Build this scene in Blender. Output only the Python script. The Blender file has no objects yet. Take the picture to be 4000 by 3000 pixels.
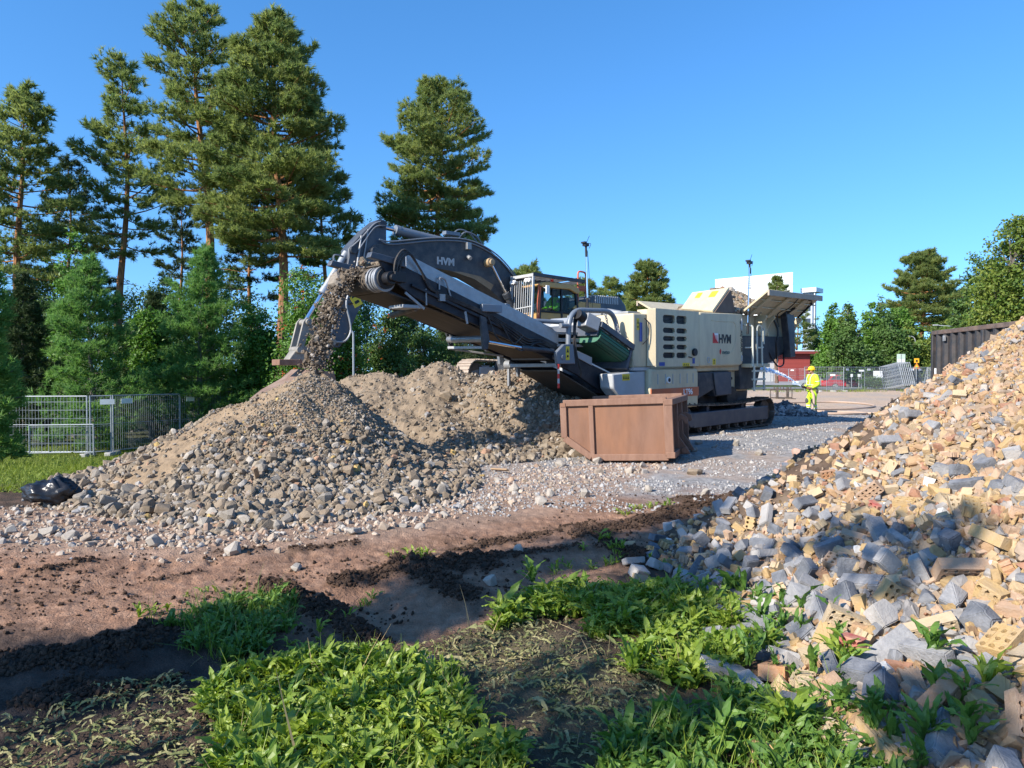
import bpy, bmesh, math, random
import numpy as np
from mathutils import Vector, Matrix, Euler
from mathutils.geometry import tessellate_polygon

# ---------------------------------------------------------------- camera, sky, sun
scene = bpy.context.scene
COL = scene.collection
cam_d = bpy.data.cameras.new('camera'); cam = bpy.data.objects.new('camera', cam_d); COL.objects.link(cam)
CAMH = 1.65
cam.location = (0, 0, CAMH)
cam.rotation_euler = (math.radians(90) - math.atan2(50, 2800), 0, 0)
cam_d.sensor_width = 36; cam_d.lens = 25.2; cam_d.clip_start = .05; cam_d.clip_end = 6000
scene.camera = cam

SUN_XY = Vector((-.79, -.613)).normalized(); SUN_EL = math.radians(32)
w = bpy.data.worlds.new('World'); scene.world = w; w.use_nodes = True
nt = w.node_tree; bg = nt.nodes['Background']
sky = nt.nodes.new('ShaderNodeTexSky'); sky.sky_type = 'NISHITA'; sky.sun_disc = False
sky.sun_elevation = SUN_EL; sky.sun_rotation = math.atan2(SUN_XY.x, SUN_XY.y)
sky.air_density = 1.0; sky.dust_density = .25; sky.ozone_density = 4.0; sky.altitude = 200
geo = nt.nodes.new('ShaderNodeTexCoord'); vm = nt.nodes.new('ShaderNodeVectorMath'); vm.operation = 'MULTIPLY_ADD'
vm.inputs[1].default_value = (1, 1, .85); vm.inputs[2].default_value = (0, 0, .125)
nt.links.new(geo.outputs['Generated'], vm.inputs[0]); nt.links.new(vm.outputs[0], sky.inputs[0])
hsv = nt.nodes.new('ShaderNodeHueSaturation'); hsv.inputs['Saturation'].default_value = 1.22
nt.links.new(sky.outputs[0], hsv.inputs['Color']); nt.links.new(hsv.outputs[0], bg.inputs[0])
bg.inputs[1].default_value = .15
sl = bpy.data.lights.new('sun', 'SUN'); sun = bpy.data.objects.new('sun', sl); COL.objects.link(sun)
sl.energy = 4.6; sl.angle = math.radians(.5); sl.color = (1, .93, .83)
sv = Vector((SUN_XY.x * math.cos(SUN_EL), SUN_XY.y * math.cos(SUN_EL), math.sin(SUN_EL)))
sun.rotation_euler = sv.to_track_quat('Z', 'Y').to_euler(); sun.location = sv * 60
scene.view_settings.view_transform = 'Standard'; scene.view_settings.look = 'None'
scene.view_settings.exposure = 0.92; scene.view_settings.gamma = 1
scene.cycles.max_bounces = 6; scene.cycles.diffuse_bounces = 3; scene.cycles.glossy_bounces = 3
scene.cycles.transmission_bounces = 4; scene.cycles.transparent_max_bounces = 8

# ---------------------------------------------------------------- numpy helpers
PI = math.pi
rs = np.random.RandomState(7)
random.seed(7)

def _hash(a, b, seed):
    h = (a.astype(np.int64) * 374761393 + b.astype(np.int64) * 668265263 + seed * 974634777) & 0xffffffff
    h = ((h ^ (h >> 13)) * 1274126177) & 0xffffffff
    return ((h ^ (h >> 16)) & 0xffffff) / float(0xffffff)

def vn(x, y, seed=0):
    xi = np.floor(x); yi = np.floor(y); fx = x - xi; fy = y - yi
    fx = fx * fx * (3 - 2 * fx); fy = fy * fy * (3 - 2 * fy)
    a = _hash(xi, yi, seed); b = _hash(xi + 1, yi, seed); c = _hash(xi, yi + 1, seed); d = _hash(xi + 1, yi + 1, seed)
    return (a * (1 - fx) + b * fx) * (1 - fy) + (c * (1 - fx) + d * fx) * fy

def fbm(x, y, seed=0, o=4):
    s = 0; a = .5; t = 0
    for i in range(o):
        s = s + a * vn(x * 2 ** i + 17.3 * i, y * 2 ** i - 9.1 * i, seed + i); t += a; a *= .5
    return s / t                        # 0..1

def sstep(a, b, x):
    t = np.clip((x - a) / (b - a), 0, 1); return t * t * (3 - 2 * t)

def sdpoly(x, y, poly):                 # signed distance, negative inside
    x = np.asarray(x, float); y = np.asarray(y, float)
    d = np.full(x.shape, 1e9); ins = np.zeros(x.shape, bool); n = len(poly)
    for i in range(n):
        ax, ay = poly[i]; bx, by = poly[(i + 1) % n]
        ex, ey = bx - ax, by - ay; wx, wy = x - ax, y - ay
        t = np.clip((wx * ex + wy * ey) / (ex * ex + ey * ey + 1e-12), 0, 1)
        d = np.minimum(d, (wx - ex * t) ** 2 + (wy - ey * t) ** 2)
        c = ((ay <= y) & (by > y)) | ((by <= y) & (ay > y))
        xx = ax + (y - ay) / (by - ay + 1e-12) * ex
        ins ^= c & (x < xx)
    d = np.sqrt(d); return np.where(ins, -d, d)

def segd(x, y, a, b):
    ex, ey = b[0] - a[0], b[1] - a[1]; wx, wy = x - a[0], y - a[1]
    t = np.clip((wx * ex + wy * ey) / (ex * ex + ey * ey + 1e-9), 0, 1)
    return np.hypot(wx - ex * t, wy - ey * t)

def G(pu, pv):                          # where a sight line of the survey sketch (2212 wide) meets level ground
    Y = CAMH * 2800 / (pv * 1.80832 - 1450); return ((pu * 1.80832 - 2000) / 2800 * Y, Y)

def GP(*pts): return [G(a, b) for a, b in pts]

def npmesh(name, V, F, mats, parent=None, attr=None, col=None, mi=None, smooth=False, loc=None):
    V = np.ascontiguousarray(V, np.float32); F = np.ascontiguousarray(F, np.int32)
    me = bpy.data.meshes.new(name)
    me.vertices.add(len(V)); me.vertices.foreach_set('co', V.ravel())
    me.loops.add(F.size); me.loops.foreach_set('vertex_index', F.ravel())
    me.polygons.add(len(F)); me.polygons.foreach_set('loop_start', np.arange(len(F), dtype=np.int32) * F.shape[1])
    if mi is not None: me.polygons.foreach_set('material_index', np.ascontiguousarray(mi, np.int32))
    me.polygons.foreach_set('use_smooth', np.full(len(F), smooth))
    me.update(calc_edges=True)
    for k, a in (attr or {}).items():
        at = me.attributes.new(k, 'FLOAT', 'POINT'); at.data.foreach_set('value', np.ascontiguousarray(a, np.float32))
    if col is not None:
        at = me.attributes.new('zcol', 'FLOAT_COLOR', 'POINT')
        at.data.foreach_set('color', np.ascontiguousarray(np.hstack([col, np.ones((len(col), 1))]), np.float32).ravel())
    for m in (mats if isinstance(mats, (list, tuple)) else [mats]): me.materials.append(m)
    o = bpy.data.objects.new(name, me); COL.objects.link(o)
    if parent: o.parent = parent
    if loc is not None: o.location = loc
    return o

def rand_rot(n, r=rs):
    q = r.normal(size=(n, 4)); q /= np.linalg.norm(q, axis=1)[:, None]
    w_, x, y, z = q.T
    return np.stack([np.stack([1 - 2 * (y * y + z * z), 2 * (x * y - z * w_), 2 * (x * z + y * w_)], -1),
                     np.stack([2 * (x * y + z * w_), 1 - 2 * (x * x + z * z), 2 * (y * z - x * w_)], -1),
                     np.stack([2 * (x * z - y * w_), 2 * (y * z + x * w_), 1 - 2 * (x * x + y * y)], -1)], 1)

def axis_rot(d, r=rs):                  # frames whose z axis is d, random spin
    d = d / (np.linalg.norm(d, axis=1)[:, None] + 1e-9)
    a = r.normal(size=d.shape); x = np.cross(a, d); x /= (np.linalg.norm(x, axis=1)[:, None] + 1e-9)
    return np.stack([x, np.cross(d, x), d], -1)

def inst(bv, bf, R, T, S):              # many copies of one base shape in a single array
    S = np.asarray(S, float)
    if S.ndim == 1: S = S[:, None].repeat(3, 1)
    V = np.einsum('nij,nvj->nvi', R, bv[None] * S[:, None, :]) + T[:, None, :]
    n, k = len(T), len(bv)
    F = (bf[None] + (np.arange(n) * k)[:, None, None]).reshape(-1, bf.shape[1])
    return V.reshape(-1, 3), F

def cat(parts):                         # [(V,F,rnd)]
    V, F, A, o = [], [], [], 0
    for v, f, a in parts:
        V.append(v); F.append(f + o); A.append(a); o += len(v)
    return np.vstack(V), np.vstack(F), np.concatenate(A)

# ---------------------------------------------------------------- scene tree helpers
def tag(o, label=None, cat_=None, group=None, kind=None):
    if label:
        for cut in (' lying flat', ' tilted', ' leaning steeply', ' with round holes', 'lying ', ' whole', ' angular'):
            if len(label.split()) > 16: label = label.replace(cut, '')
        o['label'] = ' '.join(label.split()[:16])
    if cat_: o['category'] = cat_
    if group: o['group'] = group
    if kind: o['kind'] = kind
    return o

def thing(name, label, cat_, loc=(0, 0, 0), rot=(0, 0, 0), group=None):
    o = bpy.data.objects.new(name, None); COL.objects.link(o)
    o.location = loc; o.rotation_euler = rot; o.empty_display_size = .2
    return tag(o, label, cat_, group)

def copy_tree(o, parent=None):
    c = o.copy(); COL.objects.link(c)
    if parent: c.parent = parent
    for ch in list(o.children): copy_tree(ch, c)
    return c

class B:
    """collects boxes, prisms and tubes that become ONE mesh"""
    def __init__(s): s.v = []; s.f = []; s.m = []; s.cur = 0; s.M = None
    def add(s, vs, fs):
        o = len(s.v)
        if s.M is not None: vs = [s.M @ Vector(p) for p in vs]
        s.v += [tuple(p) for p in vs]; s.f += [tuple(i + o for i in f) for f in fs]; s.m += [s.cur] * len(fs); return s
    def mat(s, i): s.cur = i; return s
    def xf(s, M=None): s.M = M; return s
    def box(s, x0, x1, y0, y1, z0, z1):
        return s.add([(x0, y0, z0), (x1, y0, z0), (x1, y1, z0), (x0, y1, z0), (x0, y0, z1), (x1, y0, z1), (x1, y1, z1), (x0, y1, z1)],
                     [(0, 3, 2, 1), (4, 5, 6, 7), (0, 1, 5, 4), (1, 2, 6, 5), (2, 3, 7, 6), (3, 0, 4, 7)])
    def bar(s, p, q, w_, h, up=(0, 0, 1)):          # square bar from p to q
        p, q = Vector(p), Vector(q); d = (q - p).normalized(); sd = d.cross(Vector(up))
        if sd.length < 1e-4: sd = d.cross(Vector((1, 0, 0)))
        sd.normalize(); u = sd.cross(d); vs = []
        for e in (p, q):
            for a, b in ((-1, -1), (1, -1), (1, 1), (-1, 1)): vs.append(e + sd * a * w_ / 2 + u * b * h / 2)
        return s.add(vs, [(3, 2, 1, 0), (4, 5, 6, 7), (0, 1, 5, 4), (1, 2, 6, 5), (2, 3, 7, 6), (3, 0, 4, 7)])
    def prism(s, poly, a0, a1, ax='y'):
        n = len(poly)
        def P(p, a): return {'y': (p[0], a, p[1]), 'x': (a, p[0], p[1]), 'z': (p[0], p[1], a)}[ax]
        vs = [P(p, a0) for p in poly] + [P(p, a1) for p in poly]
        tri = tessellate_polygon([[Vector((p[0], p[1], 0)) for p in poly]])
        fs = [tuple(t) for t in tri] + [tuple(i + n for i in reversed(t)) for t in tri]
        if n <= 4: fs = [tuple(range(n)), tuple(range(2 * n - 1, n - 1, -1))]
        fs += [(i, i + n, (i + 1) % n + n, (i + 1) % n) for i in range(n)]
        return s.add(vs, fs)
    def tube(s, pts, r, n=8, closed=False):
        pts = [Vector(p) for p in pts]; k = len(pts); vs = []; ref = None
        for i, p in enumerate(pts):
            if closed: d = pts[(i + 1) % k] - pts[i - 1]
            else: d = pts[min(i + 1, k - 1)] - pts[max(i - 1, 0)]
            d.normalize()
            if ref is None:
                ref = d.cross(Vector((0, 0, 1)))
                if ref.length < .1: ref = d.cross(Vector((1, 0, 0)))
            ref = (ref - d * ref.dot(d)).normalized(); u = d.cross(ref)
            rr = r[i] if isinstance(r, (list, tuple)) else r
            for j in range(n):
                a = 2 * PI * j / n; vs.append(p + (ref * math.cos(a) + u * math.sin(a)) * rr)
        fs = []
        for i in range(k if closed else k - 1):
            i2 = (i + 1) % k
            for j in range(n): fs.append((i * n + j, i * n + (j + 1) % n, i2 * n + (j + 1) % n, i2 * n + j))
        if not closed: fs += [tuple(reversed(range(n))), tuple((k - 1) * n + j for j in range(n))]
        return s.add(vs, fs)
    def cyl(s, p, q, r, r2=None, n=16): return s.tube([p, q], [r, r if r2 is None else r2], n)
    def ball(s, c, r, nu=12, nv=8, sc=(1, 1, 1)):
        vs = [(c[0], c[1], c[2] + r * sc[2])]
        for i in range(1, nv):
            t = PI * i / nv
            for j in range(nu):
                a = 2 * PI * j / nu; vs.append((c[0] + r * sc[0] * math.sin(t) * math.cos(a), c[1] + r * sc[1] * math.sin(t) * math.sin(a), c[2] + r * sc[2] * math.cos(t)))
        vs.append((c[0], c[1], c[2] - r * sc[2])); e = len(vs) - 1
        fs = [(0, 1 + j, 1 + (j + 1) % nu) for j in range(nu)]
        for i in range(nv - 2):
            for j in range(nu): fs.append((1 + i * nu + j, 1 + (i + 1) * nu + j, 1 + (i + 1) * nu + (j + 1) % nu, 1 + i * nu + (j + 1) % nu))
        fs += [(e, 1 + (nv - 2) * nu + (j + 1) % nu, 1 + (nv - 2) * nu + j) for j in range(nu)]
        return s.add(vs, fs)
    def build(s, name, mats, parent=None, bevel=0, smooth=False, seg=2, label=None):
        me = bpy.data.meshes.new(name); me.from_pydata(s.v, [], s.f)
        mats = mats if isinstance(mats, (list, tuple)) else [mats]
        for m in mats: me.materials.append(m)
        me.polygons.foreach_set('material_index', s.m)
        bm = bmesh.new(); bm.from_mesh(me); bmesh.ops.recalc_face_normals(bm, faces=bm.faces); bm.to_mesh(me); bm.free()
        o = bpy.data.objects.new(name, me); COL.objects.link(o)
        if parent: o.parent = parent
        if bevel:
            b = o.modifiers.new('Bevel', 'BEVEL'); b.width = bevel; b.segments = seg; b.limit_method = 'ANGLE'; b.angle_limit = math.radians(40)
        if smooth or bevel:
            me.polygons.foreach_set('use_smooth', [True] * len(me.polygons)); me.set_sharp_from_angle(angle=math.radians(38))
        if label: o['label'] = label
        return o

def curve(pts, k=6):                    # catmull-rom through points
    P = [Vector(p) for p in pts]; P = [P[0] * 2 - P[1]] + P + [P[-1] * 2 - P[-2]]; out = []
    for i in range(1, len(P) - 2):
        for j in range(k):
            t = j / k; a, b, c, d = P[i - 1:i + 3]
            out.append(.5 * ((2 * b) + (c - a) * t + (2 * a - 5 * b + 4 * c - d) * t * t + (3 * b - a - 3 * c + d) * t ** 3))
    out.append(P[-2]); return out

def bend(pts, r, k=5):                  # polyline with rounded corners
    P = [Vector(p) for p in pts]; out = [P[0]]
    for i in range(1, len(P) - 1):
        a = (P[i - 1] - P[i]); b = (P[i + 1] - P[i]); rr = min(r, a.length * .49, b.length * .49)
        p0 = P[i] + a.normalized() * rr; p1 = P[i] + b.normalized() * rr
        for j in range(k + 1):
            t = j / k; out.append(p0 * (1 - t) ** 2 + P[i] * 2 * t * (1 - t) + p1 * t * t)
    out.append(P[-1]); return out

def text(name, s, size, mat, parent, loc, rot, extrude=.002, sx=1, bold=0):
    cu = bpy.data.curves.new(name, 'FONT'); cu.body = s; cu.size = size; cu.extrude = extrude; cu.offset = bold
    cu.align_x = 'LEFT'; cu.materials.append(mat)
    tmp = bpy.data.objects.new(name, cu); me = bpy.data.meshes.new_from_object(tmp); bpy.data.objects.remove(tmp); bpy.data.curves.remove(cu)
    me.materials.clear(); me.materials.append(mat); me.name = name
    o = bpy.data.objects.new(name, me); COL.objects.link(o); o.parent = parent; o.location = loc; o.rotation_euler = rot; o.scale = (sx, 1, 1)
    return o

# ---------------------------------------------------------------- materials
def _n(nt, t, **kw):
    n = nt.nodes.new(t)
    for k, v in kw.items():
        if k in n.inputs: n.inputs[k].default_value = v
        else: setattr(n, k, v)
    return n

def c4(c): return (c[0], c[1], c[2], 1)

def M(name, c1, c2=None, rough=.6, metal=0, sc=4., bump=0, bsc=30., dust=None, damt=.5, dsc=2., rnd=0., pal=None, trans=0, zc=False, spec=.4, world=False, stretch=None, coat=0, bdist=.02, tval=1.5):
    m = bpy.data.materials.new(name); m.use_nodes = True; nt = m.node_tree; L = nt.links.new
    p = nt.nodes['Principled BSDF']; p.inputs['Roughness'].default_value = rough; p.inputs['Metallic'].default_value = metal
    p.inputs['Specular IOR Level'].default_value = spec
    if coat: p.inputs['Coat Weight'].default_value = coat
    if world: co = _n(nt, 'ShaderNodeNewGeometry').outputs['Position']
    else: co = _n(nt, 'ShaderNodeTexCoord').outputs['Object']
    if stretch:
        mp = _n(nt, 'ShaderNodeMapping'); mp.inputs['Scale'].default_value = stretch; L(co, mp.inputs[0]); co = mp.outputs[0]
    c2 = c2 or tuple(x * .8 for x in c1)
    nz = _n(nt, 'ShaderNodeTexNoise', Scale=sc, Detail=6., Roughness=.6); L(co, nz.inputs['Vector'])
    fac = nz.outputs['Fac']
    mr = _n(nt, 'ShaderNodeMapRange'); mr.inputs[1].default_value = .3; mr.inputs[2].default_value = .7; L(fac, mr.inputs[0]); fac = mr.outputs[0]
    if rnd or pal:
        at = _n(nt, 'ShaderNodeAttribute', attribute_name='rnd')
    if pal:
        r = _n(nt, 'ShaderNodeValToRGB'); r.color_ramp.interpolation = 'CONSTANT'
        e = r.color_ramp.elements; e[0].position = 0; e[0].color = c4(pal[0][1]); e[1].position = pal[1][0]; e[1].color = c4(pal[1][1])
        for q, c in pal[2:]: x = e.new(q); x.color = c4(c)
        L(at.outputs['Fac'], r.inputs[0])
        v = _n(nt, 'ShaderNodeMapRange'); v.inputs[3].default_value = .72; v.inputs[4].default_value = 1.15; L(fac, v.inputs[0])
        mu = _n(nt, 'ShaderNodeVectorMath', operation='SCALE'); L(r.outputs[0], mu.inputs[0]); L(v.outputs[0], mu.inputs['Scale']); col = mu.outputs[0]
    elif zc:
        at = _n(nt, 'ShaderNodeAttribute', attribute_name='zcol')
        v = _n(nt, 'ShaderNodeMapRange'); v.inputs[3].default_value = .7; v.inputs[4].default_value = 1.2; L(fac, v.inputs[0])
        mu = _n(nt, 'ShaderNodeVectorMath', operation='SCALE'); L(at.outputs['Color'], mu.inputs[0]); L(v.outputs[0], mu.inputs['Scale']); col = mu.outputs[0]
    else:
        if rnd:
            mx = _n(nt, 'ShaderNodeMix', data_type='FLOAT'); mx.inputs[0].default_value = rnd; L(fac, mx.inputs[2]); L(at.outputs['Fac'], mx.inputs[3]); fac = mx.outputs[0]
        mc = _n(nt, 'ShaderNodeMix', data_type='RGBA'); mc.inputs[6].default_value = c4(c1); mc.inputs[7].default_value = c4(c2); L(fac, mc.inputs[0]); col = mc.outputs[2]
    if dust:
        n2 = _n(nt, 'ShaderNodeTexNoise', Scale=dsc, Detail=8., Roughness=.65); L(co, n2.inputs['Vector'])
        m2 = _n(nt, 'ShaderNodeMapRange'); m2.inputs[1].default_value = .42; m2.inputs[2].default_value = .72; m2.inputs[4].default_value = damt; L(n2.outputs['Fac'], m2.inputs[0])
        mc = _n(nt, 'ShaderNodeMix', data_type='RGBA'); mc.inputs[7].default_value = c4(dust); L(col, mc.inputs[6]); L(m2.outputs[0], mc.inputs[0]); col = mc.outputs[2]
    L(col, p.inputs['Base Color'])
    if bump:
        nb = _n(nt, 'ShaderNodeTexNoise', Scale=bsc, Detail=5., Roughness=.6); L(co, nb.inputs['Vector'])
        bp = _n(nt, 'ShaderNodeBump', Strength=bump, Distance=bdist); L(nb.outputs['Fac'], bp.inputs['Height']); L(bp.outputs[0], p.inputs['Normal'])
    if trans:
        tr = _n(nt, 'ShaderNodeBsdfTranslucent'); hs = _n(nt, 'ShaderNodeHueSaturation', Value=tval, Saturation=1.1); L(col, hs.inputs['Color']); L(hs.outputs[0], tr.inputs[0])
        mx = _n(nt, 'ShaderNodeMixShader'); mx.inputs[0].default_value = trans
        L(p.outputs[0], mx.inputs[1]); L(tr.outputs[0], mx.inputs[2]); L(mx.outputs[0], nt.nodes['Material Output'].inputs[0])
    return m

DUST = (.34, .29, .23)
m_cream = M('cream_paint', (.58, .495, .325), (.53, .45, .29), .5, sc=1.5, dust=(.36, .30, .22), damt=.6, dsc=2.2, bump=.03, bsc=60, stretch=(1.6, 1.6, .45))
m_dark = M('dark_grey_paint', (.022, .028, .038), (.035, .041, .05), .5, sc=3, dust=DUST, damt=.2, dsc=4, bump=.04)
m_blue = M('blue_grey_paint', (.042, .054, .075), (.058, .07, .09), .45, sc=2, dust=DUST, damt=.2, dsc=3)
m_black = M('black_rubber', (.016, .016, .017), (.03, .03, .03), .7, sc=8, dust=(.16, .13, .10), damt=.4)
m_belt = M('dusty_belt', (.10, .08, .06), (.035, .03, .027), .85, sc=3, stretch=(.15, 6, 1), dust=(.2, .155, .11), damt=.6, dsc=3)
m_galv = M('checker_plate', (.34, .36, .385), (.25, .265, .285), .42, .6, sc=6, bump=.35, bsc=22, dust=DUST, damt=.3)
m_steel = M('grey_steel', (.33, .34, .35), (.24, .25, .26), .5, .4, sc=6, dust=DUST, damt=.4)
m_lgrey = M('light_grey_paint', (.42, .43, .43), (.36, .37, .37), .5, sc=3, dust=DUST, damt=.3)
m_chrome = M('chrome_rod', (.75, .76, .78), (.6, .6, .62), .15, 1.0, sc=4)
m_track = M('track_steel', (.11, .085, .065), (.055, .05, .047), .65, .3, sc=9, dust=(.26, .2, .15), damt=.7, dsc=6, bump=.2)
m_rust = M('rusty_steel', (.235, .13, .085), (.17, .09, .06), .7, .1, sc=3, stretch=(2.5, 2.5, .7), dust=(.28, .165, .115), damt=.8, dsc=2.2, bump=.12, bsc=50)
m_rustd = M('rusty_panel', (.25, .12, .065), (.15, .075, .045), .7, .1, sc=1.6, stretch=(2.2, 2.2, .6), dust=(.24, .13, .085), damt=.75, dsc=1.2, bump=.1, bsc=50)
m_yel = M('sticker_yellow', (.75, .55, .03), (.7, .5, .03), .5)
m_ink = M('black_ink', (.012, .012, .014), None, .5)
m_white = M('white_paint', (.78, .78, .76), (.72, .72, .70), .5, dust=DUST, damt=.15)
m_redp = M('red_paint', (.6, .03, .025), (.5, .03, .02), .4)
m_orng = M('orange_stripe', (.50, .13, .05), (.46, .11, .045), .45, dust=DUST, damt=.25)
m_bluep = M('sticker_blue', (.03, .07, .3), None, .5)
m_green = M('green_belt', (.03, .16, .09), (.02, .11, .07), .6, sc=2, stretch=(1, 12, 12), dust=(.2, .18, .13), damt=.35)
m_machy = M('machine_yellow', (.52, .30, .09), (.46, .26, .08), .45, dust=DUST, damt=.25)
m_rail = M('orange_red_paint', (.55, .12, .05), (.45, .1, .05), .5)

def mk_glass(name, tint, rough=.03):
    m = bpy.data.materials.new(name); m.use_nodes = True; nt = m.node_tree; p = nt.nodes['Principled BSDF']
    p.inputs['Base Color'].default_value = c4((.02, .025, .03)); p.inputs['Roughness'].default_value = rough; p.inputs['Specular IOR Level'].default_value = .6
    t = _n(nt, 'ShaderNodeBsdfTransparent'); t.inputs[0].default_value = c4(tint); x = _n(nt, 'ShaderNodeMixShader'); x.inputs[0].default_value = .22
    nt.links.new(t.outputs[0], x.inputs[1]); nt.links.new(p.outputs[0], x.inputs[2]); nt.links.new(x.outputs[0], nt.nodes['Material Output'].inputs[0])
    return m
m_glass = mk_glass('cab_glass', (.75, .85, .85))
# ---------------------------------------------------------------- terrain
EXC = (.9, 23.6); EXC_Z = 1.05
DIRT_LUMPS = [  # (pixel survey a, b, width, height) ridges of churned soil on the ground
    ((590, 1285), (700, 1330), .16, .10), ((700, 1330), (800, 1385), .15, .09), ((745, 1262), (900, 1232), .16, .08), ((880, 1230), (1040, 1225), .2, .11),
    ((1000, 1290), (900, 1240), .16, .10), ((260, 1415), (330, 1385), .16, .10), ((0, 1450), (230, 1420), .25, .07), ((1000, 1190), (1260, 1140), .18, .06),
    ((1270, 1160), (1560, 1090), .22, .12), ((640, 1190), (760, 1180), .12, .05), ((90, 1235), (190, 1215), .12, .05), ((330, 1255), (430, 1235), .08, .04),
    ((100, 1520), (330, 1480), .25, .05), ((1330, 1190), (1400, 1220), .2, .12), ((1480, 1085), (1600, 1080), .2, .10), ((1000, 1215), (1240, 1190), .14, .05), ((470, 1195), (560, 1190), .12, .04)]
LUMPS = [(G(*a), G(*b), w_, h) for a, b, w_, h in DIRT_LUMPS]
TRENCH = [(G(800, 1290), G(930, 1385), .30, -.07), (G(330, 1440), G(560, 1420), .28, -.06), (G(0, 1300), G(560, 1220), .5, -.03)]

PRINTS = [(G(-60, 1330), G(520, 1240)), (G(-60, 1240), G(640, 1205)), (G(620, 1240), G(1000, 1175)), (G(820, 1300), G(960, 1400)), (G(1000, 1180), G(1400, 1100)), (G(60, 1500), G(460, 1440))]
def lump_mask(x, y):
    k = np.zeros(np.shape(x))
    for a, b, w_, h in LUMPS:
        k = np.maximum(k, np.exp(-(segd(x, y, a, b) / w_) ** 2) * np.clip(h / .08, .5, 1))
    return k

def ground_h(x, y, fine=True):
    x = np.asarray(x, float); y = np.asarray(y, float)
    z = -1.15 * sstep(9, 24, y) * sstep(3.5, 8.5, -x) * (1 - sstep(45, 80, y))
    d = np.hypot(x - EXC[0], y - EXC[1] - .3); z = z + (EXC_Z - z) * (1 - sstep(3.4, 6.2, d)) * 1.0
    z = z + .12 * sstep(12, 16, y) * sstep(0, 3, x) * (1 - sstep(24, 30, y)) * (1 - sstep(9, 14, x)) * (d > 6.2)
    z = z + .30 * np.exp(-((x - 16.5) / 2.0) ** 2 - ((y - 55) / 1.5) ** 2)
    if fine:
        near = 1 - sstep(25, 60, y)
        z = z + (fbm(x * .5, y * .5, 3) - .5) * .10 * near
        nr = (1 - sstep(7, 14, y))
        z = z + (fbm(x * 3, y * 3, 5, 3) - .5) * .05 * nr
        z = z + (np.abs(fbm(x * 9, y * 9, 6, 4) - .5) * -.055 + (fbm(x * 22, y * 22, 7, 2) - .5) * .013) * nr * (y > 2)
        for a, b, w_, h in LUMPS:
            k = np.exp(-(segd(x, y, a, b) / w_) ** 2)
            z = z + k * h * (.25 + 1.7 * np.abs(fbm(x * 7, y * 7, 11, 3) - .35))
        for a, b in PRINTS:
            ex, ey = b[0] - a[0], b[1] - a[1]; l = math.hypot(ex, ey); t = ((x - a[0]) * ex + (y - a[1]) * ey) / l; dd = segd(x, y, a, b)
            z = z + (np.sin(t * 2 * PI / .17 + 8 * dd) * .009 - .015) * np.exp(-(dd / .17) ** 4) * sstep(.38, .5, fbm(x * 1.7, y * 1.7, 91))
        for a, b, w_, h in TRENCH: z = z + h * np.exp(-(segd(x, y, a, b) / w_) ** 2)
    return z

TRACK = GP((1060, 1490), (940, 1420), (1000, 1370), (1130, 1340), (1300, 1420), (1480, 1490), (1500, 1560), (1350, 1640), (1240, 1640))
WEED = [GP((330, 1375), (440, 1330), (590, 1300), (630, 1330), (650, 1375), (560, 1415), (440, 1420), (370, 1405)),
        GP((450, 1520), (560, 1460), (680, 1440), (800, 1420), (860, 1435), (1000, 1480), (1060, 1540), (1110, 1640), (1130, 1900), (350, 1900), (520, 1640), (500, 1540)),
        GP((1070, 1360), (1110, 1325), (1180, 1300), (1330, 1285), (1480, 1280), (1600, 1320), (1640, 1400), (1610, 1490), (1500, 1500), (1340, 1430), (1240, 1390), (1120, 1345)),
        GP((1300, 1700), (1420, 1600), (1540, 1520), (1700, 1480), (1850, 1540), (1960, 1640), (2000, 1900), (1250, 1900))]
DIRTP = GP((-900, 1130), (-200, 1160), (120, 1185), (420, 1195), (800, 1165), (1130, 1110), (1240, 1030), (1400, 1035), (1620, 1065), (1500, 1140), (1250, 1260), (1050, 1330), (880, 1400), (560, 1430), (200, 1480), (-600, 1700))

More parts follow.
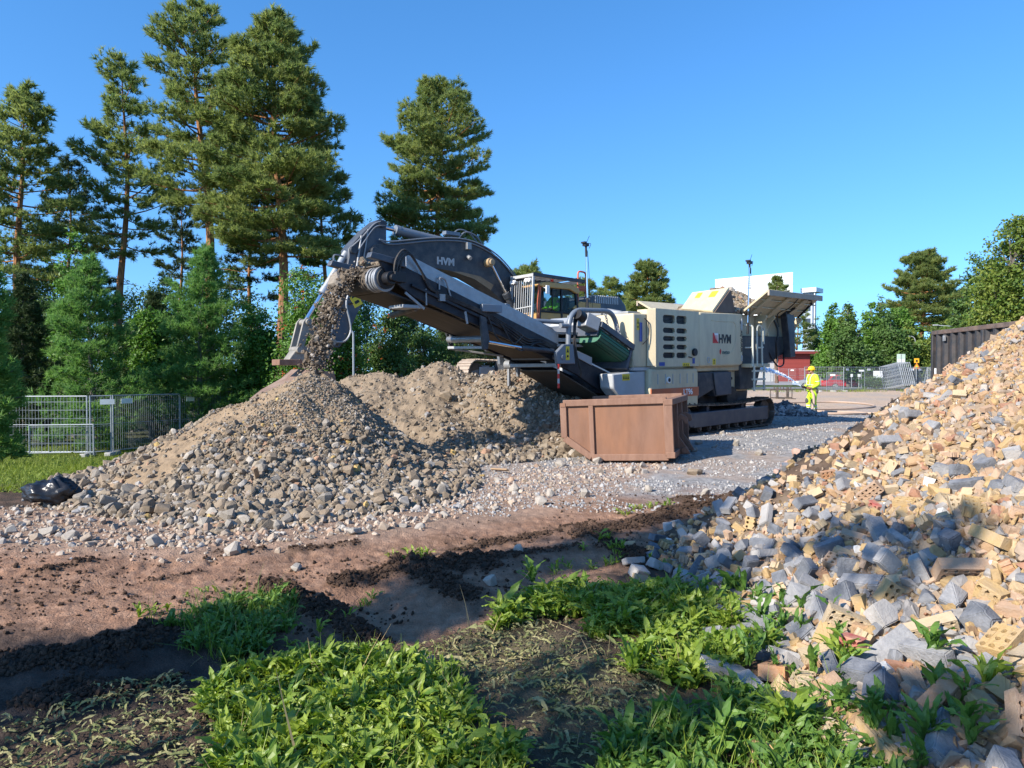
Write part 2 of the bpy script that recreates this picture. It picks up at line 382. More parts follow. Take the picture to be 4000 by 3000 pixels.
def build_ground():
    ang = np.concatenate([np.linspace(-180, -46, 40)[:-1], np.linspace(-46, 46, 620), np.linspace(46, 180, 40)[1:]]) * PI / 180
    r = np.concatenate([[.05, .5], np.geomspace(1.1, 40, 520), np.geomspace(41, 3000, 60)])
    A, R = np.meshgrid(ang, r); x = R * np.sin(A); y = R * np.cos(A)
    z = ground_h(x, y)
    n1 = fbm(x * .8, y * .8, 21); n2 = fbm(x * 4, y * 4, 22); n3 = fbm(x * 15, y * 15, 23, 3)
    def C(*c): return np.array(c)
    def mixc(base, c, k): return base * (1 - k[..., None]) + C(*c) * k[..., None]
    soil = np.ones(x.shape + (3,)) * C(.115, .075, .052)
    soil = mixc(soil, (.07, .05, .036), sstep(.45, .62, n2))
    kd = 1 - sstep(-.15, .25, sdpoly(x, y, DIRTP) + (n2 - .5) * .7)
    soil = mixc(soil, (.305, .172, .108), kd * (.55 + .45 * sstep(.3, .6, n1)))
    kr = kd * sstep(.5, .62, n3) * .5; soil = mixc(soil, (.37, .23, .155), kr)
    # grey gravel yard
    kg = sstep(8.6, 10.2, y + (n1 - .5) * 2.4 + (n2 - .5) * 1.2 + .55 * x * (x < 0)) * sstep(-3.2, -1.2, x + (n2 - .5) * 1.5) * (1 - sstep(29, 34, y + (n1 - .5) * 5))
    gr = np.ones_like(soil) * C(.34, .325, .31); gr = mixc(gr, (.25, .24, .23), sstep(.45, .6, n3)); gr = mixc(gr, (.38, .29, .225), sstep(.52, .66, n1) * .7)
    soil = soil * (1 - kg[..., None]) + gr * kg[..., None]
    # pale pebble strewn band between heap and track
    kp = (1 - sstep(0, .5, sdpoly(x, y, GP((-200, 1120), (60, 1100), (300, 1080), (1000, 1050), (1250, 1010), (1420, 1000), (1250, 1085), (1130, 1110), (800, 1165), (420, 1195), (120, 1185), (-300, 1150))) + (n2 - .5) * .5))
    soil = mixc(soil, (.38, .255, .18), kp * .75)
    # sandy yard beyond
    ks = sstep(28, 33, y + (n1 - .5) * 6) * (1 - sstep(60, 63, y)) * sstep(2, 8, x)
    soil = mixc(soil, (.50, .37, .265), ks); soil = mixc(soil, (.38, .33, .285), ks * sstep(.55, .65, n1) * .6)
    # meadow left and verge far
    kl = sstep(-.3, .6, -x - 4.6 - .12 * (y - 9) + (n2 - .5)) * sstep(9.7, 11.0, y + (n2 - .5))
    soil = mixc(soil, (.085, .12, .025), kl); soil = mixc(soil, (.16, .14, .05), kl * sstep(.5, .65, n1) * .6)
    kf = sstep(61, 66, y + (n2 - .5) * 3) * (y > 30); soil = mixc(soil, (.07, .10, .03), kf)
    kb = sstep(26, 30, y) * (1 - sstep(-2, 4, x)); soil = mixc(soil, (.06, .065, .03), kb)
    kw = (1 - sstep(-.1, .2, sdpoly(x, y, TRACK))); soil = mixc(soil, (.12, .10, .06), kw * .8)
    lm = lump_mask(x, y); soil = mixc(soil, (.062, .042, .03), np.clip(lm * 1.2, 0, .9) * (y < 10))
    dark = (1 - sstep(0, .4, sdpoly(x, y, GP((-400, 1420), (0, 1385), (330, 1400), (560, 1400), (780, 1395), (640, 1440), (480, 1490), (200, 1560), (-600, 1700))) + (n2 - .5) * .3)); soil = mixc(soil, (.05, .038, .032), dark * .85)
    ny, nx = x.shape; idx = np.arange(ny * nx).reshape(ny, nx)
    F = np.stack([idx[:-1, :-1], idx[1:, :-1], idx[1:, 1:], idx[:-1, 1:]], -1).reshape(-1, 4)
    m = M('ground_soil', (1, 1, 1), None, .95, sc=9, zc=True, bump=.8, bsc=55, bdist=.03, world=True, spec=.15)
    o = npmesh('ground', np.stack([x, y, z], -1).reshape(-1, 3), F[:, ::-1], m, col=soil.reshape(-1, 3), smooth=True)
    tag(o, kind='structure')
build_ground()

# ---------------------------------------------------------------- stone shapes
def hull(pts):
    bm = bmesh.new()
    for p in pts: bm.verts.new(p)
    r = bmesh.ops.convex_hull(bm, input=bm.verts)
    bmesh.ops.delete(bm, geom=list({g for g in r['geom_interior'] + r['geom_unused'] if isinstance(g, bmesh.types.BMVert)}), context='VERTS')
    bmesh.ops.triangulate(bm, faces=bm.faces); bmesh.ops.recalc_face_normals(bm, faces=bm.faces)
    bm.verts.ensure_lookup_table(); bm.verts.index_update()
    V = np.array([v.co[:] for v in bm.verts]); F = np.array([[v.index for v in f.verts] for f in bm.faces]); bm.free(); return V, F

def rock(r, n=14, sc=(1, .8, .65), boxy=.3):
    p = r.normal(size=(n, 3)); p /= np.linalg.norm(p, axis=1)[:, None]
    q = np.sign(p) * np.abs(p) ** (1 - boxy * .8)
    p = p * (1 - boxy) + q * boxy * .85
    return hull(p * np.array(sc) * .5 * (1 + r.uniform(-.12, .12, (n, 1))))

rk = np.random.RandomState(3)
ROCKS = [rock(rk, 20, (1, rk.uniform(.65, .95), rk.uniform(.45, .8)), rk.uniform(.1, .5)) for i in range(10)]
FLAKES = [rock(rk, 10, (1, rk.uniform(.5, .8), rk.uniform(.22, .42)), rk.uniform(.4, .8)) for i in range(8)]
CHUNKS = [rock(rk, 30, (1, rk.uniform(.6, .75), rk.uniform(.4, .55)), .85) for i in range(6)]

def scatter(name, shapes, T, S, mat, rr, rot=None, rnd=None, parent=None, flat=None):
    n = len(T); k = len(shapes); parts = []; pick = rr.randint(0, k, n)
    rnd = rr.uniform(0, 1, n) if rnd is None else rnd
    for i in range(k):
        s = pick == i
        if not s.any(): continue
        R = rand_rot(s.sum(), rr) if rot is None else rot[s]
        v, f = inst(shapes[i][0], shapes[i][1], R, T[s], S[s]); parts.append((v, f, np.repeat(rnd[s], len(shapes[i][0]))))
    V, F, A = cat(parts)
    return npmesh(name, V, F, mat, parent, attr={'rnd': A})

PAL_STONE = [(0, (.18, .14, .097)), (.18, (.24, .188, .132)), (.4, (.21, .168, .122)), (.58, (.28, .228, .165)), (.76, (.25, .222, .188)), (.88, (.35, .305, .25)), (.945, (.33, .31, .29)), (.965, (.33, .20, .13)), (.985, (.50, .34, .13))]
PAL_PALE = [(0, (.37, .295, .225)), (.25, (.43, .35, .275)), (.5, (.31, .25, .195)), (.7, (.38, .345, .305)), (.9, (.36, .25, .18))]
PAL_GRAV = [(0, (.31, .305, .30)), (.3, (.38, .37, .355)), (.55, (.25, .245, .245)), (.8, (.43, .405, .375)), (.92, (.35, .27, .21))]
PAL_BRICK = [(0, (.40, .27, .13)), (.15, (.44, .315, .18)), (.30, (.37, .235, .13)), (.46, (.42, .29, .195)), (.60, (.32, .24, .17)), (.72, (.29, .265, .24)), (.80, (.21, .21, .215)), (.86, (.38, .325, .275)), (.93, (.33, .175, .11)), (.985, (.58, .56, .52))]
m_stone = M('rubble_stone', (1, 1, 1), None, .9, sc=14, pal=PAL_STONE, bump=.35, bsc=60, spec=.2)
m_pale = M('pale_stone', (1, 1, 1), None, .9, sc=14, pal=PAL_PALE, bump=.3, bsc=60, spec=.2)
m_grav = M('gravel_stone', (1, 1, 1), None, .9, sc=14, pal=PAL_GRAV, spec=.2)
m_brickf = M('brick_fragment', (1, 1, 1), None, .9, sc=18, pal=PAL_BRICK, bump=.35, bsc=70, spec=.2)
m_clod = M('soil_clod', (.082, .05, .034), (.042, .029, .021), .95, sc=12, rnd=.6, bump=.5, bsc=60, spec=.1)

# ---------------------------------------------------------------- heaps
def grid_obj(name, x0, x1, y0, y1, st, hf, mat, colf=None, label=None, cat_=None, kind=None):
    xs = np.arange(x0, x1, st); ys = np.arange(y0, y1, st); X, Y = np.meshgrid(xs, ys)
    g = ground_h(X, Y); h = hf(X, Y); keep = h > .0
    Z = np.where(keep, g + h, g - .25)
    idx = np.arange(X.size).reshape(X.shape)
    q = np.stack([idx[:-1, :-1], idx[:-1, 1:], idx[1:, 1:], idx[1:, :-1]], -1).reshape(-1, 4)
    kk = keep.ravel(); q = q[kk[q].any(1)]
    used = np.zeros(X.size, bool); used[q] = True; mp = np.cumsum(used) - 1
    V = np.stack([X.ravel(), Y.ravel(), Z.ravel()], -1)[used]
    return V, mp[q]

def h1(x, y):       # fresh heap under the belt
    dx, dy = x + 3.2, y - 11.5; a = np.arctan2(dy, dx); r = np.sqrt(dx * dx + dy * dy + .03) - .10
    ca, sa = np.cos(a), np.sin(a)
    sl = .70 + .10 * np.maximum(ca, 0) - .185 * np.maximum(-ca, 0) ** 1.5 - .16 * np.maximum(-sa, 0) * (1 - .6 * np.maximum(-ca, 0))
    c = 1.66 - sl * r
    c = np.where(c < .5, .5 + (c - .5) * (.62 + .15 * np.maximum(ca, 0) + .40 * np.sqrt(np.maximum(-ca, 0))), c)
    c = np.where(c < .14, .14 + (c - .14) * .4, c)
    left = -1 - .12 * np.hypot((x + 5.9) * .8, (y - 10.2))
    b = np.maximum(np.maximum(c, left), 0) + .0
    r2 = np.where(b > 0, b, np.maximum(c, left))
    nn = (fbm(x * 2.2, y * 2.2, 31) - .5) * .22 + (fbm(x * 9, y * 9, 32, 3) - .5) * .07
    return np.where(r2 > 0, r2 + nn * np.clip(r2 * 3, 0, 1), r2)

def h2(x, y):       # older heap behind
    def cone(cx, cy, h, s, sx=1): return h - s * np.sqrt(((x - cx) * sx) ** 2 + (y - cy) ** 2 + .16)
    c = np.maximum.reduce([cone(-1.75, 17.2, 2.06, .66, .8), cone(-.15, 16.9, 1.92, .62, .8), cone(-3.1, 16.9, 1.84, .60, .7), cone(-1.5, 14.9, .95, .40, 1.0), cone(.9, 17.3, 1.25, .55, .8)])
    c = np.where(c < .12, .12 + (c - .12) * .5, c)
    nn = (fbm(x * 1.6, y * 1.6, 41) - .5) * .35 + (fbm(x * 7, y * 7, 42, 3) - .5) * .14
    return np.where(c > 0, c + nn * np.clip(c * 3, 0, 1), c)

TOE = [(1.35, -4), (1.45, 2.2), (1.42, 3.6), (1.45, 4.9), (1.25, 6.1), (1.4, 6.9), (2.7, 8.9), (3.5, 9.9), (5.4, 12.8), (8.0, 16.5), (12, 21), (30, 24), (30, -4)]
def h3(x, y):       # brick heap
    d = -sdpoly(x, y, TOE) + (fbm(x * .9, y * .9, 51) - .5) * .5
    s = .50 + .24 * sstep(5.5, 9, y)
    c = s * d; c = np.where(c > 2.3, 2.3 + (c - 2.3) * .22, c)
    c = c - .25 * np.exp(-((d - .9) / .6) ** 2) * (1 - sstep(5.5, 7.5, y)) * .4
    nn = (fbm(x * 1.3, y * 1.3, 52) - .5) * .30 + (fbm(x * 6, y * 6, 53, 3) - .5) * .10
    return np.where(c > 0, c + nn * np.clip(c * 2.5, 0, 1), c)
def surf(hf, x, y): return ground_h(x, y) + hf(x, y)

def quad2tri(F): return np.vstack([F[:, [0, 1, 2]], F[:, [0, 2, 3]]])

def fill(hf, n, box, rr, test=None):     # random points on a heap
    out = []
    while sum(map(len, out)) < n:
        p = np.stack([rr.uniform(box[0], box[1], n * 2), rr.uniform(box[2], box[3], n * 2)], -1)
        h = hf(p[:, 0], p[:, 1]); k = h > .0
        if test is not None: k &= test(p[:, 0], p[:, 1], h, rr)
        out.append(p[k])
        if len(out) > 60: break
    return np.vstack(out)[:n]

def heap(name, label, cat_, hf, box, st, basemat, colors, specs, mats):
    V, F = grid_obj(name, *box, st, hf, basemat); F = quad2tri(F)
    parts = [(V, F, np.zeros(len(V)) if colors is None else colors(V[:, 0], V[:, 1]))]; mi = [np.zeros(len(F), int)]
    for T, S, shapes, mslot, rnd, rr, rot in specs:
        pick = rr.randint(0, len(shapes), len(T))
        for i in range(len(shapes)):
            s = pick == i
            R = rand_rot(s.sum(), rr) if rot is None else rot[s]
            v, f = inst(shapes[i][0], shapes[i][1], R, T[s], S[s]); parts.append((v, f, np.repeat(rnd[s], len(shapes[i][0])))); mi.append(np.full(len(f), mslot))
    VV, FF, A = cat(parts)
    o = npmesh(name, VV, FF, [basemat] + mats, attr={'rnd': A}, mi=np.concatenate(mi))
    return tag(o, label, cat_, kind='stuff')

def spec(hf, n, box, rr, shapes, slot, size, sink=.12, test=None, rnd=None, pts=None):
    p = fill(hf, n, box, rr, test) if pts is None else pts
    h = hf(p[:, 0], p[:, 1]); s = size(p[:, 0], p[:, 1], h, rr)
    z = ground_h(p[:, 0], p[:, 1]) + np.maximum(h, 0) + s * sink
    return (np.column_stack([p, z]), s, shapes, slot, rr.uniform(0, 1, len(p)) if rnd is None else rnd(p, rr), rr, None)

def darts(pts, size, k=.8):
    keep = []; cell = {}
    for i, (p, s) in enumerate(zip(pts, size)):
        c = (int(p[0] / .3), int(p[1] / .3)); ok = True
        for a in (-1, 0, 1):
            for b in (-1, 0, 1):
                for j in cell.get((c[0] + a, c[1] + b), ()):
                    if (pts[j][0] - p[0]) ** 2 + (pts[j][1] - p[1]) ** 2 < (k * (s + size[j]) / 2) ** 2: ok = False; break
                if not ok: break
            if not ok: break
        if ok: keep.append(i); cell.setdefault(c, []).append(i)
    return np.array(keep)

m_heapdirt = M('heap_dirt', (.30, .218, .14), (.225, .163, .104), .95, sc=5, bump=.6, bsc=35, world=True, spec=.1)
m_heapdirt2 = M('sandy_dirt', (.27, .205, .14), (.19, .145, .10), .95, sc=3, bump=.7, bsc=25, world=True, spec=.1)

# fresh heap: fines high up and down a chute on the left, coarse stones low down
r1 = np.random.RandomState(11); box1 = (-8.2, 1.2, 6.9, 14)
def size1(x, y, h, rr):
    t = np.clip(1 - h / 1.65, 0, 1); return (.018 + .072 * t ** 1.5) * np.exp(rr.normal(0, .34, len(x)))
CHUTE = lambda x, y: np.abs((x + 4.6) - .62 * (y - 9.9)) < .54 + .1 * np.sin(y * 5)
def t1(x, y, h, rr): return ~((CHUTE(x, y)) & (h > .12) & (rr.uniform(0, 1, len(x)) < .93)) & ((h > .05) | (rr.uniform(0, 1, len(x)) < .5)) & (y < 12.5)
sp1 = [spec(h1, 11000, box1, r1, ROCKS, 1, size1, .1, t1)]
def t1f(x, y, h, rr): return (h > .7) & (y < 12.3) & ~(CHUTE(x, y) & (rr.uniform(0, 1, len(x)) < .8))
sp1.append(spec(h1, 4200, box1, r1, ROCKS, 1, lambda x, y, h, rr: .075 * np.exp(rr.normal(0, .3, len(x))), .12, lambda x, y, h, rr: t1(x, y, h, rr) & (h < .75) & (h > .1)))
sp1.append(spec(h1, 9000, (-6, 0, 9, 13), r1, ROCKS[:5] + FLAKES[:2], 1, lambda x, y, h, rr: .03 * np.exp(rr.normal(0, .4, len(x))), .15, t1f))
# flat pale stones around the toe
def t1p(x, y, h, rr): return (h < .22)
sp1.append(spec(h1, 2600, (-8, .8, 6.9, 11.5), r1, ROCKS, 2, lambda x, y, h, rr: .052 * np.exp(rr.normal(0, .4, len(x))), .05, t1p))
heap('rubble_heap', 'brown heap of fresh crushed rubble growing under the conveyor head', 'rubble heap', h1, box1, .035, m_heapdirt, None, sp1, [m_stone, m_pale])

r2 = np.random.RandomState(12); box2 = (-7.5, 3.2, 11.8, 20.5)
sandy = lambda x, y: sstep(-.15, .25, .9 - np.hypot((x + 1.6) * .8, (y - 14.6) * .55) + (fbm(x * 2, y * 2, 9) - .5))
def t2(x, y, h, rr): return (y < 18) & (rr.uniform(0, 1, len(x)) > .8 * sandy(x, y)) & (rr.uniform(0, 1, len(x)) < .18 + 1.1 * sstep(-2.2, -.6, x + .25 * (15 - y)))
sp2 = [spec(h2, 7000, box2, r2, ROCKS, 1, lambda x, y, h, rr: .075 * np.exp(rr.normal(0, .45, len(x))) * (1.25 - .3 * h), .08, t2)]
sp2.append(spec(h2, 3500, box2, r2, ROCKS[:4] + FLAKES[:2], 1, lambda x, y, h, rr: .04 * np.exp(rr.normal(0, .4, len(x))), .1, lambda x, y, h, rr: y < 18))
heap('rubble_heap', 'sandy brown heap of older rubble between the fresh heap and the conveyor', 'rubble heap', h2, box2, .05, m_heapdirt2, None, sp2, [m_stone, m_pale])

# ---------------------------------------------------------------- brick heap
def outline(L, W, broken, rows, r):
    pts = [(0, 0), (L, 0)] if not broken else [(0, 0)]
    if broken:
        x1 = L; n = rows; pitch = W / n; pts.append((x1 + r.uniform(-.012, .012), 0))
        for i in range(n):
            cy = pitch * (i + .5); rad = pitch * .33
            for k in range(5):
                a = -PI / 2 + PI * k / 4; pts.append((x1 - rad * math.cos(a) * r.uniform(.7, 1.15), cy + rad * math.sin(a)))
        pts.append((x1 + r.uniform(-.012, .012), W)); pts.append((0, W))
    else: pts += [(L, W), (0, W)]
    return pts

def brick_mesh(name, L, W, H, broken, rows, cols, r, mats, holes=True, both=False):
    out = outline(L, W, broken, rows, r)
    if both:                                  # scalloped along the long side too: a split half
        out = [(x + (r.uniform(-.006, .006)), y + (.010 * math.sin(x * 90) if y > W * .9 else 0)) for x, y in out]
    polys = [[Vector((x, y, 0)) for x, y in out]]
    if holes:
        px = .27 / 5; py = W / rows
        for i in range(cols):
            for j in range(rows):
                cx = px * (i + .5); cy = py * (j + .5)
                if cx > L - .02: continue
                polys.append([Vector((cx + .0135 * math.cos(-k * PI / 4), cy + .0135 * math.sin(-k * PI / 4), 0)) for k in range(8)])
    flat = [p for q in polys for p in q]; n = len(flat)
    tri = tessellate_polygon(polys)
    vs = [(p.x, p.y, 0) for p in flat] + [(p.x, p.y, H) for p in flat]
    fs = [tuple(t) for t in tri] + [tuple(i + n for i in reversed(t)) for t in tri]; mi = [0] * len(fs); o = 0
    for q in polys:
        k = len(q)
        for i in range(k): fs.append((o + i, o + i + n, o + (i + 1) % k + n, o + (i + 1) % k)); mi.append(0)
        o += k
    c = (L / 2, W / 2, H / 2)
    vs = [tuple(a - b + (r.uniform(-.0025, .0025)) for a, b in zip(p, c)) for p in vs]
    me = bpy.data.meshes.new(name); me.from_pydata(vs, [], fs)
    for m in mats: me.materials.append(m)
    bm = bmesh.new(); bm.from_mesh(me); bmesh.ops.recalc_face_normals(bm, faces=bm.faces); bm.to_mesh(me); bm.free()
    return me

def block_mesh(name, L, W, H, r, mat, rough=.006, cut=0):
    bm = bmesh.new(); bmesh.ops.create_cube(bm, size=1)
    for v in bm.verts: v.co = Vector((v.co.x * L, v.co.y * W, v.co.z * H)) + Vector(r.uniform(-1, 1, 3)) * rough
    if cut:
        for k in range(cut):
            nrm = Vector(r.normal(size=3)).normalized()
            g = bmesh.ops.bisect_plane(bm, geom=bm.verts[:] + bm.edges[:] + bm.faces[:], plane_co=nrm * r.uniform(.2, .34) * W * 1.5, plane_no=nrm, clear_outer=True)
            bmesh.ops.holes_fill(bm, edges=bm.edges[:])
    bmesh.ops.bevel(bm, geom=bm.edges[:], offset=.007, segments=2, affect='EDGES', clamp_overlap=True)
    bmesh.ops.triangulate(bm, faces=[f for f in bm.faces if len(f.verts) > 4]); bmesh.ops.recalc_face_normals(bm, faces=bm.faces)
    me = bpy.data.meshes.new(name); bm.to_mesh(me); bm.free(); me.materials.append(mat)
    return me

rb = np.random.RandomState(5)
m_by = M('yellow_brick', (.45, .31, .145), (.38, .25, .11), .9, sc=14, bump=.35, bsc=80, dust=(.40, .315, .225), damt=.6, dsc=9, spec=.15)
m_bp = M('pale_pinkish_brick', (.43, .285, .185), (.37, .235, .145), .9, sc=14, bump=.35, bsc=80, dust=(.40, .32, .245), damt=.6, dsc=9, spec=.15)
m_bc = M('cream_brick', (.47, .36, .22), (.40, .295, .175), .9, sc=14, bump=.35, bsc=80, dust=(.42, .35, .275), damt=.6, dsc=9, spec=.15)
m_bo = M('orange_brick', (.42, .225, .115), (.35, .18, .09), .9, sc=14, bump=.35, bsc=80, dust=(.5, .4, .32), damt=.5, dsc=9, spec=.15)
m_gr = M('granite_block', (.26, .255, .255), (.17, .17, .175), .85, sc=40, bump=.5, bsc=60, dust=(.40, .38, .36), damt=.6, dsc=8, spec=.25)
m_grd = M('dark_granite', (.145, .15, .162), (.10, .105, .115), .8, sc=40, bump=.5, bsc=60, dust=(.30, .30, .31), damt=.6, dsc=7, spec=.25)
m_grl = M('pale_paving', (.36, .34, .315), (.29, .27, .25), .85, sc=30, bump=.4, bsc=60, dust=(.5, .46, .42), damt=.5, dsc=8, spec=.2)
m_redb = M('red_painted_brick', (.36, .05, .05), (.42, .27, .17), .7, sc=10, bump=.3, bsc=70)
KIN = []   # (meshes by colour, name, description, category, weight)
def bricks(cm, word):
    KIN.append((brick_mesh('perforated_brick', .27, .13, .075, False, 3, 5, rb, [cm]), 'perforated_brick', 'whole %s brick with rows of round holes' % word, 'brick', .16))
    for L in (.19, .135, .10): KIN.append((brick_mesh('broken_brick', L, .13, .075, True, 3, int(L / .054), rb, [cm]), 'broken_brick', {.19: 'long broken %s brick', .135: 'half %s brick', .10: 'short end of a %s brick'}[L] % word + ' with round holes and a jagged end', 'brick', .55))
    for L in (.15, .09): KIN.append((brick_mesh('brick_piece', L, .085, .06, True, 3, 0, rb, [cm], holes=False, both=True), 'brick_piece', {.15: 'grooved', .09: 'small grooved'}[L] + ' %s brick piece split along its holes' % word, 'brick piece', 1.6))
for cm, wd in ((m_by, 'yellow'), (m_bp, 'pale pinkish'), (m_bc, 'cream'), (m_bo, 'orange')): bricks(cm, wd)
for cm, wd, wt in ((m_gr, 'grey', .5), (m_grd, 'dark blue-grey', .45), (m_grl, 'pale grey', .3)):
    KIN.append((block_mesh('paving_block', .26, .11, .075, rb, cm), 'paving_block', 'long %s paving block' % wd, 'paving block', wt))
    KIN.append((block_mesh('cobblestone', .14, .13, .11, rb, cm, .012), 'cobblestone', 'squarish %s cobblestone' % wd, 'cobblestone', wt))
    KIN.append((block_mesh('broken_block', .17, .13, .10, rb, cm, .014, 2), 'broken_block', 'broken angular %s block' % wd, 'stone block', wt))
    KIN.append((block_mesh('broken_block', .12, .11, .07, rb, cm, .012, 2), 'broken_block', 'small chipped %s block' % wd, 'stone block', wt))
KIN.append((brick_mesh('painted_brick', .11, .11, .07, True, 3, 2, rb, [m_redb]), 'painted_brick', 'half brick with red paint on it', 'brick', .25))
KW = np.array([k[4] * (.35 if 'orange' in k[2] else .8 if 'pinkish' in k[2] else 1) for k in KIN]); KW /= KW.sum()

def fines3_(x, y): d = -sdpoly(x, y, TOE); return sstep(5.6, 7.0, y) * (1 - sstep(1.3, 2.6, d))
def place_bricks():
    n = 5200
    p = np.stack([rb.uniform(1.0, 5.5, n), rb.uniform(2.45, 8.2, n)], -1)
    d = -sdpoly(p[:, 0], p[:, 1], TOE)
    ok = (d > -.10 - .25 * (rb.uniform(0, 1, n) < .1)) & (rb.uniform(0, 1, n) < np.exp(-np.maximum(d - .5, 0) * .95) * np.exp(-np.maximum(p[:, 1] - 5, 0) * .35)) & (p[:, 0] < p[:, 1] * .735 + .1)
    ok &= rb.uniform(0, 1, n) > .8 * fines3_(p[:, 0], p[:, 1])
    p = p[ok]; d = d[ok]
    kinds = rb.choice(len(KIN), len(p), p=KW)
    blue = (p[:, 1] > 3.4) & (d < 1.1) & (rb.uniform(0, 1, len(p)) < .36)      # extra grey granite along the foot imitates its bluish shade
    gk = [i for i, k in enumerate(KIN) if 'grey' in k[2]]
    kinds = np.where(blue, rb.choice(gk, len(p)), kinds)
    hol = np.array(['holes' in KIN[k][2] for k in kinds]) & (p[:, 1] > 5.2) & (rb.uniform(0, 1, len(p)) < .6); nk = [i for i, k in enumerate(KIN) if k[1] == 'brick_piece' and 'orange' not in k[2]]; kinds = np.where(hol, rb.choice(nk, len(p)), kinds)
    big = np.array([max(KIN[k][0].vertices[0].co.length * 2, .1) for k in kinds])
    near = 1 / np.hypot(p[:, 0], p[:, 1])
    order = np.argsort(-(big * near) + rb.uniform(0, .012, len(p)))
    p, d, kinds, big = p[order], d[order], kinds[order], big[order]
    kp = darts(p, big * np.where(p[:, 1] < 4.6, .85, .72), .76)[:300]
    seen = {}
    for i in kp:
        me, nm, desc, ct, _ = KIN[kinds[i]]; x, y = p[i]
        h = max(float(h3(np.array([x]), np.array([y]))[0]), 0); z = float(ground_h(x, y)) + h
        o = bpy.data.objects.new(nm, me); COL.objects.link(o)
        s = (rb.uniform(.9, 1.1) if y < 4.6 else rb.uniform(.72, 1.0)) * (1 - .07 * min(max(d[i] - .5, 0), 3)) * (1 - .06 * min(max(y - 4.5, 0), 3.5))
        if d[i] < .15: e = Euler((rb.normal(0, .25), rb.normal(0, .25), rb.uniform(0, 6.3)))
        else: e = Euler((rb.choice([0, PI / 2, PI / 4, -PI / 3]) + rb.normal(0, .35), rb.normal(-.2, .5), rb.uniform(0, 6.3)))
        o.rotation_euler = e; o.scale = (s, s, s)
        o.location = (x, y, z + .028 + .02 * (d[i] > .2) * rb.uniform(0, 1.6))
        if y < 3.4: pl = 'among the front weeds at the heap foot' if d[i] < .5 else 'in the bottom corner of the brick heap, above the big dandelion'
        elif y < 4.6: pl = 'at the weedy foot of the brick heap' if d[i] < .45 else ('low on the brick heap, behind the front weeds' if d[i] < 1.0 else 'on the near slope of the brick heap')
        elif y < 6: pl = 'on the foot of the heap beside the weed patch' if d[i] < .45 else ('on the lower middle of the brick heap' if d[i] < 1.2 else 'halfway up the brick heap')
        else: pl = 'at the far toe of the heap by the dark soil' if d[i] < .5 else ('on the shaded lower flank of the brick heap' if d[i] < 1.2 else 'high on the brick heap')
        pl = pl.replace(' of the brick heap', ' of the heap').replace('the brick heap', 'the heap').replace(', above the big dandelion', '').replace(', behind the front weeds', '').replace(' by the dark soil', '')
        desc = desc.replace('with round holes and a jagged end', 'with round holes').replace(' with rows of round holes', ' with round holes')
        q = next((t for t, c_ in ((' tipped on its edge', abs(math.cos(e.x)) < .45), (' leaning steeply', abs(math.sin(e.y)) > .55), (' lying flat', abs(math.sin(e.x)) < .3 and abs(e.y) < .25)) if c_), ' tilted')
        tag(o, (desc + ',' + q + ' ' + pl).replace(', ', ' ', 1), ct, 'bricks and blocks lying loose on the brick heap')
place_bricks()

r3 = np.random.RandomState(13); box3 = (1.0, 17, 1.0, 22)
vis3 = lambda x, y: (x < y * .76 + .4) & (y > 2.2)
def fines3(x, y): d = -sdpoly(x, y, TOE); return np.clip(sstep(5.3, 6.8, y) * (1 - sstep(1.3 + .1 * np.maximum(y - 6, 0), 2.8 + .15 * np.maximum(y - 6, 0), d + (fbm(x * 2.5, y * 2.5, 8) - .5) * 1.2)) + .03, 0, 1)
def t3(x, y, h, rr): return vis3(x, y) & (rr.uniform(0, 1, len(x)) > .93 * fines3(x, y)) & (rr.uniform(0, 1, len(x)) < np.clip(9 / np.hypot(x, y), .25, 1) ** 1.3)
def rnd3(p, rr): u = rr.uniform(0, 1, len(p)); d = -sdpoly(p[:, 0], p[:, 1], TOE); return np.where((d < 1.2) & (p[:, 1] > 3.2) & (rr.uniform(0, 1, len(p)) < .3), .72 + .15 * u, u)  # greyer fragments near the foot, also standing in for shade there
def size3(x, y, h, rr): return np.minimum(np.clip(.044 + .010 * np.clip(7 - y, 0, 3), .042, .074) * np.exp(rr.normal(0, .42, len(x))), .16)
sp3 = [spec(h3, 17000, box3, r3, FLAKES + CHUNKS, 1, size3, .16, t3, rnd3),
       spec(h3, 11000, box3, r3, FLAKES[:3] + CHUNKS[:3], 1, lambda x, y, h, rr: .035 * np.exp(rr.normal(0, .4, len(x))), .2, t3),
       spec(h3, 900, (1, 6, 2.4, 8), r3, CHUNKS, 1, lambda x, y, h, rr: .10 * np.exp(rr.normal(0, .22, len(x))), .05, vis3 and (lambda x, y, h, rr: vis3(x, y)))]
m_brickdust = M('brick_dust', (.33, .245, .165), (.085, .058, .042), .95, sc=7, rnd=.85, bump=.8, bsc=30, world=True, spec=.1)
heap('brick_heap', 'large heap of broken yellow bricks and grey paving rubble', 'brick heap', h3, box3, .05, m_brickdust, fines3, sp3, [m_brickf])

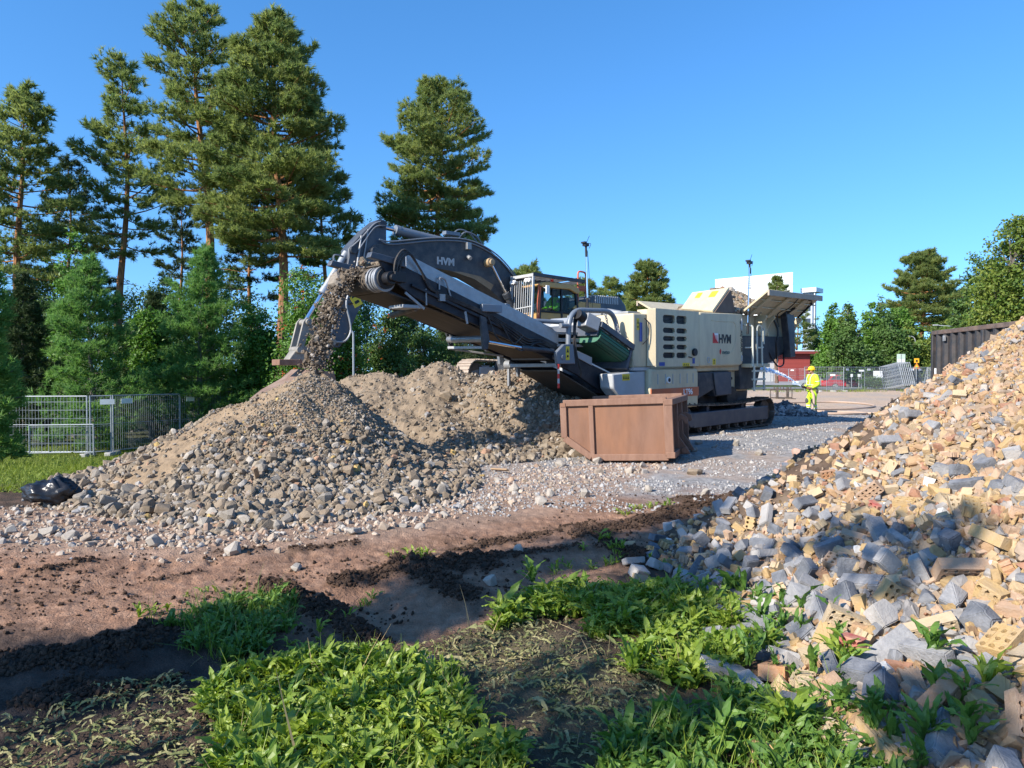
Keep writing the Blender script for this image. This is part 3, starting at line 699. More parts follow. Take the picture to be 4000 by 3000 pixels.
# ---------------------------------------------------------------- big single stones
def lone_stones():
    rr = np.random.RandomState(17)
    shapes = []
    for i, (v, f) in enumerate(ROCKS):
        for mt, wd in ((m_lone[0], 'grey'), (m_lone[1], 'brown'), (m_lone[2], 'pale')):
            me = bpy.data.meshes.new('stone'); me.from_pydata([tuple(q) for q in v], [], [tuple(q) for q in f]); me.materials.append(mt)
            shapes.append((me, wd, v))
    def put(x, y, s, k, lab, ct, grp, hf=None, sq=.25, nm='stone'):
        me, wd, v = shapes[k]
        o = bpy.data.objects.new(nm, me); COL.objects.link(o); o.scale = (s, s, s); o.rotation_euler = (rr.normal(0, .5), rr.normal(0, .5), rr.uniform(0, 6.3))
        h = max(float(hf(np.array([x]), np.array([y]))[0]), 0) if hf else 0
        o.location = (x, y, float(ground_h(x, y)) + h + s * sq); tag(o, lab(wd) if callable(lab) else lab, ct, grp); return o
    # the biggest stones on the fresh heap
    n = 6000; p = np.stack([rr.uniform(-7.2, .6, n), rr.uniform(7.3, 11.4, n)], -1); h = h1(p[:, 0], p[:, 1]); ok = (h > .02) & (h < .95) & ~(CHUTE(p[:, 0], p[:, 1]) & (h > .2))
    p = p[ok]; h = h[ok]; s = np.clip((.135 - .05 * h) * np.exp(rr.normal(0, .28, len(p))), .08, .24)
    o = np.argsort(-s / p[:, 1] + rr.uniform(0, .012, len(p))); p, s, h = p[o], s[o], h[o]
    for i in darts(p, s, .95)[:235]:
        x, y = p[i]
        side = 'on the left tail of the fresh heap by the black bag' if x < -4.6 else ('low on the front of the fresh heap, left of the middle' if x < -3 else ('low on the front of the fresh heap, below its peak' if x < -1.6 else 'at the right toe of the fresh heap'))
        if h[i] < .12: side = side.replace('low on', 'at the toe of')
        if h[i] > .5: side = side.replace('low on', 'midway up')
        sz = 'big' if s[i] > .16 else ('fist-sized' if s[i] < .11 else 'mid-sized')
        sh = ('blocky', 'flat', 'angular', 'rounded', 'wedge-shaped')[i % 5]
        put(x, y, s[i], rr.choice(30, p=np.tile([.2, .62, .18], 10) / 10), lambda wd: '%s %s %s stone %s' % (sz, sh, wd, side), 'stone', 'large stones on the fresh rubble heap', h1)
    # scattered pale stones on the track between the heap and the yard
    pts = [G(*q) for q in ((1020, 1015), (1075, 1040), (870, 1140), (905, 1145), (640, 1235), (1265, 1075), (1522, 1072), (1190, 1070), (1110, 1060), (1170, 1090), (1000, 1090), (960, 1115), (1070, 1100), (1390, 1010), (1430, 995), (1360, 1020), (1290, 1000), (1235, 985), (1210, 1005), (1500, 985), (1560, 950), (1590, 975), (1480, 960), (1510, 970), (1545, 978), (160, 1085), (245, 1110), (60, 1110), (100, 1150), (150, 1165), (20, 1150), (1120, 1200), (1060, 1270), (920, 1425), (330, 1180), (500, 1200), (760, 1160), (1700, 940), (1640, 990), (1400, 1060))]
    pl = ['beside the sandy fan'] * 4 + ['on the red dirt track'] * 2 + ['near the puddled gravel'] * 8 + ['in front of the rusty skip'] * 6 + ['in the shade behind the rusty skip'] * 5 + ['near the black plastic bag'] * 6 + ['beside the churned dark soil'] * 3 + ['along the edge of the dirt track'] * 3 + ['on the grey gravel yard'] * 3
    for i, (x, y) in enumerate(pts):
        s = rr.uniform(.11, .2) * (1 if y < 11 else 1.35)
        put(x, y, s, rr.randint(0, 10) * 3 + 2, '%s pale stone lying alone %s' % (('small', 'flat', 'large', 'chunky', 'rounded', 'dusty', 'chipped')[i % 7], pl[min(i, len(pl) - 1)]), 'stone', 'pale stones scattered on the ground', None, .2)
    # smooth boulders at the far edge of the brick heap
    for (u, v, s, dd) in ((1732, 1003, .48, 'rounded pink boulder, largest at the edge of the brick heap'), (1708, 1018, .40, 'smaller rounded pink boulder left of the largest one'), (1752, 1010, .36, 'pale rounded boulder half under the brick heap edge'), (1690, 1040, .34, 'brown oval boulder at the near end of the boulder row')):
        x, y = G(u, v); o = put(x, y, s, 2, dd, 'boulder', 'rounded boulders beside the brick heap', None, .3, 'boulder')
        o.material_slots[0].link = 'OBJECT'; o.material_slots[0].material = m_bould
        md = o.modifiers.new('Subdivision', 'SUBSURF'); md.levels = 2; md.render_levels = 2
    x, y = G(1495, 1035); put(x + .15, y + .4, .30, 1, 'dark brown stone lying alone on the grey gravel', 'stone', None, None, .15)
m_lone = [M('grey_stone', (.29, .255, .21), (.22, .19, .155), .9, sc=12, bump=.4, bsc=50, spec=.2), M('brown_stone', (.27, .21, .15), (.20, .155, .11), .9, sc=12, bump=.4, bsc=50, spec=.2), M('chalky_stone', (.40, .355, .30), (.30, .265, .22), .9, sc=12, bump=.4, bsc=50, spec=.2)]
m_bould = M('pink_boulder', (.42, .28, .22), (.33, .22, .17), .85, sc=6, bump=.2, bsc=40)
lone_stones()

# ---------------------------------------------------------------- loose ground cover
def ground_scatter():
    rr = np.random.RandomState(23)
    def put(name, n, gen, shapes, size, mat, label, sink=.1):
        p = gen(n); s = size(p, rr)
        T = np.column_stack([p, ground_h(p[:, 0], p[:, 1]) + s * sink])
        ok = (h1(p[:, 0], p[:, 1]) < .03) & (h2(p[:, 0], p[:, 1]) < .03) & (h3(p[:, 0], p[:, 1]) < .05)
        tag(scatter(name, shapes, T[ok], s[ok], mat, rr), label, None, kind='stuff')
    def polar(n, y0, y1, test):
        out = []
        while sum(map(len, out)) < n:
            y = np.exp(rr.uniform(math.log(y0), math.log(y1), n * 3)); x = y * rr.uniform(-.8, .8, n * 3)
            k = test(x, y); out.append(np.stack([x, y], -1)[k])
            if len(out) > 80: break
        return np.vstack(out)[:n]
    gr = lambda x, y: (y > 8.6 + (fbm(x * .8, y * .8, 21) - .5) * 2.4) & (x > -2.5 + (vn(x * 2, y * 2, 4) - .5) * 2) & (y < 29) & (vn(x * 1.2, y * 1.2, 8) > .28)
    put('gravel', 20000, lambda n: polar(n, 8, 28, gr), ROCKS[:4], lambda p, r_: .026 * np.exp(r_.normal(0, .42, len(p))) * (.75 + p[:, 1] / 35), m_grav, 'grey crushed gravel spread over the yard')
    gp = lambda x, y: sdpoly(x, y, GP((-200, 1120), (60, 1090), (300, 1080), (1000, 1040), (1250, 990), (1440, 985), (1420, 1015), (1250, 1045), (1100, 1085), (800, 1150), (420, 1185), (120, 1175), (-300, 1145))) < .1 + .4 * (rr.uniform(0, 1, len(x)) < .08)
    put('pebbles', 4300, lambda n: polar(n, 6, 14, gp), ROCKS, lambda p, r_: .040 * np.exp(r_.normal(0, .5, len(p))), m_pale, 'pale pebbles strewn along the foot of the heap', .08)
    def cl(x, y): return (lump_mask(x, y) * (rr.uniform(0, 1, len(x))) > .35) | ((sdpoly(x, y, DIRTP) < 0) & (rr.uniform(0, 1, len(x)) < .035) & (fbm(x * 2, y * 2, 77) > .5))
    put('soil_clods', 16000, lambda n: polar(n, 3, 11, cl), ROCKS[:6], lambda p, r_: np.minimum(.017 * np.exp(r_.normal(0, .65, len(p))), .045), m_clod, 'churned dark soil clods beside the track', .15)
ground_scatter()
# ---------------------------------------------------------------- mobile jaw crusher
CR = thing('mobile_crusher', 'cream tracked jaw crusher with a long raised conveyor throwing rubble onto the heap', 'crusher', (3.34, 17.9, .13), (0, math.radians(-.8), math.radians(44)))

def track_part(parent, x0, x1, r, y0, y1, zc, n, sag=0, mat=m_track, name='track_shoes'):
    """one endless track: plates with a grouser bar, around a stadium path"""
    b = B(); L = x1 - x0; per = 2 * L + 2 * PI * r
    def P(s):
        s %= per
        if s < L: t = s / L; return (x0 + s, zc + r - sag * math.sin(PI * t) , 0)
        s -= L
        if s < PI * r: a = PI / 2 - s / r; return (x1 + r * math.cos(a), zc + r * math.sin(a), a - PI / 2)
        s -= PI * r
        if s < L: return (x1 - s, zc - r, PI)
        s -= L; a = -PI / 2 - s / r; return (x0 + r * math.cos(a), zc + r * math.sin(a), a - PI / 2)
    for i in range(n):
        x, z, a = P(per * i / n); w_ = per / n * .94
        b.xf(Matrix.Translation((x, 0, z)) @ Matrix.Rotation(-a, 4, 'Y')); b.box(-w_ / 2, w_ / 2, y0, y1, -.02, .012); b.box(-.012, .016, y0 + .004, y1 - .004, .012, .042)
    return b.build(name, mat, parent)

def crawler(parent, x0, x1, r, ya, yb, zc, n, mframe, side=-1, nroll=8, sag=.05):
    """track with frame, idler, sprocket and rollers as a part of its machine"""
    t = bpy.data.objects.new('track', None); COL.objects.link(t); t.parent = parent; t['label'] = 'crawler track with steel shoes'
    track_part(t, x0, x1, r, ya, yb, zc, n, sag)
    yo = ya if side < 0 else yb; yi = yb if side < 0 else ya; ins = .05 * -side
    B().box(x0 + .12, x1 - .08, min(yo + side * .03, yi - ins), max(yo + side * .03, yi - ins), zc - .20, zc + .16).build('track_frame', mframe, t, bevel=.015)
    for xc in (x0 + .9, x1 - 1.3): B().box(xc, xc + .12, min(yo, yi) + .1, max(yo, yi) - .1, zc + .16, zc + r - .08).build('carrier_roller', mframe, t)
    c = (yo + yi) / 2
    B().cyl((x0, yo + side * .05, zc), (x0, yi, zc), .17, n=20).cyl((x0, c - .09, zc), (x0, c + .09, zc), r - .06, n=24).build('sprocket', mframe, t, bevel=.01)
    B().cyl((x1, c - .1, zc), (x1, c + .1, zc), r - .05, n=24).build('idler', m_track, t, bevel=.01)
    b = B()
    for i in range(nroll):
        x = x0 + .45 + (x1 - x0 - .8) * i / (nroll - 1); b.cyl((x, yo - side * .03, zc - r + .12), (x, yi + side * .03, zc - r + .12), .09, n=12).cyl((x, yo + side * .005, zc - r + .12), (x, yo - side * .03, zc - r + .12), .05, n=10)
    b.build('bottom_rollers', m_track, t)
    return t

def sticker(parent, x, y, z, w_, h, mat, rows=1, name='warning_sticker', ax='y', tri=True):
    """flat decal on a side panel (facing -y) with black marks"""
    b = B().box(x - w_ / 2, x + w_ / 2, y - .004, y, z - h / 2, z + h / 2)
    b.mat(1)
    if tri and h > w_ * .9: b.prism([(x - w_ * .32, z + h * .05), (x + w_ * .32, z + h * .05), (x, z + h * .38)], y - .007, y - .003); b.box(x - w_ * .25, x + w_ * .2, y - .007, y - .003, z - h * .3, z - h * .14)
    else:
        for i in range(3): b.prism([(x - w_ * .4 + i * w_ * .28, z - h * .3), (x - w_ * .2 + i * w_ * .28, z - h * .3), (x - w_ * .3 + i * w_ * .28, z + h * .3)], y - .007, y - .003)
    return b.build(name, [mat, m_ink], parent)

def build_crusher():
    p = CR
    crawler(p, .02, 3.95, .36, -1.27, -.85, .36, 46, m_blue, -1, sag=.07)
    crawler(p, .02, 3.95, .36, .85, 1.27, .36, 46, m_blue, 1, sag=.07)
    # chassis and lower parts
    B().box(-1.4, 3.4, -.78, .9, .52, 1.48).box(-.3, 3.2, -.85, .85, .42, .55).build('chassis', m_dark, p, bevel=.02)
    b = B().prism([(.52, 1.48), (2.05, 1.5), (2.05, .88), (1.35, .86), (1.28, 1.05), (.52, .82)], -1.16, -.8); b.build('side_guard', m_dark, p, bevel=.03)
    B().prism([(1.22, 1.47), (2.06, 1.48), (2.07, .90), (1.36, .885), (1.24, 1.3)], -1.21, -1.17).build('rubber_flap', m_blue, p, bevel=.02)
    B().box(.42, 2.9, -1.12, 1.0, 1.5, 1.66).prism([(2.05, 1.5), (3.3, 1.5), (3.3, .95), (2.55, .95), (2.3, 1.15)], -1.0, -.7).build('cream_frame', m_cream, p, bevel=.03)
    b = B()
    for x, z in ((2.42, 1.3), (2.85, 1.22), (2.5, 1.52), (2.95, 1.5)): b.cyl((x, -1.02, z), (x, -.98, z), .035, n=12)
    b.build('bolt_holes', m_ink, p)
    B().prism([(2.4, .95), (3.35, .95), (3.25, .5), (2.4, .5)], -.98, -.6).build('leg_frame', m_dark, p, bevel=.02)
    b = B().cyl((2.32, -1.1, .82), (2.32, -.8, .82), .27, n=24); b.build('flywheel', m_black, p, bevel=.02)
    # lower tank cover with orange band
    tk = B().prism([(-1.55, .66), (.43, .66), (.43, 1.5), (.36, 1.59), (-1.55, 1.59)], -1.24, -.7); tank = tk.build('tank_cover', m_cream, p, bevel=.05, seg=3)
    B().box(-1.53, .425, -1.252, -1.1, .93, 1.14).build('stripe', m_orng, tank)
    b = B()
    for x in (-1.28, -.98, -.68, -.38, -.08, .18): B().box(x, x + .02, -1.252, -1.2, 1.24, 1.47).build('rib', m_lgrey, tank)
    B().cyl((-.86, -1.275, 1.33), (-.86, -1.2, 1.33), .075, n=20).build('filler_ring', m_white, tank); B().cyl((-.86, -1.285, 1.33), (-.86, -1.2, 1.33), .045, n=16).build('filler_cap', m_ink, tank)
    text('lettering', 'LT96', .19, m_white, tank, (-.25, -1.256, .975), (PI / 2, 0, 0), bold=.004)
    fl = B().prism([(-2.75, 1.5), (-1.57, 1.56), (-1.57, .68), (-2.1, .68), (-2.72, 1.2)], -1.12, -.75).build('front_cover', m_lgrey, p, bevel=.03)
    sticker(fl, -2.28, -1.12, 1.42, .26, .14, m_yel); B().box(-2.05, -1.84, -1.126, -1.12, .86, .97).build('blue_sticker', m_bluep, fl)
    # engine module
    em = B().box(-2.0, -1.40, -1.12, 1.1, 1.63, 2.82).build('engine_housing', m_cream, p, bevel=.035, seg=3)
    B().box(-2.02, -1.38, -1.14, 1.1, 1.56, 1.63).build('engine_sill', m_lgrey, em)
    b = B().tube(curve([(-1.62, -1.14, 2.72), (-1.55, -1.2, 2.6), (-1.56, -1.2, 2.3), (-1.7, -1.15, 2.14)]), .012, 6); b.build('cable', m_ink, em)
    B().box(-1.78, -1.71, -1.145, -1.12, 2.2, 2.62).build('level_gauge', m_bluep, em)
    sticker(em, -1.84, -1.12, 2.58, .09, .26, m_yel)
    b = B().box(-1.9, -1.45, -.9, .9, 2.82, 2.88).cyl((-1.75, -.6, 2.85), (-1.75, -.2, 2.93), .06).box(-1.98, -1.6, -.2, .3, 2.82, 2.95); b.build('roof_fittings', m_steel, em, bevel=.01)
    # vent panel: frame of strips round two columns of real openings
    vp = B(); X0, X1, Y0, Y1 = -1.42, .36, -1.30, -1.22
    rows = [(2.81, 2.62), (2.52, 2.40), (2.33, 2.22), (2.14, 2.03), (1.96, 1.83)]; cols = [(-1.14, -.66), (-.60, -.17)]
    vp.box(X0, cols[0][0], Y0, Y1, 1.64, 2.94); vp.box(cols[1][1], X1, Y0, Y1, 1.64, 2.94); vp.box(cols[0][1], cols[1][0], Y0, Y1, 1.64, 2.94)
    zs = [2.94] + [z for r in rows for z in r] + [1.64]
    for i in range(0, len(zs), 2):
        for c0, c1 in cols: vp.box(c0, c1, Y0, Y1, zs[i + 1], zs[i])
    for z0, z1 in rows:                                                # clipped corners of the openings
        for c0, c1 in cols:
            for cx, sx in ((c0, 1), (c1, -1)):
                for cz, sz in ((z0, -1), (z1, 1)): vp.prism([(cx, cz), (cx + sx * .05, cz), (cx, cz + sz * .035)], Y0, Y1)
    vpo = vp.build('vent_panel', m_cream, p)
    B().box(X0 + .002, X1 - .002, Y1, -.8, 1.645, 2.935).prism([(X0 - .11, -1.14), (X0 - .002, Y0 + .002), (X0 - .002, -1.14)], 1.66, 2.92, 'z').build('vent_surround', m_cream, vpo, bevel=.0)
    b = B()
    for z0, z1 in rows:
        for c0, c1 in cols: b.box(c0 - .02, c1 + .02, -1.2205, -1.2195, z1 - .02, z0 + .02)
    b.build('vent_backing', m_ink, vpo)
    b = B()
    for z0, z1 in rows:
        for c0, c1 in cols:
            n = max(3, int((z0 - z1) / .028))
            for i in range(n): b.box(c0, c1, -1.262, -1.228, z1 + (z0 - z1) * (i + .3) / n, z1 + (z0 - z1) * (i + .62) / n)
    b.build('louvre', m_dark, vpo)
    B().cyl((.13, -1.36, 1.97), (.13, -1.3, 1.97), .09, n=18).build('breather_cap', m_ink, vpo, bevel=.01)
    B().box(.07, .17, -1.305, -1.3, 1.70, 1.83).build('blue_sticker', m_bluep, vpo); sticker(vpo, -.2, -1.3, 1.68, .3, .08, m_yel); B().box(-1.3, -1.08, -1.305, -1.3, 1.655, 1.74).build('blue_sticker', m_bluep, vpo)
    b = B().tube([(-.12, -1.32, 1.86), (.03, -1.32, 1.84)], .012, 6); b.build('latch', m_ink, vpo)
    # logo panel
    lp = B().prism([(.40, 1.70), (.48, 1.62), (2.4, 1.63), (2.56, 1.68), (2.56, 2.98), (.50, 2.94), (.40, 2.86)], -1.26, -.6).build('logo_panel', m_cream, p, bevel=.07, seg=4)
    rec = [(2.12, 2.72), (2.2, 2.6), (2.18, 2.3), (2.08, 2.1), (1.9, 1.95), (1.6, 1.88)]
    B().tube(curve([(q[0], -1.258, q[1]) for q in [(1.0, 2.76), (1.6, 2.75), (2.0, 2.76)] + rec], 4), .012, 6).build('panel_crease', m_cream, lp)
    text('lettering', 'HVM', .30, m_ink, lp, (1.33, -1.264, 2.21), (PI / 2, 0, 0), bold=.012, sx=.98)
    b = B().box(1.06, 1.31, -1.268, -1.26, 2.20, 2.45); b.mat(1).prism([(1.11, 2.448), (1.30, 2.448), (1.30, 2.24), (1.27, 2.24), (1.19, 2.3)], -1.272, -1.268)
    b.mat(0)
    for k in range(3): b.prism([(1.15 + k * .045, 2.24), (1.17 + k * .045, 2.24), (1.165 + k * .045, 2.40), (1.155 + k * .045, 2.40)], -1.276, -1.272)
    b.build('emblem', [m_redp, m_white], lp)
    text('lettering', 'metso', .15, m_teal, lp, (1.50, -1.264, 1.93), (PI / 2, 0, 0), bold=.002)
    B().prism([(1.38, 2.02), (1.44, 2.06), (1.46, 2.0), (1.42, 1.92), (1.39, 1.95)], -1.267, -1.26).build('emblem', m_redp, lp)
    text('lettering', 'www.hvm.fi', .17, m_ink, lp, (2.52, -1.264, 1.98), (PI / 2, -PI / 2, 0), bold=.003)
    sticker(lp, 1.12, -1.26, 1.74, .14, .15, m_yel)
    B().tube([(.85 + .05 * math.cos(a), -1.265, 1.78 + .07 * math.sin(a)) for a in np.linspace(0, 2 * PI, 17)[:-1]], .012, 6, closed=True).build('handle_ring', m_lgrey, lp)
    B().box(2.44, 2.5, -1.29, -1.25, 2.55, 2.85).box(2.46, 2.5, -1.29, -1.25, 1.75, 1.9).build('latch', m_lgrey, lp, bevel=.008)
    # jaw box behind, feeder frame
    B().prism([(2.6, 2.42), (5.82, 2.44), (5.82, 2.02), (5.35, 1.98), (4.9, 1.9), (4.4, 1.72), (3.75, 1.6), (3.45, 1.0), (2.6, 1.0)], -1.16, 1.16).build('feeder_frame', m_dark, p, bevel=.02)
    B().prism([(3.9, 1.64), (4.5, 1.5), (5.0, 1.66), (5.2, 1.95), (4.4, 1.95)], -.6, .6).cyl((4.6, -.8, 1.75), (4.6, .8, 1.75), .18, n=18).build('feeder_motor', m_black, p, bevel=.02)
    B().tube(curve([(4.2, -1.15, 2.0), (4.5, -1.25, 1.62), (4.9, -1.25, 1.65), (5.1, -1.15, 2.0)]), .022, 6).tube(curve([(4.3, -1.2, 3.0), (4.45, -1.3, 2.6), (4.4, -1.28, 2.2), (4.6, -1.2, 1.8)]), .025, 6).build('hydraulic_hose', m_ink, p)
    B().box(2.6, 5.9, -1.0, 1.0, 2.4, 3.0).build('hopper_body', m_cream, p, bevel=.02)
    for x0, x1, pl in ((3.72, 4.18, (3.7, 4.2)), (5.42, 5.86, (5.4, 5.88))):
        sp = B().box(pl[0], pl[1], -1.13, -1.0, 2.44, 3.0)
        for xa in (x0, x1): sp.prism([(-1.34, 3.0), (-1.36, 2.92), (-1.22, 2.78), (-1.14, 2.62), (-1.18, 2.44), (-1.0, 2.44), (-1.0, 3.0)], xa - .025, xa + .025, 'x')
        sp.build('hopper_bracket', m_cream, p, bevel=.01)
    leg = B().prism([(4.72, 3.16), (4.86, 3.2), (5.22, 3.05), (5.30, 1.86), (4.98, 1.84), (4.9, 2.4)], -1.42, -1.22).build('hydraulic_leg', m_dark, p, bevel=.015)
    B().box(5.48, 5.56, -1.175, -1.16, 2.08, 2.32).build('warning_sticker', m_yel, p)
    # hopper wings: near wing flares out
    def wing(s, nm):
        b = B(); a = (2.62, s * 1.2, 3.0); c = (5.95, s * 1.2, 3.02); e = (5.62, s * 2.0, 3.52); f = (2.46, s * 2.0, 3.50); t = .05
        up = Vector((0, s * .53, -.85)) * -t
        q = [Vector(k) for k in (a, c, e, f)]
        b.add(q + [k + up for k in q], [(0, 1, 2, 3), (7, 6, 5, 4), (0, 4, 5, 1), (1, 5, 6, 2), (2, 6, 7, 3), (3, 7, 4, 0)])
        w_ = b.build(nm, m_cream, p)
        b = B()
        for u in (.12, .42, .74):
            x0 = 2.62 + 3.33 * u; x1 = 2.46 + 3.16 * u
            b.bar((x0, s * 1.2, 2.96), (x1, s * 1.94, 3.43), .16, .07)
        for v_ in (.35, .68): b.bar((2.62, s * (1.2 + .8 * v_), 3.0 + .5 * v_ - .02), (5.85, s * (1.2 + .8 * v_), 3.01 + .5 * v_ - .02), .05, .03)
        b.build('wing_rib', m_cream, w_, bevel=.006)
        B().bar((2.44, s * 2.02, 3.47), (5.66, s * 2.02, 3.50), .05, .15).build('lip', m_dusty, w_, bevel=.008)
        return w_
    nw = wing(-1, 'hopper_wing')
    B().cyl((4.75, -1.3, 3.0), (4.9, -1.72, 3.3), .03).cyl((5.72, -1.3, 3.0), (5.5, -1.8, 3.36), .03).build('wing_cylinder', m_ink, nw)
    B().tube(curve([(4.4, -1.9, 3.42), (4.5, -1.6, 3.2), (4.45, -1.3, 3.05), (4.5, -1.3, 2.7)]), .014, 6).tube(curve([(5.0, -1.9, 3.42), (5.4, -1.85, 3.40), (5.6, -1.6, 3.2)]), .014, 6).build('hydraulic_hose', m_ink, nw)
    wing(1, 'hopper_wing')
    # end wing at the crusher inlet, lit plate leaning back, dark gusset
    b = B(); q = [Vector(k) for k in ((1.25, -1.16, 2.97), (1.69, .02, 3.12), (2.24, .02, 3.58), (2.05, -1.16, 3.60))]; nrm = (q[1] - q[0]).cross(q[3] - q[0]).normalized() * -.05
    b.add(q + [k + nrm for k in q], [(0, 1, 2, 3), (7, 6, 5, 4), (0, 4, 5, 1), (1, 5, 6, 2), (2, 6, 7, 3), (3, 7, 4, 0)]); ew = b.build('end_wing', m_cream, p)
    B().prism([(1.28, 2.97), (2.28, 3.0), (2.2, 3.3), (2.06, 3.58)], -1.19, -1.14).build('gusset', m_rustdk, ew)
    for t0, t1 in ((.22, .40), (.66, .80)):
        b = B(); z0, z1 = .62, .9
        def Q(u, v_): return q[0] * (1 - u) * (1 - v_) + q[1] * u * (1 - v_) + q[2] * u * v_ + q[3] * (1 - u) * v_
        off = nrm.normalized() * .056
        off = off if off.x < 0 else -off
        k = [Q(t0, z0) + off, Q(t1, z0) + off, Q(t1, z1) + off, Q(t0, z1) + off]; b.add(k + [j - off * .9 for j in k], [(0, 1, 2, 3), (7, 6, 5, 4), (0, 4, 5, 1), (1, 5, 6, 2), (2, 6, 7, 3), (3, 7, 4, 0)]); b.build('warning_sticker', m_yel, ew)
    # ladder, platform
    ld = B()
    for x in (2.80, 3.34): ld.tube(bend([(x, -1.45, .96), (x, -1.45, 1.62)], .1), .03, 8)
    ld.tube(bend([(2.78, -1.42, 1.6), (2.78, -1.42, 2.55), (2.78, -1.42, 2.66), (2.62, -1.25, 2.70)], .12), .03, 8)
    ld.tube(bend([(3.02, -1.42, 1.62), (3.0, -1.42, 2.69), (3.26, -1.42, 2.69), (3.3, -1.42, 1.62)], .14), .028, 8)
    ld.tube([(3.02, -1.42, 2.1), (3.28, -1.42, 2.1)], .022, 8).tube([(2.78, -1.42, 2.1), (2.6, -1.3, 2.1)], .02, 8).tube([(3.3, -1.42, 2.1), (3.6, -1.3, 2.12)], .02, 8)
    ld.tube([(3.42, -1.4, 2.2), (3.42, -1.4, 2.62)], .03, 8)
    for z in (1.0, 1.24, 1.46): ld.box(2.80, 3.34, -1.50, -1.38, z, z + .05)
    ld.build('ladder', m_crail, p, smooth=True)
    B().box(2.66, 3.75, -1.42, -1.1, 1.58, 1.68).build('platform', m_cream, p, bevel=.01)
    # camera masts
    def mast(x, y, z0, z1, tilt):
        m_ = B().tube([(x, y, z0), (x + tilt * .35, y, z0 + (z1 - z0) * .35), (x + tilt, y, z1)], [.022, .022, .016], 8).build('mast', m_chrome, p)
        B().tube([(x, y, z0 - .3), (x + tilt * .25, y, z0 + .3)], .03, 8).build('mast_clamp', m_ink, m_)
        B().box(x + tilt - .07, x + tilt + .06, y - .05, y + .05, z1, z1 + .075).box(x + tilt - .11, x + tilt - .04, y - .06, y + .06, z1 + .06, z1 + .10).tube([(x + tilt + .01, y, z1 - .25), (x + tilt, y, z1)], .026, 8).tube([(x + tilt, y, z1 + .05), (x + tilt + .13, y, z1 + .26)], .006, 5).tube(curve([(x + tilt + .05, y, z1 + .06), (x + tilt + .18, y, z1 + .08), (x + tilt + .12, y, z1 - .04)]), .006, 5).build('camera', m_ink, m_)
        B().tube(curve([(x + tilt + .02, y - .03, z1 - .1), (x + tilt * .6 + .05, y - .03, z0 + (z1 - z0) * .6), (x + .06, y - .03, z0 + .15)]), .007, 5).build('cable', m_ink, m_)
    mast(-1.55, .55, 3.0, 4.52, -.05); mast(2.63, -1.36, 2.75, 4.28, .1)
    # ------------------------------------------------ magnet over the belt
    sl = math.atan(.43)
    mg = bpy.data.objects.new('magnet_separator', None); COL.objects.link(mg); mg.parent = p; mg.location = (-2.62, -.15, 2.12); mg.rotation_euler = (0, sl, 0)
    prof = []; hw, hr = .78, .17
    for a in np.linspace(PI / 2, -PI / 2, 9): prof.append((-hw - hr * math.cos(a), hr * math.sin(a)))
    for a in np.linspace(-PI / 2, PI / 2, 9): prof.append((hw + hr * math.cos(a), hr * math.sin(a)))
    B().prism(prof, -.52, .52, 'x').build('magnet_belt', m_green, mg, smooth=True)
    b = B()
    for a in np.linspace(PI / 2.2, -PI / 2, 8): b.bar((-.53, -hw - (hr + .003) * math.cos(a), (hr + .003) * math.sin(a)), (.53, -hw - (hr + .003) * math.cos(a), (hr + .003) * math.sin(a)), .012, .008)
    b.build('belt_seam', m_dkgreen, mg)
    B().box(-.6, .62, -.98, -.90, .14, .27).box(-.60, -.54, -.9, .9, -.05, .22).box(.54, .62, -.95, .9, -.32, .24).build('magnet_frame', m_blue, mg, bevel=.01)
    B().prism([(-.95, -.85), (-.62, -.95), (-.58, -.6), (-.9, -.55)], .02, .32, 'z').build('gearbox', m_steel, mg, bevel=.02)
    B().cyl((-1.12, -.72, .2), (-.88, -.74, .2), .11, n=16).build('motor', m_ink, mg, bevel=.01)
    B().box(-.5, .5, -.62, .62, .18, .34).build('magnet_block', m_lgrey, mg, bevel=.02)
    # grey hood behind the magnet and small plates
    B().prism([(-3.3, 2.0), (-2.08, 2.0), (-2.08, 2.72), (-2.45, 2.78), (-3.0, 2.55)], .25, .95).build('discharge_hood', m_lgrey, p, bevel=.04)
    B().box(-3.95, -2.9, -.55, .5, 2.18, 2.26).box(-3.95, -2.85, -.52, .5, 2.34, 2.40).box(-3.9, -3.0, -.53, .3, 2.08, 2.14).build('head_frame', m_lgrey, p, bevel=.01)
    B().box(-2.1, -2.03, -1.02, .9, 1.05, 2.0).build('bulkhead', m_blue, p, bevel=.01)
    # guard arch and chains
    B().tube(bend([(-3.78, -.78, 1.9), (-3.72, -.78, 2.83), (-2.22, -.78, 2.87), (-1.98, -.78, 1.6)], .38, 8), .055, 12).tube([(-3.76, -.78, 2.5), (-4.0, -.78, 2.5)], .05, 10).build('guard_arch', m_blue2, p, smooth=True)
    def chain(a, c, n):
        b = B(); a, c = Vector(a), Vector(c)
        for i in range(n):
            o = a.lerp(c, (i + .5) / n); d = (c - a).normalized(); s = d.cross(Vector((0, 1, 0) if i % 2 else (1, 0, 0))).normalized(); h = (c - a).length / n * .66
            b.tube([o + d * h * math.cos(t) + s * .024 * math.sin(t) for t in np.linspace(0, 2 * PI, 9)[:-1]], .008, 5, closed=True)
        b.build('chain', m_steel, p)
    chain((-2.55, -.78, 2.80), (-2.62, -.98, 2.28), 10); chain((-2.25, -.78, 2.78), (-2.3, -1.02, 2.22), 11); chain((-3.1, -.6, 2.8), (-3.05, -.4, 2.4), 8); chain((-2.85, -.3, 2.8), (-2.9, -.1, 2.4), 8)
    hs = B()
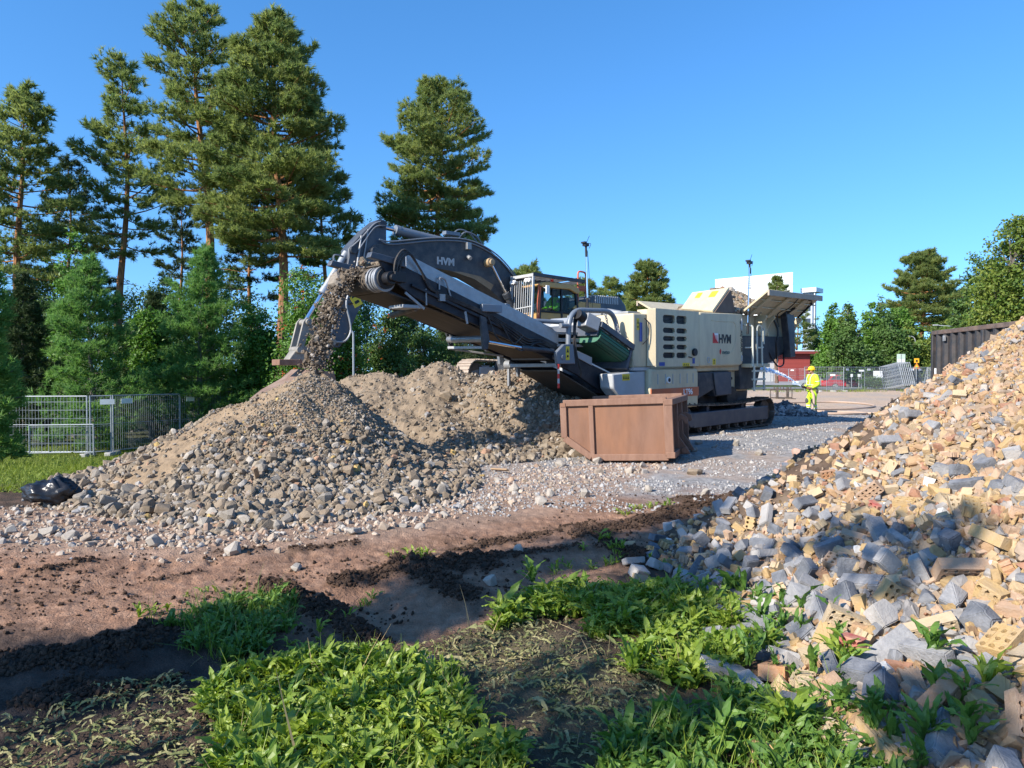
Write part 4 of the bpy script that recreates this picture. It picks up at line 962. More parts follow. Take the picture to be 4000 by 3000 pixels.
    for k in range(3): hs.tube(curve([(-3.68 + .03 * k, -.84, 1.75), (-3.66 + .02 * k, -.84, 2.35), (-3.45, -.7 - .03 * k, 2.72 - .04 * k), (-3.12 + .03 * k, -.6, 2.66 - .05 * k), (-3.1, -.6, 2.3)]), .018, 6)
    hs.tube(curve([(-3.66, -.86, 2.3), (-3.6, -.86, 1.9), (-3.5, -.88, 1.6), (-3.46, -.85, 1.45)]), .025, 6)
    hs.build('hydraulic_hose', m_black, p)
    # ------------------------------------------------ conveyor
    cv = bpy.data.objects.new('conveyor', None); COL.objects.link(cv); cv.parent = p; cv['label'] = 'long raised discharge conveyor'
    def zt(x): return 3.16 + (x + 8.05) * -.302            # belt centre line, upper section
    for s in (-1, 1):
        y0, y1 = (-.64, -.58) if s < 0 else (.58, .64)
        B().prism([(-8.25, zt(-8.25) + .28), (-7.9, zt(-7.9) + .33), (-3.95, zt(-3.95) + .22), (-3.9, zt(-3.9) - .16), (-6.0, zt(-6.0) - .13), (-7.5, zt(-7.5) - .12), (-7.9, zt(-7.9) - .02), (-8.1, zt(-8.1) + .1)], y0, y1).build('side_frame', m_conv, cv, bevel=.01)
        B().bar((-7.6, s * .665, zt(-7.6) + .06), (-3.95, s * .665, zt(-3.95) + .0), .05, .05).build('stringer', m_conv, cv, bevel=.008)
        yy = -.60 if s < 0 else .60
        q = [(-7.66, zt(-7.66) + .33), (-3.88, zt(-3.88) + .22), (-3.88, zt(-3.88) + .42), (-4.05, zt(-4.05) + .50), (-7.66, zt(-7.66) + .56)]
        B().prism(q, yy - .012, yy + .012).build('skirt_plate', m_galv, cv)
        B().prism([(-8.42, zt(-8.4) + .20), (-8.38, zt(-8.38) + .30), (-7.8, zt(-7.8) + .40), (-7.7, zt(-7.7) + .3)], s * .62 - .07, s * .62 + .07).build('head_guard', m_blue, cv, bevel=.01)
    b = B(); y0, y1 = -.50, .50; t = .02
    top = [(-8.12, zt(-8.12) + .22), (-3.9, zt(-3.9) + .16)]; bot = [(-8.0, zt(-8.0) - .20), (-6.9, zt(-6.9) - .15), (-3.9, zt(-3.9) - .12)]
    b.prism(top + [(p_[0], p_[1] - t) for p_ in reversed(top)], y0, y1); b.prism(bot + [(p_[0], p_[1] + t) for p_ in reversed(bot)], y0, y1)
    b.build('belt', m_belt, cv)
    b = B()
    for i in range(9): x = -7.2 + i * .4; b.cyl((x, -.56, zt(x) - .085), (x, .56, zt(x) - .085), .04, n=10)
    b.build('idler_rollers', m_black, cv)
    B().box(-7.9, -4.0, -.57, .57, 0, .001).build('x', m_ink, cv) if False else None
    dr = B().cyl((-8.05, -.60, zt(-8.05)), (-8.05, .60, zt(-8.05)), .17, n=28).build('head_pulley', m_black, cv, smooth=True)
    pr = [(-8.05 + .21 * math.cos(a), zt(-8.05) + .21 * math.sin(a)) for a in np.linspace(PI * .42, PI * 1.6, 16)]; pi_ = [(-8.05 + .18 * math.cos(a), zt(-8.05) + .18 * math.sin(a)) for a in np.linspace(PI * 1.6, PI * .42, 16)]
    B().prism(pr + pi_, -.30, .50).build('belt_wrap', m_belt, dr, smooth=True)
    b = B()
    for y, r_ in ((-.32, .212), (-.40, .205), (-.47, .20), (-.55, .215)): b.cyl((-8.05, y, zt(-8.05)), (-8.05, y + .045, zt(-8.05)), r_, n=28)
    b.build('drum_ring', m_steel, dr, bevel=.006)
    B().cyl((-8.05, -.76, zt(-8.05)), (-8.05, -.6, zt(-8.05)), .11, n=18).cyl((-8.05, -.82, zt(-8.05)), (-8.05, -.76, zt(-8.05)), .06, n=14).box(-8.02, -7.8, -.80, -.64, zt(-8) - .05, zt(-8) + .12).build('drive_motor', m_ink, dr, bevel=.008)
    b = B()
    for k in range(3): b.tube(curve([(-8.0 + .05 * k, -.72, zt(-8) + .06), (-7.95 + .06 * k, -.74, zt(-8) + .34), (-7.75 + .05 * k, -.72, zt(-8) + .5 - .03 * k), (-7.45, -.68, zt(-7.5) + .40), (-7.25 + .03 * k, -.67, zt(-7.25) + .16), (-7.05, -.66, zt(-7.05) + .12)], 6), .019, 7)
    for k in range(4): b.tube(curve([(-7.1, -.67, zt(-7.1) + .15 - .022 * k), (-6.0, -.68, zt(-6) + .17 - .022 * k), (-5.3, -.70, zt(-5.3) + .1 - .05 * k), (-4.9, -.73, zt(-4.9) + .02 - .05 * k), (-4.5, -.70, zt(-4.5) + .13 - .03 * k), (-4.0, -.68, zt(-4) + .1 - .02 * k), (-3.75, -.7, 1.75)], 8), .014, 6)
    b.tube(curve([(-5.9, -.7, zt(-5.9) + .1), (-5.7, -.75, zt(-5.7) - .25), (-5.3, -.74, zt(-5.3) - .22), (-5.0, -.72, zt(-5) + .05)], 8), .014, 6)
    b.tube(curve([(-5.6, -.7, zt(-5.6) + .1), (-5.2, -.78, zt(-5.2) - .3), (-4.7, -.74, zt(-4.7) - .02), (-4.4, -.7, zt(-4.4) + .1)], 8), .014, 6)
    b.build('hydraulic_hose', m_black, cv)
    b = B().tube(bend([(-7.0, -.66, zt(-7) + .2), (-7.0, -.66, zt(-7) + .42), (-6.86, -.66, zt(-6.9) + .42), (-6.75, -.66, zt(-6.8) + .15)], .06), .016, 6).box(-7.02, -6.9, -.70, -.64, zt(-7) + .0, zt(-7) + .12)
    b.build('pipe_bracket', m_steel, cv); B().tube([(-6.45, -.7, zt(-6.4) + .02), (-6.42, -.72, zt(-6.4) - .2)], .022, 6).build('pipe_bracket', m_steel, cv)
    B().tube([(-7.3, -.67, zt(-7.3) + .1), (-7.3, -.68, zt(-7.3) - .18)], .014, 6).build('pipe_bracket', m_steel, cv)
    # scraper under the head
    B().box(-7.75, -7.35, -.62, -.2, zt(-7.5) - .30, zt(-7.5) - .24).bar((-7.7, -.62, zt(-7.7) - .10), (-7.3, -.62, zt(-7.3) - .24), .02, .05).build('belt_scraper', m_steel, cv, bevel=.008)
    B().cyl((-7.4, -.5, zt(-7.4) - .25), (-7.2, .5, zt(-7.2) - .25), .06, n=12).build('return_roller', m_track, cv)
    # support frame under the belt
    B().prism([(-6.12, zt(-6.1) + .06), (-5.98, zt(-6) + .05), (-5.9, 2.2), (-5.95, 2.0), (-6.05, 2.0)], -.74, -.68).build('support_post', m_dark, cv, bevel=.01); B().prism([(-5.75, 2.56), (-5.62, 2.56), (-5.5, 2.1), (-5.6, 2.1)], .80, .84).build('support_post', m_dark, cv, bevel=.01)
    B().cyl((-5.98, -.68, 2.2), (-5.62, .8, 2.24), .065, n=14).build('support_roller', m_galv, cv)
    B().bar((-6.0, -.72, 2.04), (-5.58, .86, 2.08), .05, .05).bar((-5.58, .86, 2.06), (-4.4, .5, 1.9), .04, .04).bar((-5.55, .84, 2.14), (-5.75, .6, 2.4), .03, .03).build('support_frame', m_lgrey, cv, bevel=.006)
    B().cyl((-5.95, -.76, 2.14), (-5.1, -.76, 2.04), .03, n=12).build('cylinder_rod', m_chrome, cv); B().cyl((-5.1, -.76, 2.04), (-4.2, -.76, 1.98), .05, n=12).build('cylinder_barrel', m_dark, cv, bevel=.006)
    B().cyl((-5.1, -.3, 2.62), (-3.75, -.62, 2.58), .045, n=12).cyl((-5.2, -.3, 2.5), (-3.8, -.2, 2.48), .035, n=12).build('lift_cylinder', m_blue2, cv)
    B().prism([(-5.3, zt(-5.3) + .38), (-5.08, zt(-5.1) + .66), (-4.98, zt(-5) + .66), (-4.9, zt(-4.9) + .38)], -.34, -.28).build('lug', m_blue2, cv, bevel=.01); B().box(-6.05, -5.55, -.72, -.64, zt(-5.8) + .22, zt(-5.8) + .36).build('lug', m_blue2, cv, bevel=.01)
    # lower section into the machine
    def zl(x): return 1.86 + (x + 3.9) * -.43
    for s in (-1, 1):
        y0, y1 = (-.68, -.62) if s < 0 else (.62, .68)
        B().prism([(-4.1, zl(-4.1) + .14), (-3.7, zl(-3.7) + .20), (-1.42, zl(-1.42) + .44), (-1.4, .55), (-2.14, .9), (-3.4, 1.50), (-3.85, 1.66)], y0, y1).build('lower_side_plate', m_conv, cv, bevel=.01)
    B().bar((-3.45, -.66, zl(-3.45) + .22), (-2.0, -.66, zl(-2.0) + .37), .04, .035).box(-3.5, -2.9, -.7, -.68, 0, 0.001).build('edge_strip', m_white, cv) if False else B().bar((-2.95, -.665, zl(-2.95) + .28), (-1.5, -.665, zl(-1.5) + .43), .05, .03).build('edge_strip', m_white, cv)
    B().prism([(-3.5, zl(-3.5) + .20), (-2.92, zl(-2.92) + .24), (-2.92, zl(-2.92) + .42), (-3.48, zl(-3.48) + .34)], -.71, -.68).build('cover_plate', m_lgrey, cv, bevel=.008)
    B().prism([(-3.85, 1.60), (-2.1, .84), (-1.4, .5), (-1.4, .47), (-2.1, .81), (-3.85, 1.57)], -.55, .55).build('lower_belt', m_belt, cv)
    B().prism([(-4.2, 1.72), (-4.24, 1.95), (-4.0, 2.12), (-3.72, 2.13), (-3.66, 1.72)], -.88, -.80).prism([(-4.2, 1.72), (-4.24, 1.95), (-4.0, 2.12), (-3.72, 2.13), (-3.66, 1.72)], .80, .88).cyl((-4.05, -.9, 1.86), (-4.05, .9, 1.86), .05).build('hinge_bracket', m_blue2, cv, bevel=.015)
    sticker(cv, -3.9, -.88, 1.94, .11, .28, m_yel)
    B().box(-4.1, -3.95, -.75, .78, 1.66, 1.74).cyl((-4.02, .62, 1.72), (-4.02, .82, 1.72), .10, n=14).box(-4.06, -4.0, .68, .74, 1.25, 1.7).prism([(-3.95, 1.7), (-3.8, 1.7), (-3.86, 1.45), (-3.9, 1.45)], .55, .62).build('cross_beam', m_steel, cv, bevel=.01)
    rd = B(); zz = np.linspace(1.72, 1.24, 6)
    for i in range(5): rd.mat(i % 2); rd.cyl((-4.2, -.9, zz[i]), (-4.2, -.9, zz[i + 1]), .022, n=8)
    rd.build('marker_rod', [m_redp, m_lgrey], cv)
    # rubble still lying on the belt and going over the head
    rr = np.random.RandomState(3); n = 420; x = rr.uniform(-8.2, -4.2, n); y = rr.normal(0, .16, n)
    T = np.column_stack([x, y, 3.16 + (x + 8.05) * -.302 + .26 + .10 * np.exp(-(y / .2) ** 2) * rr.uniform(0, 1, n)])
    o = scatter('belt_load', ROCKS, T, .07 * np.exp(rr.normal(0, .4, n)), m_stone, rr); o.parent = p; tag(o, kind='stuff')
m_conv = M('navy_black_paint', (.010, .013, .021), (.018, .022, .03), .5, sc=3, dust=(.2, .17, .14), damt=.2, dsc=4, spec=.25)
m_teal = M('teal_ink', (.02, .10, .10), None, .5)
m_dusty = M('dusty_cream', (.45, .37, .28), (.36, .29, .22), .8, sc=6, dust=(.33, .27, .2), damt=.6, bump=.2)
m_rustdk = M('dark_worn_plate', (.09, .07, .06), (.13, .09, .07), .7, sc=5, dust=(.25, .2, .16), damt=.4)
m_blue2 = M('blue_steel_tube', (.17, .20, .235), (.13, .155, .19), .45, .2, sc=4, dust=DUST, damt=.3)
m_dkgreen = M('dark_green_seam', (.01, .05, .03), None, .7)
m_crail = M('pale_green_grey_paint', (.55, .56, .47), (.48, .49, .42), .5, sc=4, dust=DUST, damt=.3)
build_crusher()

# rubble in the hopper and the falling stream
m_stream = M('dark_brown_rubble', (1, 1, 1), None, .9, sc=14, pal=[(0, (.13, .10, .072)), (.3, (.18, .14, .10)), (.6, (.15, .12, .09)), (.85, (.24, .205, .165)), (.96, (.34, .30, .26))], spec=.2)  # browner, darker palette than the heap stones
def loose_rubble():
    rr = np.random.RandomState(5)
    n = 1900; x = rr.uniform(2.3, 5.4, n); y = rr.uniform(-1.25, 1.5, n)
    z = 3.02 + .78 * np.exp(-((x - 4.0) / 1.2) ** 2 - ((y - .15) / 1.0) ** 2) + rr.uniform(-.05, .05, n)
    o = scatter('hopper_rubble', ROCKS, np.column_stack([x, y, z]), .13 * np.exp(rr.normal(0, .35, n)), m_stone, rr)
    o.location = CR.location; o.rotation_euler = CR.rotation_euler
    tag(o, 'brown rubble heaped in the crusher hopper', None, kind='stuff')
    n = 2900; t = rr.uniform(0, 1, n) ** .8                      # thrown off the belt, then falling
    T0 = .62; tt = t * T0; vx = 1.35
    x = -8.18 - vx * tt * (1 + rr.normal(0, .05, n)); z = 3.30 - .302 * 0 + .35 * tt - 4.9 * tt ** 2 * (1 + rr.normal(0, .03, n))
    wd = .20 + .05 * t
    y = .08 + rr.normal(0, 1, n) * wd * .55; x += rr.normal(0, .045 + .05 * t, n); z += rr.normal(0, .04, n)
    s = .034 * np.exp(rr.normal(0, .55, n)) * (1 + .5 * (rr.uniform(0, 1, n) < .05))
    o = scatter('falling_rubble', ROCKS, np.column_stack([x, y, z]), s, m_stream, rr)
    o.location = CR.location; o.rotation_euler = CR.rotation_euler
    tag(o, 'stream of crushed rubble falling from the conveyor head onto the heap', None, kind='stuff')
loose_rubble()
# ---------------------------------------------------------------- excavator
EX = thing('excavator', 'dark grey crawler excavator on a rubble mound, its long arm reaching left', 'excavator', (EXC[0], EXC[1], 0), (0, 0, math.radians(218)))
def build_excavator():
    p = EX
    # undercarriage (turned 12 degrees against the upper body)
    uc = bpy.data.objects.new('undercarriage', None); COL.objects.link(uc); uc.parent = p; uc.rotation_euler = (0, 0, math.radians(12)); uc.location = (0, 0, EXC_Z)
    for s in (-1, 1):
        ya, yb = (s * 1.62, s * 1.02) if s < 0 else (1.02, 1.62)
        t = track_part(uc, -1.75, 1.85, .46, ya, yb, .50, 46, .03, m_trackl, 'track_shoes')
        B().box(-1.6, 1.7, min(ya, yb) + .08, max(ya, yb) - .08, .28, .74).prism([(1.2, .2), (2.05, .35), (2.1, .62), (1.2, .8)], min(ya, yb) + .1, max(ya, yb) - .1).build('track_frame', m_lgrey, uc, bevel=.03)
        b = B()
        for i in range(8): b.cyl((-1.5 + i * .44, ya + .06, .2), (-1.5 + i * .44, yb - .06, .2), .11, n=12)
        b.cyl((1.85, ya + .1, .5), (1.85, yb - .1, .5), .38, n=20).cyl((-1.75, ya + .1, .5), (-1.75, yb - .1, .5), .38, n=20); b.build('track_wheels', m_track, uc)
    B().box(-1.0, 1.0, -1.1, 1.1, .5, .95).cyl((0, 0, .9), (0, 0, 1.25), .75, n=28).build('centre_frame', m_dark, uc, bevel=.03)
    # upper body
    B().box(-2.6, 1.2, -1.45, 1.42, 2.3, 2.75).build('deck', m_dark, p, bevel=.04)
    cw = [(-1.75, -1.47), (-2.2, -1.47), (-2.75, -1.1), (-2.95, -.5), (-2.95, .5), (-2.75, 1.1), (-2.25, 1.44), (-1.75, 1.44)]
    B().prism(cw, 2.4, 3.62, 'z').build('counterweight', m_blue, p, bevel=.06, seg=3)
    B().prism([(-2.72, 3.6), (-2.66, 3.85), (-2.35, 4.14), (-.95, 4.08), (-.8, 3.85), (-.8, 3.6)], -1.35, 1.38).build('engine_hood', m_blue, p, bevel=.07, seg=3)
    b = B()
    for i in range(13): b.box(-2.25 + i * .085, -2.21 + i * .085, 1.2, 1.395, 3.86, 4.115)
    b.build('hood_vents', m_lgrey, p)
    B().box(-1.74, -.3, .95, 1.43, 2.76, 3.62).build('side_compartment', m_blue, p, bevel=.02)
    B().prism([(-1.40, 3.62), (-.55, 3.62), (-.15, 3.62), (-.48, 3.86), (-1.40, 3.84)], .80, 1.44).build('yellow_cover', m_machy, p, bevel=.02)
    b = B().box(-1.02, -1.012, 1.438, 1.446, 3.62, 3.84).box(-.72, -.712, 1.438, 1.446, 3.62, 3.84); b.build('cover_seam', m_ink, p)
    B().box(-1.6, 1.2, -1.4, -.75, 2.75, 3.5).build('right_side_box', m_blue, p, bevel=.05)
    text('lettering', 'EC', .30, m_white, p, (-2.42, 1.452, 3.15), (PI / 2, PI / 2, PI), bold=.006)
    # cab
    cab = bpy.data.objects.new('cab', None); COL.objects.link(cab); cab.parent = p; cab['label'] = 'yellow roofed operator cab with barred guards'
    y0, y1 = .48, 1.44; z0 = 2.75
    b = B()
    for y in (y0 + .03, y1 - .03):
        b.bar((1.22, y, z0), (1.12, y, 4.30), .07, .06); b.bar((.30, y, z0), (.30, y, 4.34), .07, .07); b.bar((-.42, y, z0 + .5), (-.28, y, 4.25), .08, .08)
        b.bar((1.2, y, z0 + .72), (-.42, y, z0 + .72), .06, .06); b.bar((1.13, y, 4.30), (-.28, y, 4.28), .06, .07)
    b.bar((1.13, y0, 4.30), (1.13, y1, 4.30), .07, .07).bar((-.3, y0, 4.27), (-.3, y1, 4.27), .07, .07).bar((1.2, y0, z0 + .05), (1.2, y1, z0 + .05), .07, .07)
    b.build('cab_frame', m_ink, cab, bevel=.012)
    B().box(-.42, 1.24, y0, y1 - .02, z0, z0 + .70).build('cab_body', m_machy, cab, bevel=.03)
    B().prism([(-.42, 4.14), (-.36, 4.28), (-.1, 4.36), (.9, 4.37), (1.16, 4.34), (1.24, 4.24), (1.1, 4.20), (0, 4.20), (-.32, 4.08)], y0 - .02, y1 + .05).build('cab_roof', m_machy, cab, bevel=.02)
    B().box(.335, 1.12, y1 - .035, y1 - .03, z0 + .74, 4.26).box(-.3, .265, y1 - .035, y1 - .03, z0 + .74, 4.22).box(.335, 1.12, y0 + .03, y0 + .035, z0 + .74, 4.26).box(1.165, 1.17, y0 + .06, y1 - .06, z0 + .1, 4.26).build('cab_glass', m_glass, cab)
    b = B().bar((.68, y1 - .02, z0 + .74), (.68, y1 - .02, 4.27), .03, .03); b.build('door_divider', m_ink, cab)
    B().bar((1.26, y1 + .0, z0 + .3), (1.18, y1 + .0, 4.2), .035, .035).tube(bend([(1.3, y1, 3.2), (1.35, y1 + .06, 3.7), (1.25, y1 + .02, 4.3)], .2), .02, 6).build('orange_pillar', m_rail, cab)
    B().box(.92, 1.06, y1 + .10, y1 + .14, 4.0, 4.25).bar((1.1, y1 + .02, 4.2), (1.0, y1 + .12, 4.15), .02, .02).build('mirror', m_white, cab, bevel=.02)
    B().box(-.1, .35, .70, 1.2, 3.3, 3.4).box(-.28, -.12, .72, 1.18, 3.3, 4.0).build('seat', m_ink, cab, bevel=.05)
    # guards
    b = B()
    for i in range(10): b.bar((1.52, y0 - .02 + i * .107, 2.9), (1.46, y0 - .02 + i * .107, 4.42), .022, .022)
    for y in (y0 - .06, y1 + .02): b.bar((1.54, y, 2.85), (1.47, y, 4.50), .06, .06)
    for z in (2.88, 3.55): b.bar((1.52, y0 - .06, z), (1.50, y1 + .04, z + .06), .03, .03)
    b.bar((1.46, y0 - .1, 4.54), (1.46, y1 + .05, 4.54), .09, .09); b.build('front_guard', m_lgrey, cab)
    b = B().bar((1.5, y1 + .02, 4.56), (-.62, y1 + .02, 4.50), .08, .10).bar((1.5, y0 - .06, 4.56), (-.62, y0 - .06, 4.50), .08, .10)
    for i in range(9): x = 1.3 - i * .2; b.bar((x, y0 - .06, 4.56), (x, y1 + .02, 4.56), .05, .04)
    b.bar((-.6, y0 - .06, 4.5), (-.6, y1 + .02, 4.5), .05, .12); b.build('roof_guard', m_dark, cab)
    b = B()
    for y in (y0 + .02, y0 + .14, y1 - .22, y1 - .08): b.cyl((1.50, y, 4.40), (1.58, y, 4.39), .06, n=12)
    b.build('work_lights', m_white, cab); B().cyl((.5, 1.2, 4.44), (.5, 1.2, 4.50), .05, n=10).build('beacon', m_redp, cab)
    # rails
    B().tube(bend([(-.60, 1.2, 3.6), (-.60, 1.2, 4.86), (-.95, 1.2, 4.84), (-.97, 1.2, 3.6)], .12), .03, 8).tube([(-.60, 1.2, 4.28), (-.96, 1.2, 4.28)], .025, 8).box(-.93, -.62, 1.19, 1.21, 4.22, 4.40).build('handrail', m_rail, p, smooth=True)
    # boom (slab with swan neck), pins, cylinders
    P = [(.15, 2.9), (.35, 3.45), (1.05, 4.40), (1.75, 5.05), (2.35, 5.42), (3.05, 5.60), (3.9, 5.56), (5.0, 5.36), (6.1, 5.10), (6.28, 4.92), (6.2, 4.74), (5.9, 4.68), (4.8, 4.66), (3.7, 4.60), (3.0, 4.50), (2.3, 4.22), (1.7, 3.75), (1.1, 3.1), (.75, 2.75), (.35, 2.7)]
    P = [(q.x, q.y) for q in [Vector((a, c)) for a, c in P]]
    bo = B().prism(P, -.38, .30).build('boom', m_dark, p, bevel=.02)
    u = [(2.5, 4.30), (3.0, 4.50), (3.7, 4.60), (4.8, 4.655), (4.8, 4.64), (3.7, 4.585), (3.0, 4.485), (2.5, 4.285)]
    B().prism([(2.2, 4.13), (2.8, 4.42), (3.6, 4.585), (3.3, 4.60), (2.6, 4.52), (2.1, 4.3)], .301, .306).build('dirt_patch', m_heapdirt, bo)
    text('lettering', 'HVM', .29, m_lgrey, bo, (4.14, .304, 4.76), (PI / 2, 0, PI), bold=.012, sx=1.0)
    B().cyl((2.34, -.5, 4.95), (2.34, .52, 4.95), .13, n=20).cyl((2.34, .52, 4.95), (2.34, .60, 4.95), .09, n=16).build('boom_pin', m_machy2, bo, bevel=.01)
    for y in (.46, -.54):
        B().cyl((2.34, y, 4.95), (1.72, y, 4.0), .05, n=14).build('cylinder_rod', m_chrome, bo); B().cyl((1.72, y, 4.0), (.95, y, 2.85), .10, n=16).cyl((1.76, y, 4.06), (1.66, y, 3.92), .125, n=16).build('cylinder_barrel', m_dark, bo, bevel=.01)
    B().cyl((3.15, -.04, 5.44), (5.25, -.04, 5.64), .13, n=18).cyl((5.18, -.04, 5.63), (5.32, -.04, 5.645), .15, n=18).build('arm_cylinder', m_blue2, bo, bevel=.01)
    B().cyl((5.25, -.04, 5.64), (5.95, -.04, 5.70), .06, n=14).build('cylinder_rod', m_chrome, bo)
    B().prism([(2.95, 5.55), (3.05, 5.66), (3.3, 5.62), (3.4, 5.5)], -.2, .12).build('lug', m_dark, bo, bevel=.01)
    b = B()
    for y, o in ((.31, .06), (.31, .14), (-.2, 0)):
        b.tube(curve([(.6, y + .02, 3.9), (1.2, y + .02, 4.66 - o), (2.0, y + .02, 5.3 - o), (3.0, y + .02, 5.62 - o), (4.2, y + .02, 5.56 - o), (5.6, y + .02, 5.3 - o), (6.0, y + .02, 5.25)]), .022, 6)
    b.tube(curve([(3.3, .1, 5.58), (3.0, .1, 5.84), (2.6, .1, 5.76), (2.35, .1, 5.5)]), .024, 6).tube(curve([(3.5, 0, 5.6), (3.2, 0, 5.9), (2.8, 0, 5.85), (2.4, 0, 5.5)]), .022, 6).box(3.2, 3.7, -.1, .12, 5.70, 5.80)
    b.build('hydraulic_pipes', m_blue2, bo)
    b = B().box(3.0, 3.14, .30, .42, 5.28, 5.48).cyl((3.05, .30, 5.08), (3.05, .44, 5.0), .06, n=10); b.build('boom_light', m_steel, bo)
    # arm
    A = [(5.72, 5.78), (5.86, 5.84), (6.0, 5.80), (6.35, 5.50), (6.72, 5.10), (6.85, 4.92), (6.84, 4.70), (6.95, 4.2), (7.25, 3.1), (7.40, 2.45), (7.30, 2.28), (7.12, 2.28), (6.95, 2.5), (6.6, 3.2), (6.2, 4.0), (5.9, 4.66), (5.72, 5.2)]
    ar = B().prism(A, -.27, .22).build('arm', m_blue, p, bevel=.02)
    for px_, pz_, y0_, y1_ in ((6.15, 4.92, -.45, .40), (5.85, 5.70, -.34, .28), (6.72, 4.90, -.34, .30)): B().cyl((px_, y0_, pz_), (px_, y1_, pz_), .105, n=18).build('arm_pin', m_dark, ar, bevel=.008)
    sticker_M = Matrix.Translation((6.68, .225, 3.62)) @ Matrix.Rotation(math.radians(30), 4, 'Y')
    b = B().xf(sticker_M); b.box(-.13, .13, -.002, .003, -.24, .24); b.mat(1).prism([(-.09, .02), (.09, .02), (0, .18)], .002, .005).box(-.07, .07, .002, .005, -.16, -.08); b.build('warning_sticker', [m_yel, m_ink], ar)
    b = B().tube(curve([(6.5, .26, 5.3), (6.6, .27, 4.7), (6.72, .28, 4.1), (6.95, .28, 3.5), (6.86, .29, 3.0), (6.84, .29, 2.7), (7.0, .28, 2.45), (7.3, .26, 2.42)]), .028, 7)
    b.tube(curve([(6.3, .26, 5.5), (6.42, .27, 4.8), (6.6, .28, 4.1), (6.88, .28, 3.6)]), .02, 6).tube(curve([(5.8, .26, 5.78), (6.1, .26, 5.68), (6.5, .27, 5.25), (6.8, .2, 4.95)]), .02, 6).tube(curve([(5.72, .26, 5.68), (6.1, .27, 5.58), (6.45, .28, 5.12), (6.6, .28, 4.9)]), .02, 6)
    b.build('hydraulic_pipes', m_steel, ar)
    bc = B().cyl((6.80, -.02, 4.86), (7.47, -.02, 3.75), .095, n=18).cyl((7.40, -.02, 3.86), (7.50, -.02, 3.70), .115, n=18).build('bucket_cylinder', m_blue3, ar, bevel=.01)
    B().cyl((7.47, -.02, 3.75), (7.98, -.02, 2.92), .058, n=14).build('cylinder_rod', m_chrome, bc)
    B().tube(curve([(6.95, .1, 4.72), (7.22, .12, 4.72), (7.2, .1, 4.42)]), .025, 6).build('hose', m_blue2, bc)
    # links, tilt coupler and bucket
    lk = B()
    for y in (-.24, .20): lk.prism([(7.86, 2.98), (8.02, 3.04), (8.12, 2.92), (8.30, 2.22), (8.24, 2.12), (8.14, 2.16)], y - .035, y + .035).prism([(7.30, 2.50), (7.38, 2.58), (8.04, 3.0), (8.0, 2.86), (7.36, 2.38)], y - .1, y - .04)
    lk.cyl((7.98, -.34, 2.92), (7.98, .32, 2.92), .085, n=16).cyl((8.22, -.30, 2.2), (8.22, .28, 2.2), .09, n=16).cyl((7.34, -.34, 2.42), (7.34, .30, 2.42), .10, n=16).build('bucket_link', m_steel2, ar, bevel=.01)
    cp = B().prism([(7.4, 2.4), (7.7, 2.32), (8.1, 2.30), (8.34, 2.15), (8.52, 1.9), (8.2, 1.84), (7.6, 1.92), (7.3, 2.1)], -.22, .18).cyl((7.75, -.02, 2.0), (7.75, -.02, 1.72), .32, n=22).build('tilt_coupler', m_steel2, ar, bevel=.02)
    B().box(8.15, 8.75, -.3, .24, 1.80, 1.95).build('coupler_plate', m_rust, cp, bevel=.01); B().tube(curve([(8.15, .25, 1.85), (7.85, .28, 1.82), (7.6, .25, 1.72)]), .03, 7).build('hose', m_machy2, cp)
    bk = B(); prof = [(7.5, 1.62), (8.05, 1.70), (8.35, 1.45), (8.85, 1.18), (9.15, .95), (9.05, .88), (8.3, .8), (7.7, .9), (7.4, 1.2)]
    for y in (-.75, .70): bk.prism(prof, y - .03, y + .03)
    inner = [(7.5, 1.62), (8.05, 1.70), (8.35, 1.45), (8.85, 1.18), (9.15, .95), (9.1, .92), (8.8, 1.12), (8.3, 1.38), (8.03, 1.64), (7.52, 1.57)]
    bk.prism(inner, -.75, .70).prism([(7.4, 1.2), (7.7, .9), (8.3, .8), (8.3, .84), (7.72, .94), (7.45, 1.22), (7.52, 1.6), (7.48, 1.6)], -.75, .70); bk.build('bucket', m_rust2, ar, bevel=.008)
m_machy2 = M('dusty_yellow_pin', (.40, .28, .14), (.3, .2, .1), .6, sc=6, dust=DUST, damt=.5)
m_trackl = M('dusty_track', (.42, .34, .27), (.28, .22, .17), .75, .2, sc=7, dust=(.4, .32, .25), damt=.6, bump=.2)
m_steel2 = M('worn_grey_steel', (.24, .225, .20), (.16, .15, .135), .6, .2, sc=6, dust=(.42, .37, .3), damt=.6, bump=.1)
m_blue3 = M('dusty_blue_cylinder', (.30, .33, .37), (.24, .27, .31), .5, .2, sc=5, dust=(.40, .36, .3), damt=.6)
m_rust2 = M('brown_bucket', (.24, .16, .12), (.17, .11, .085), .7, .2, sc=5, dust=(.36, .28, .22), damt=.6, bump=.15)
build_excavator()
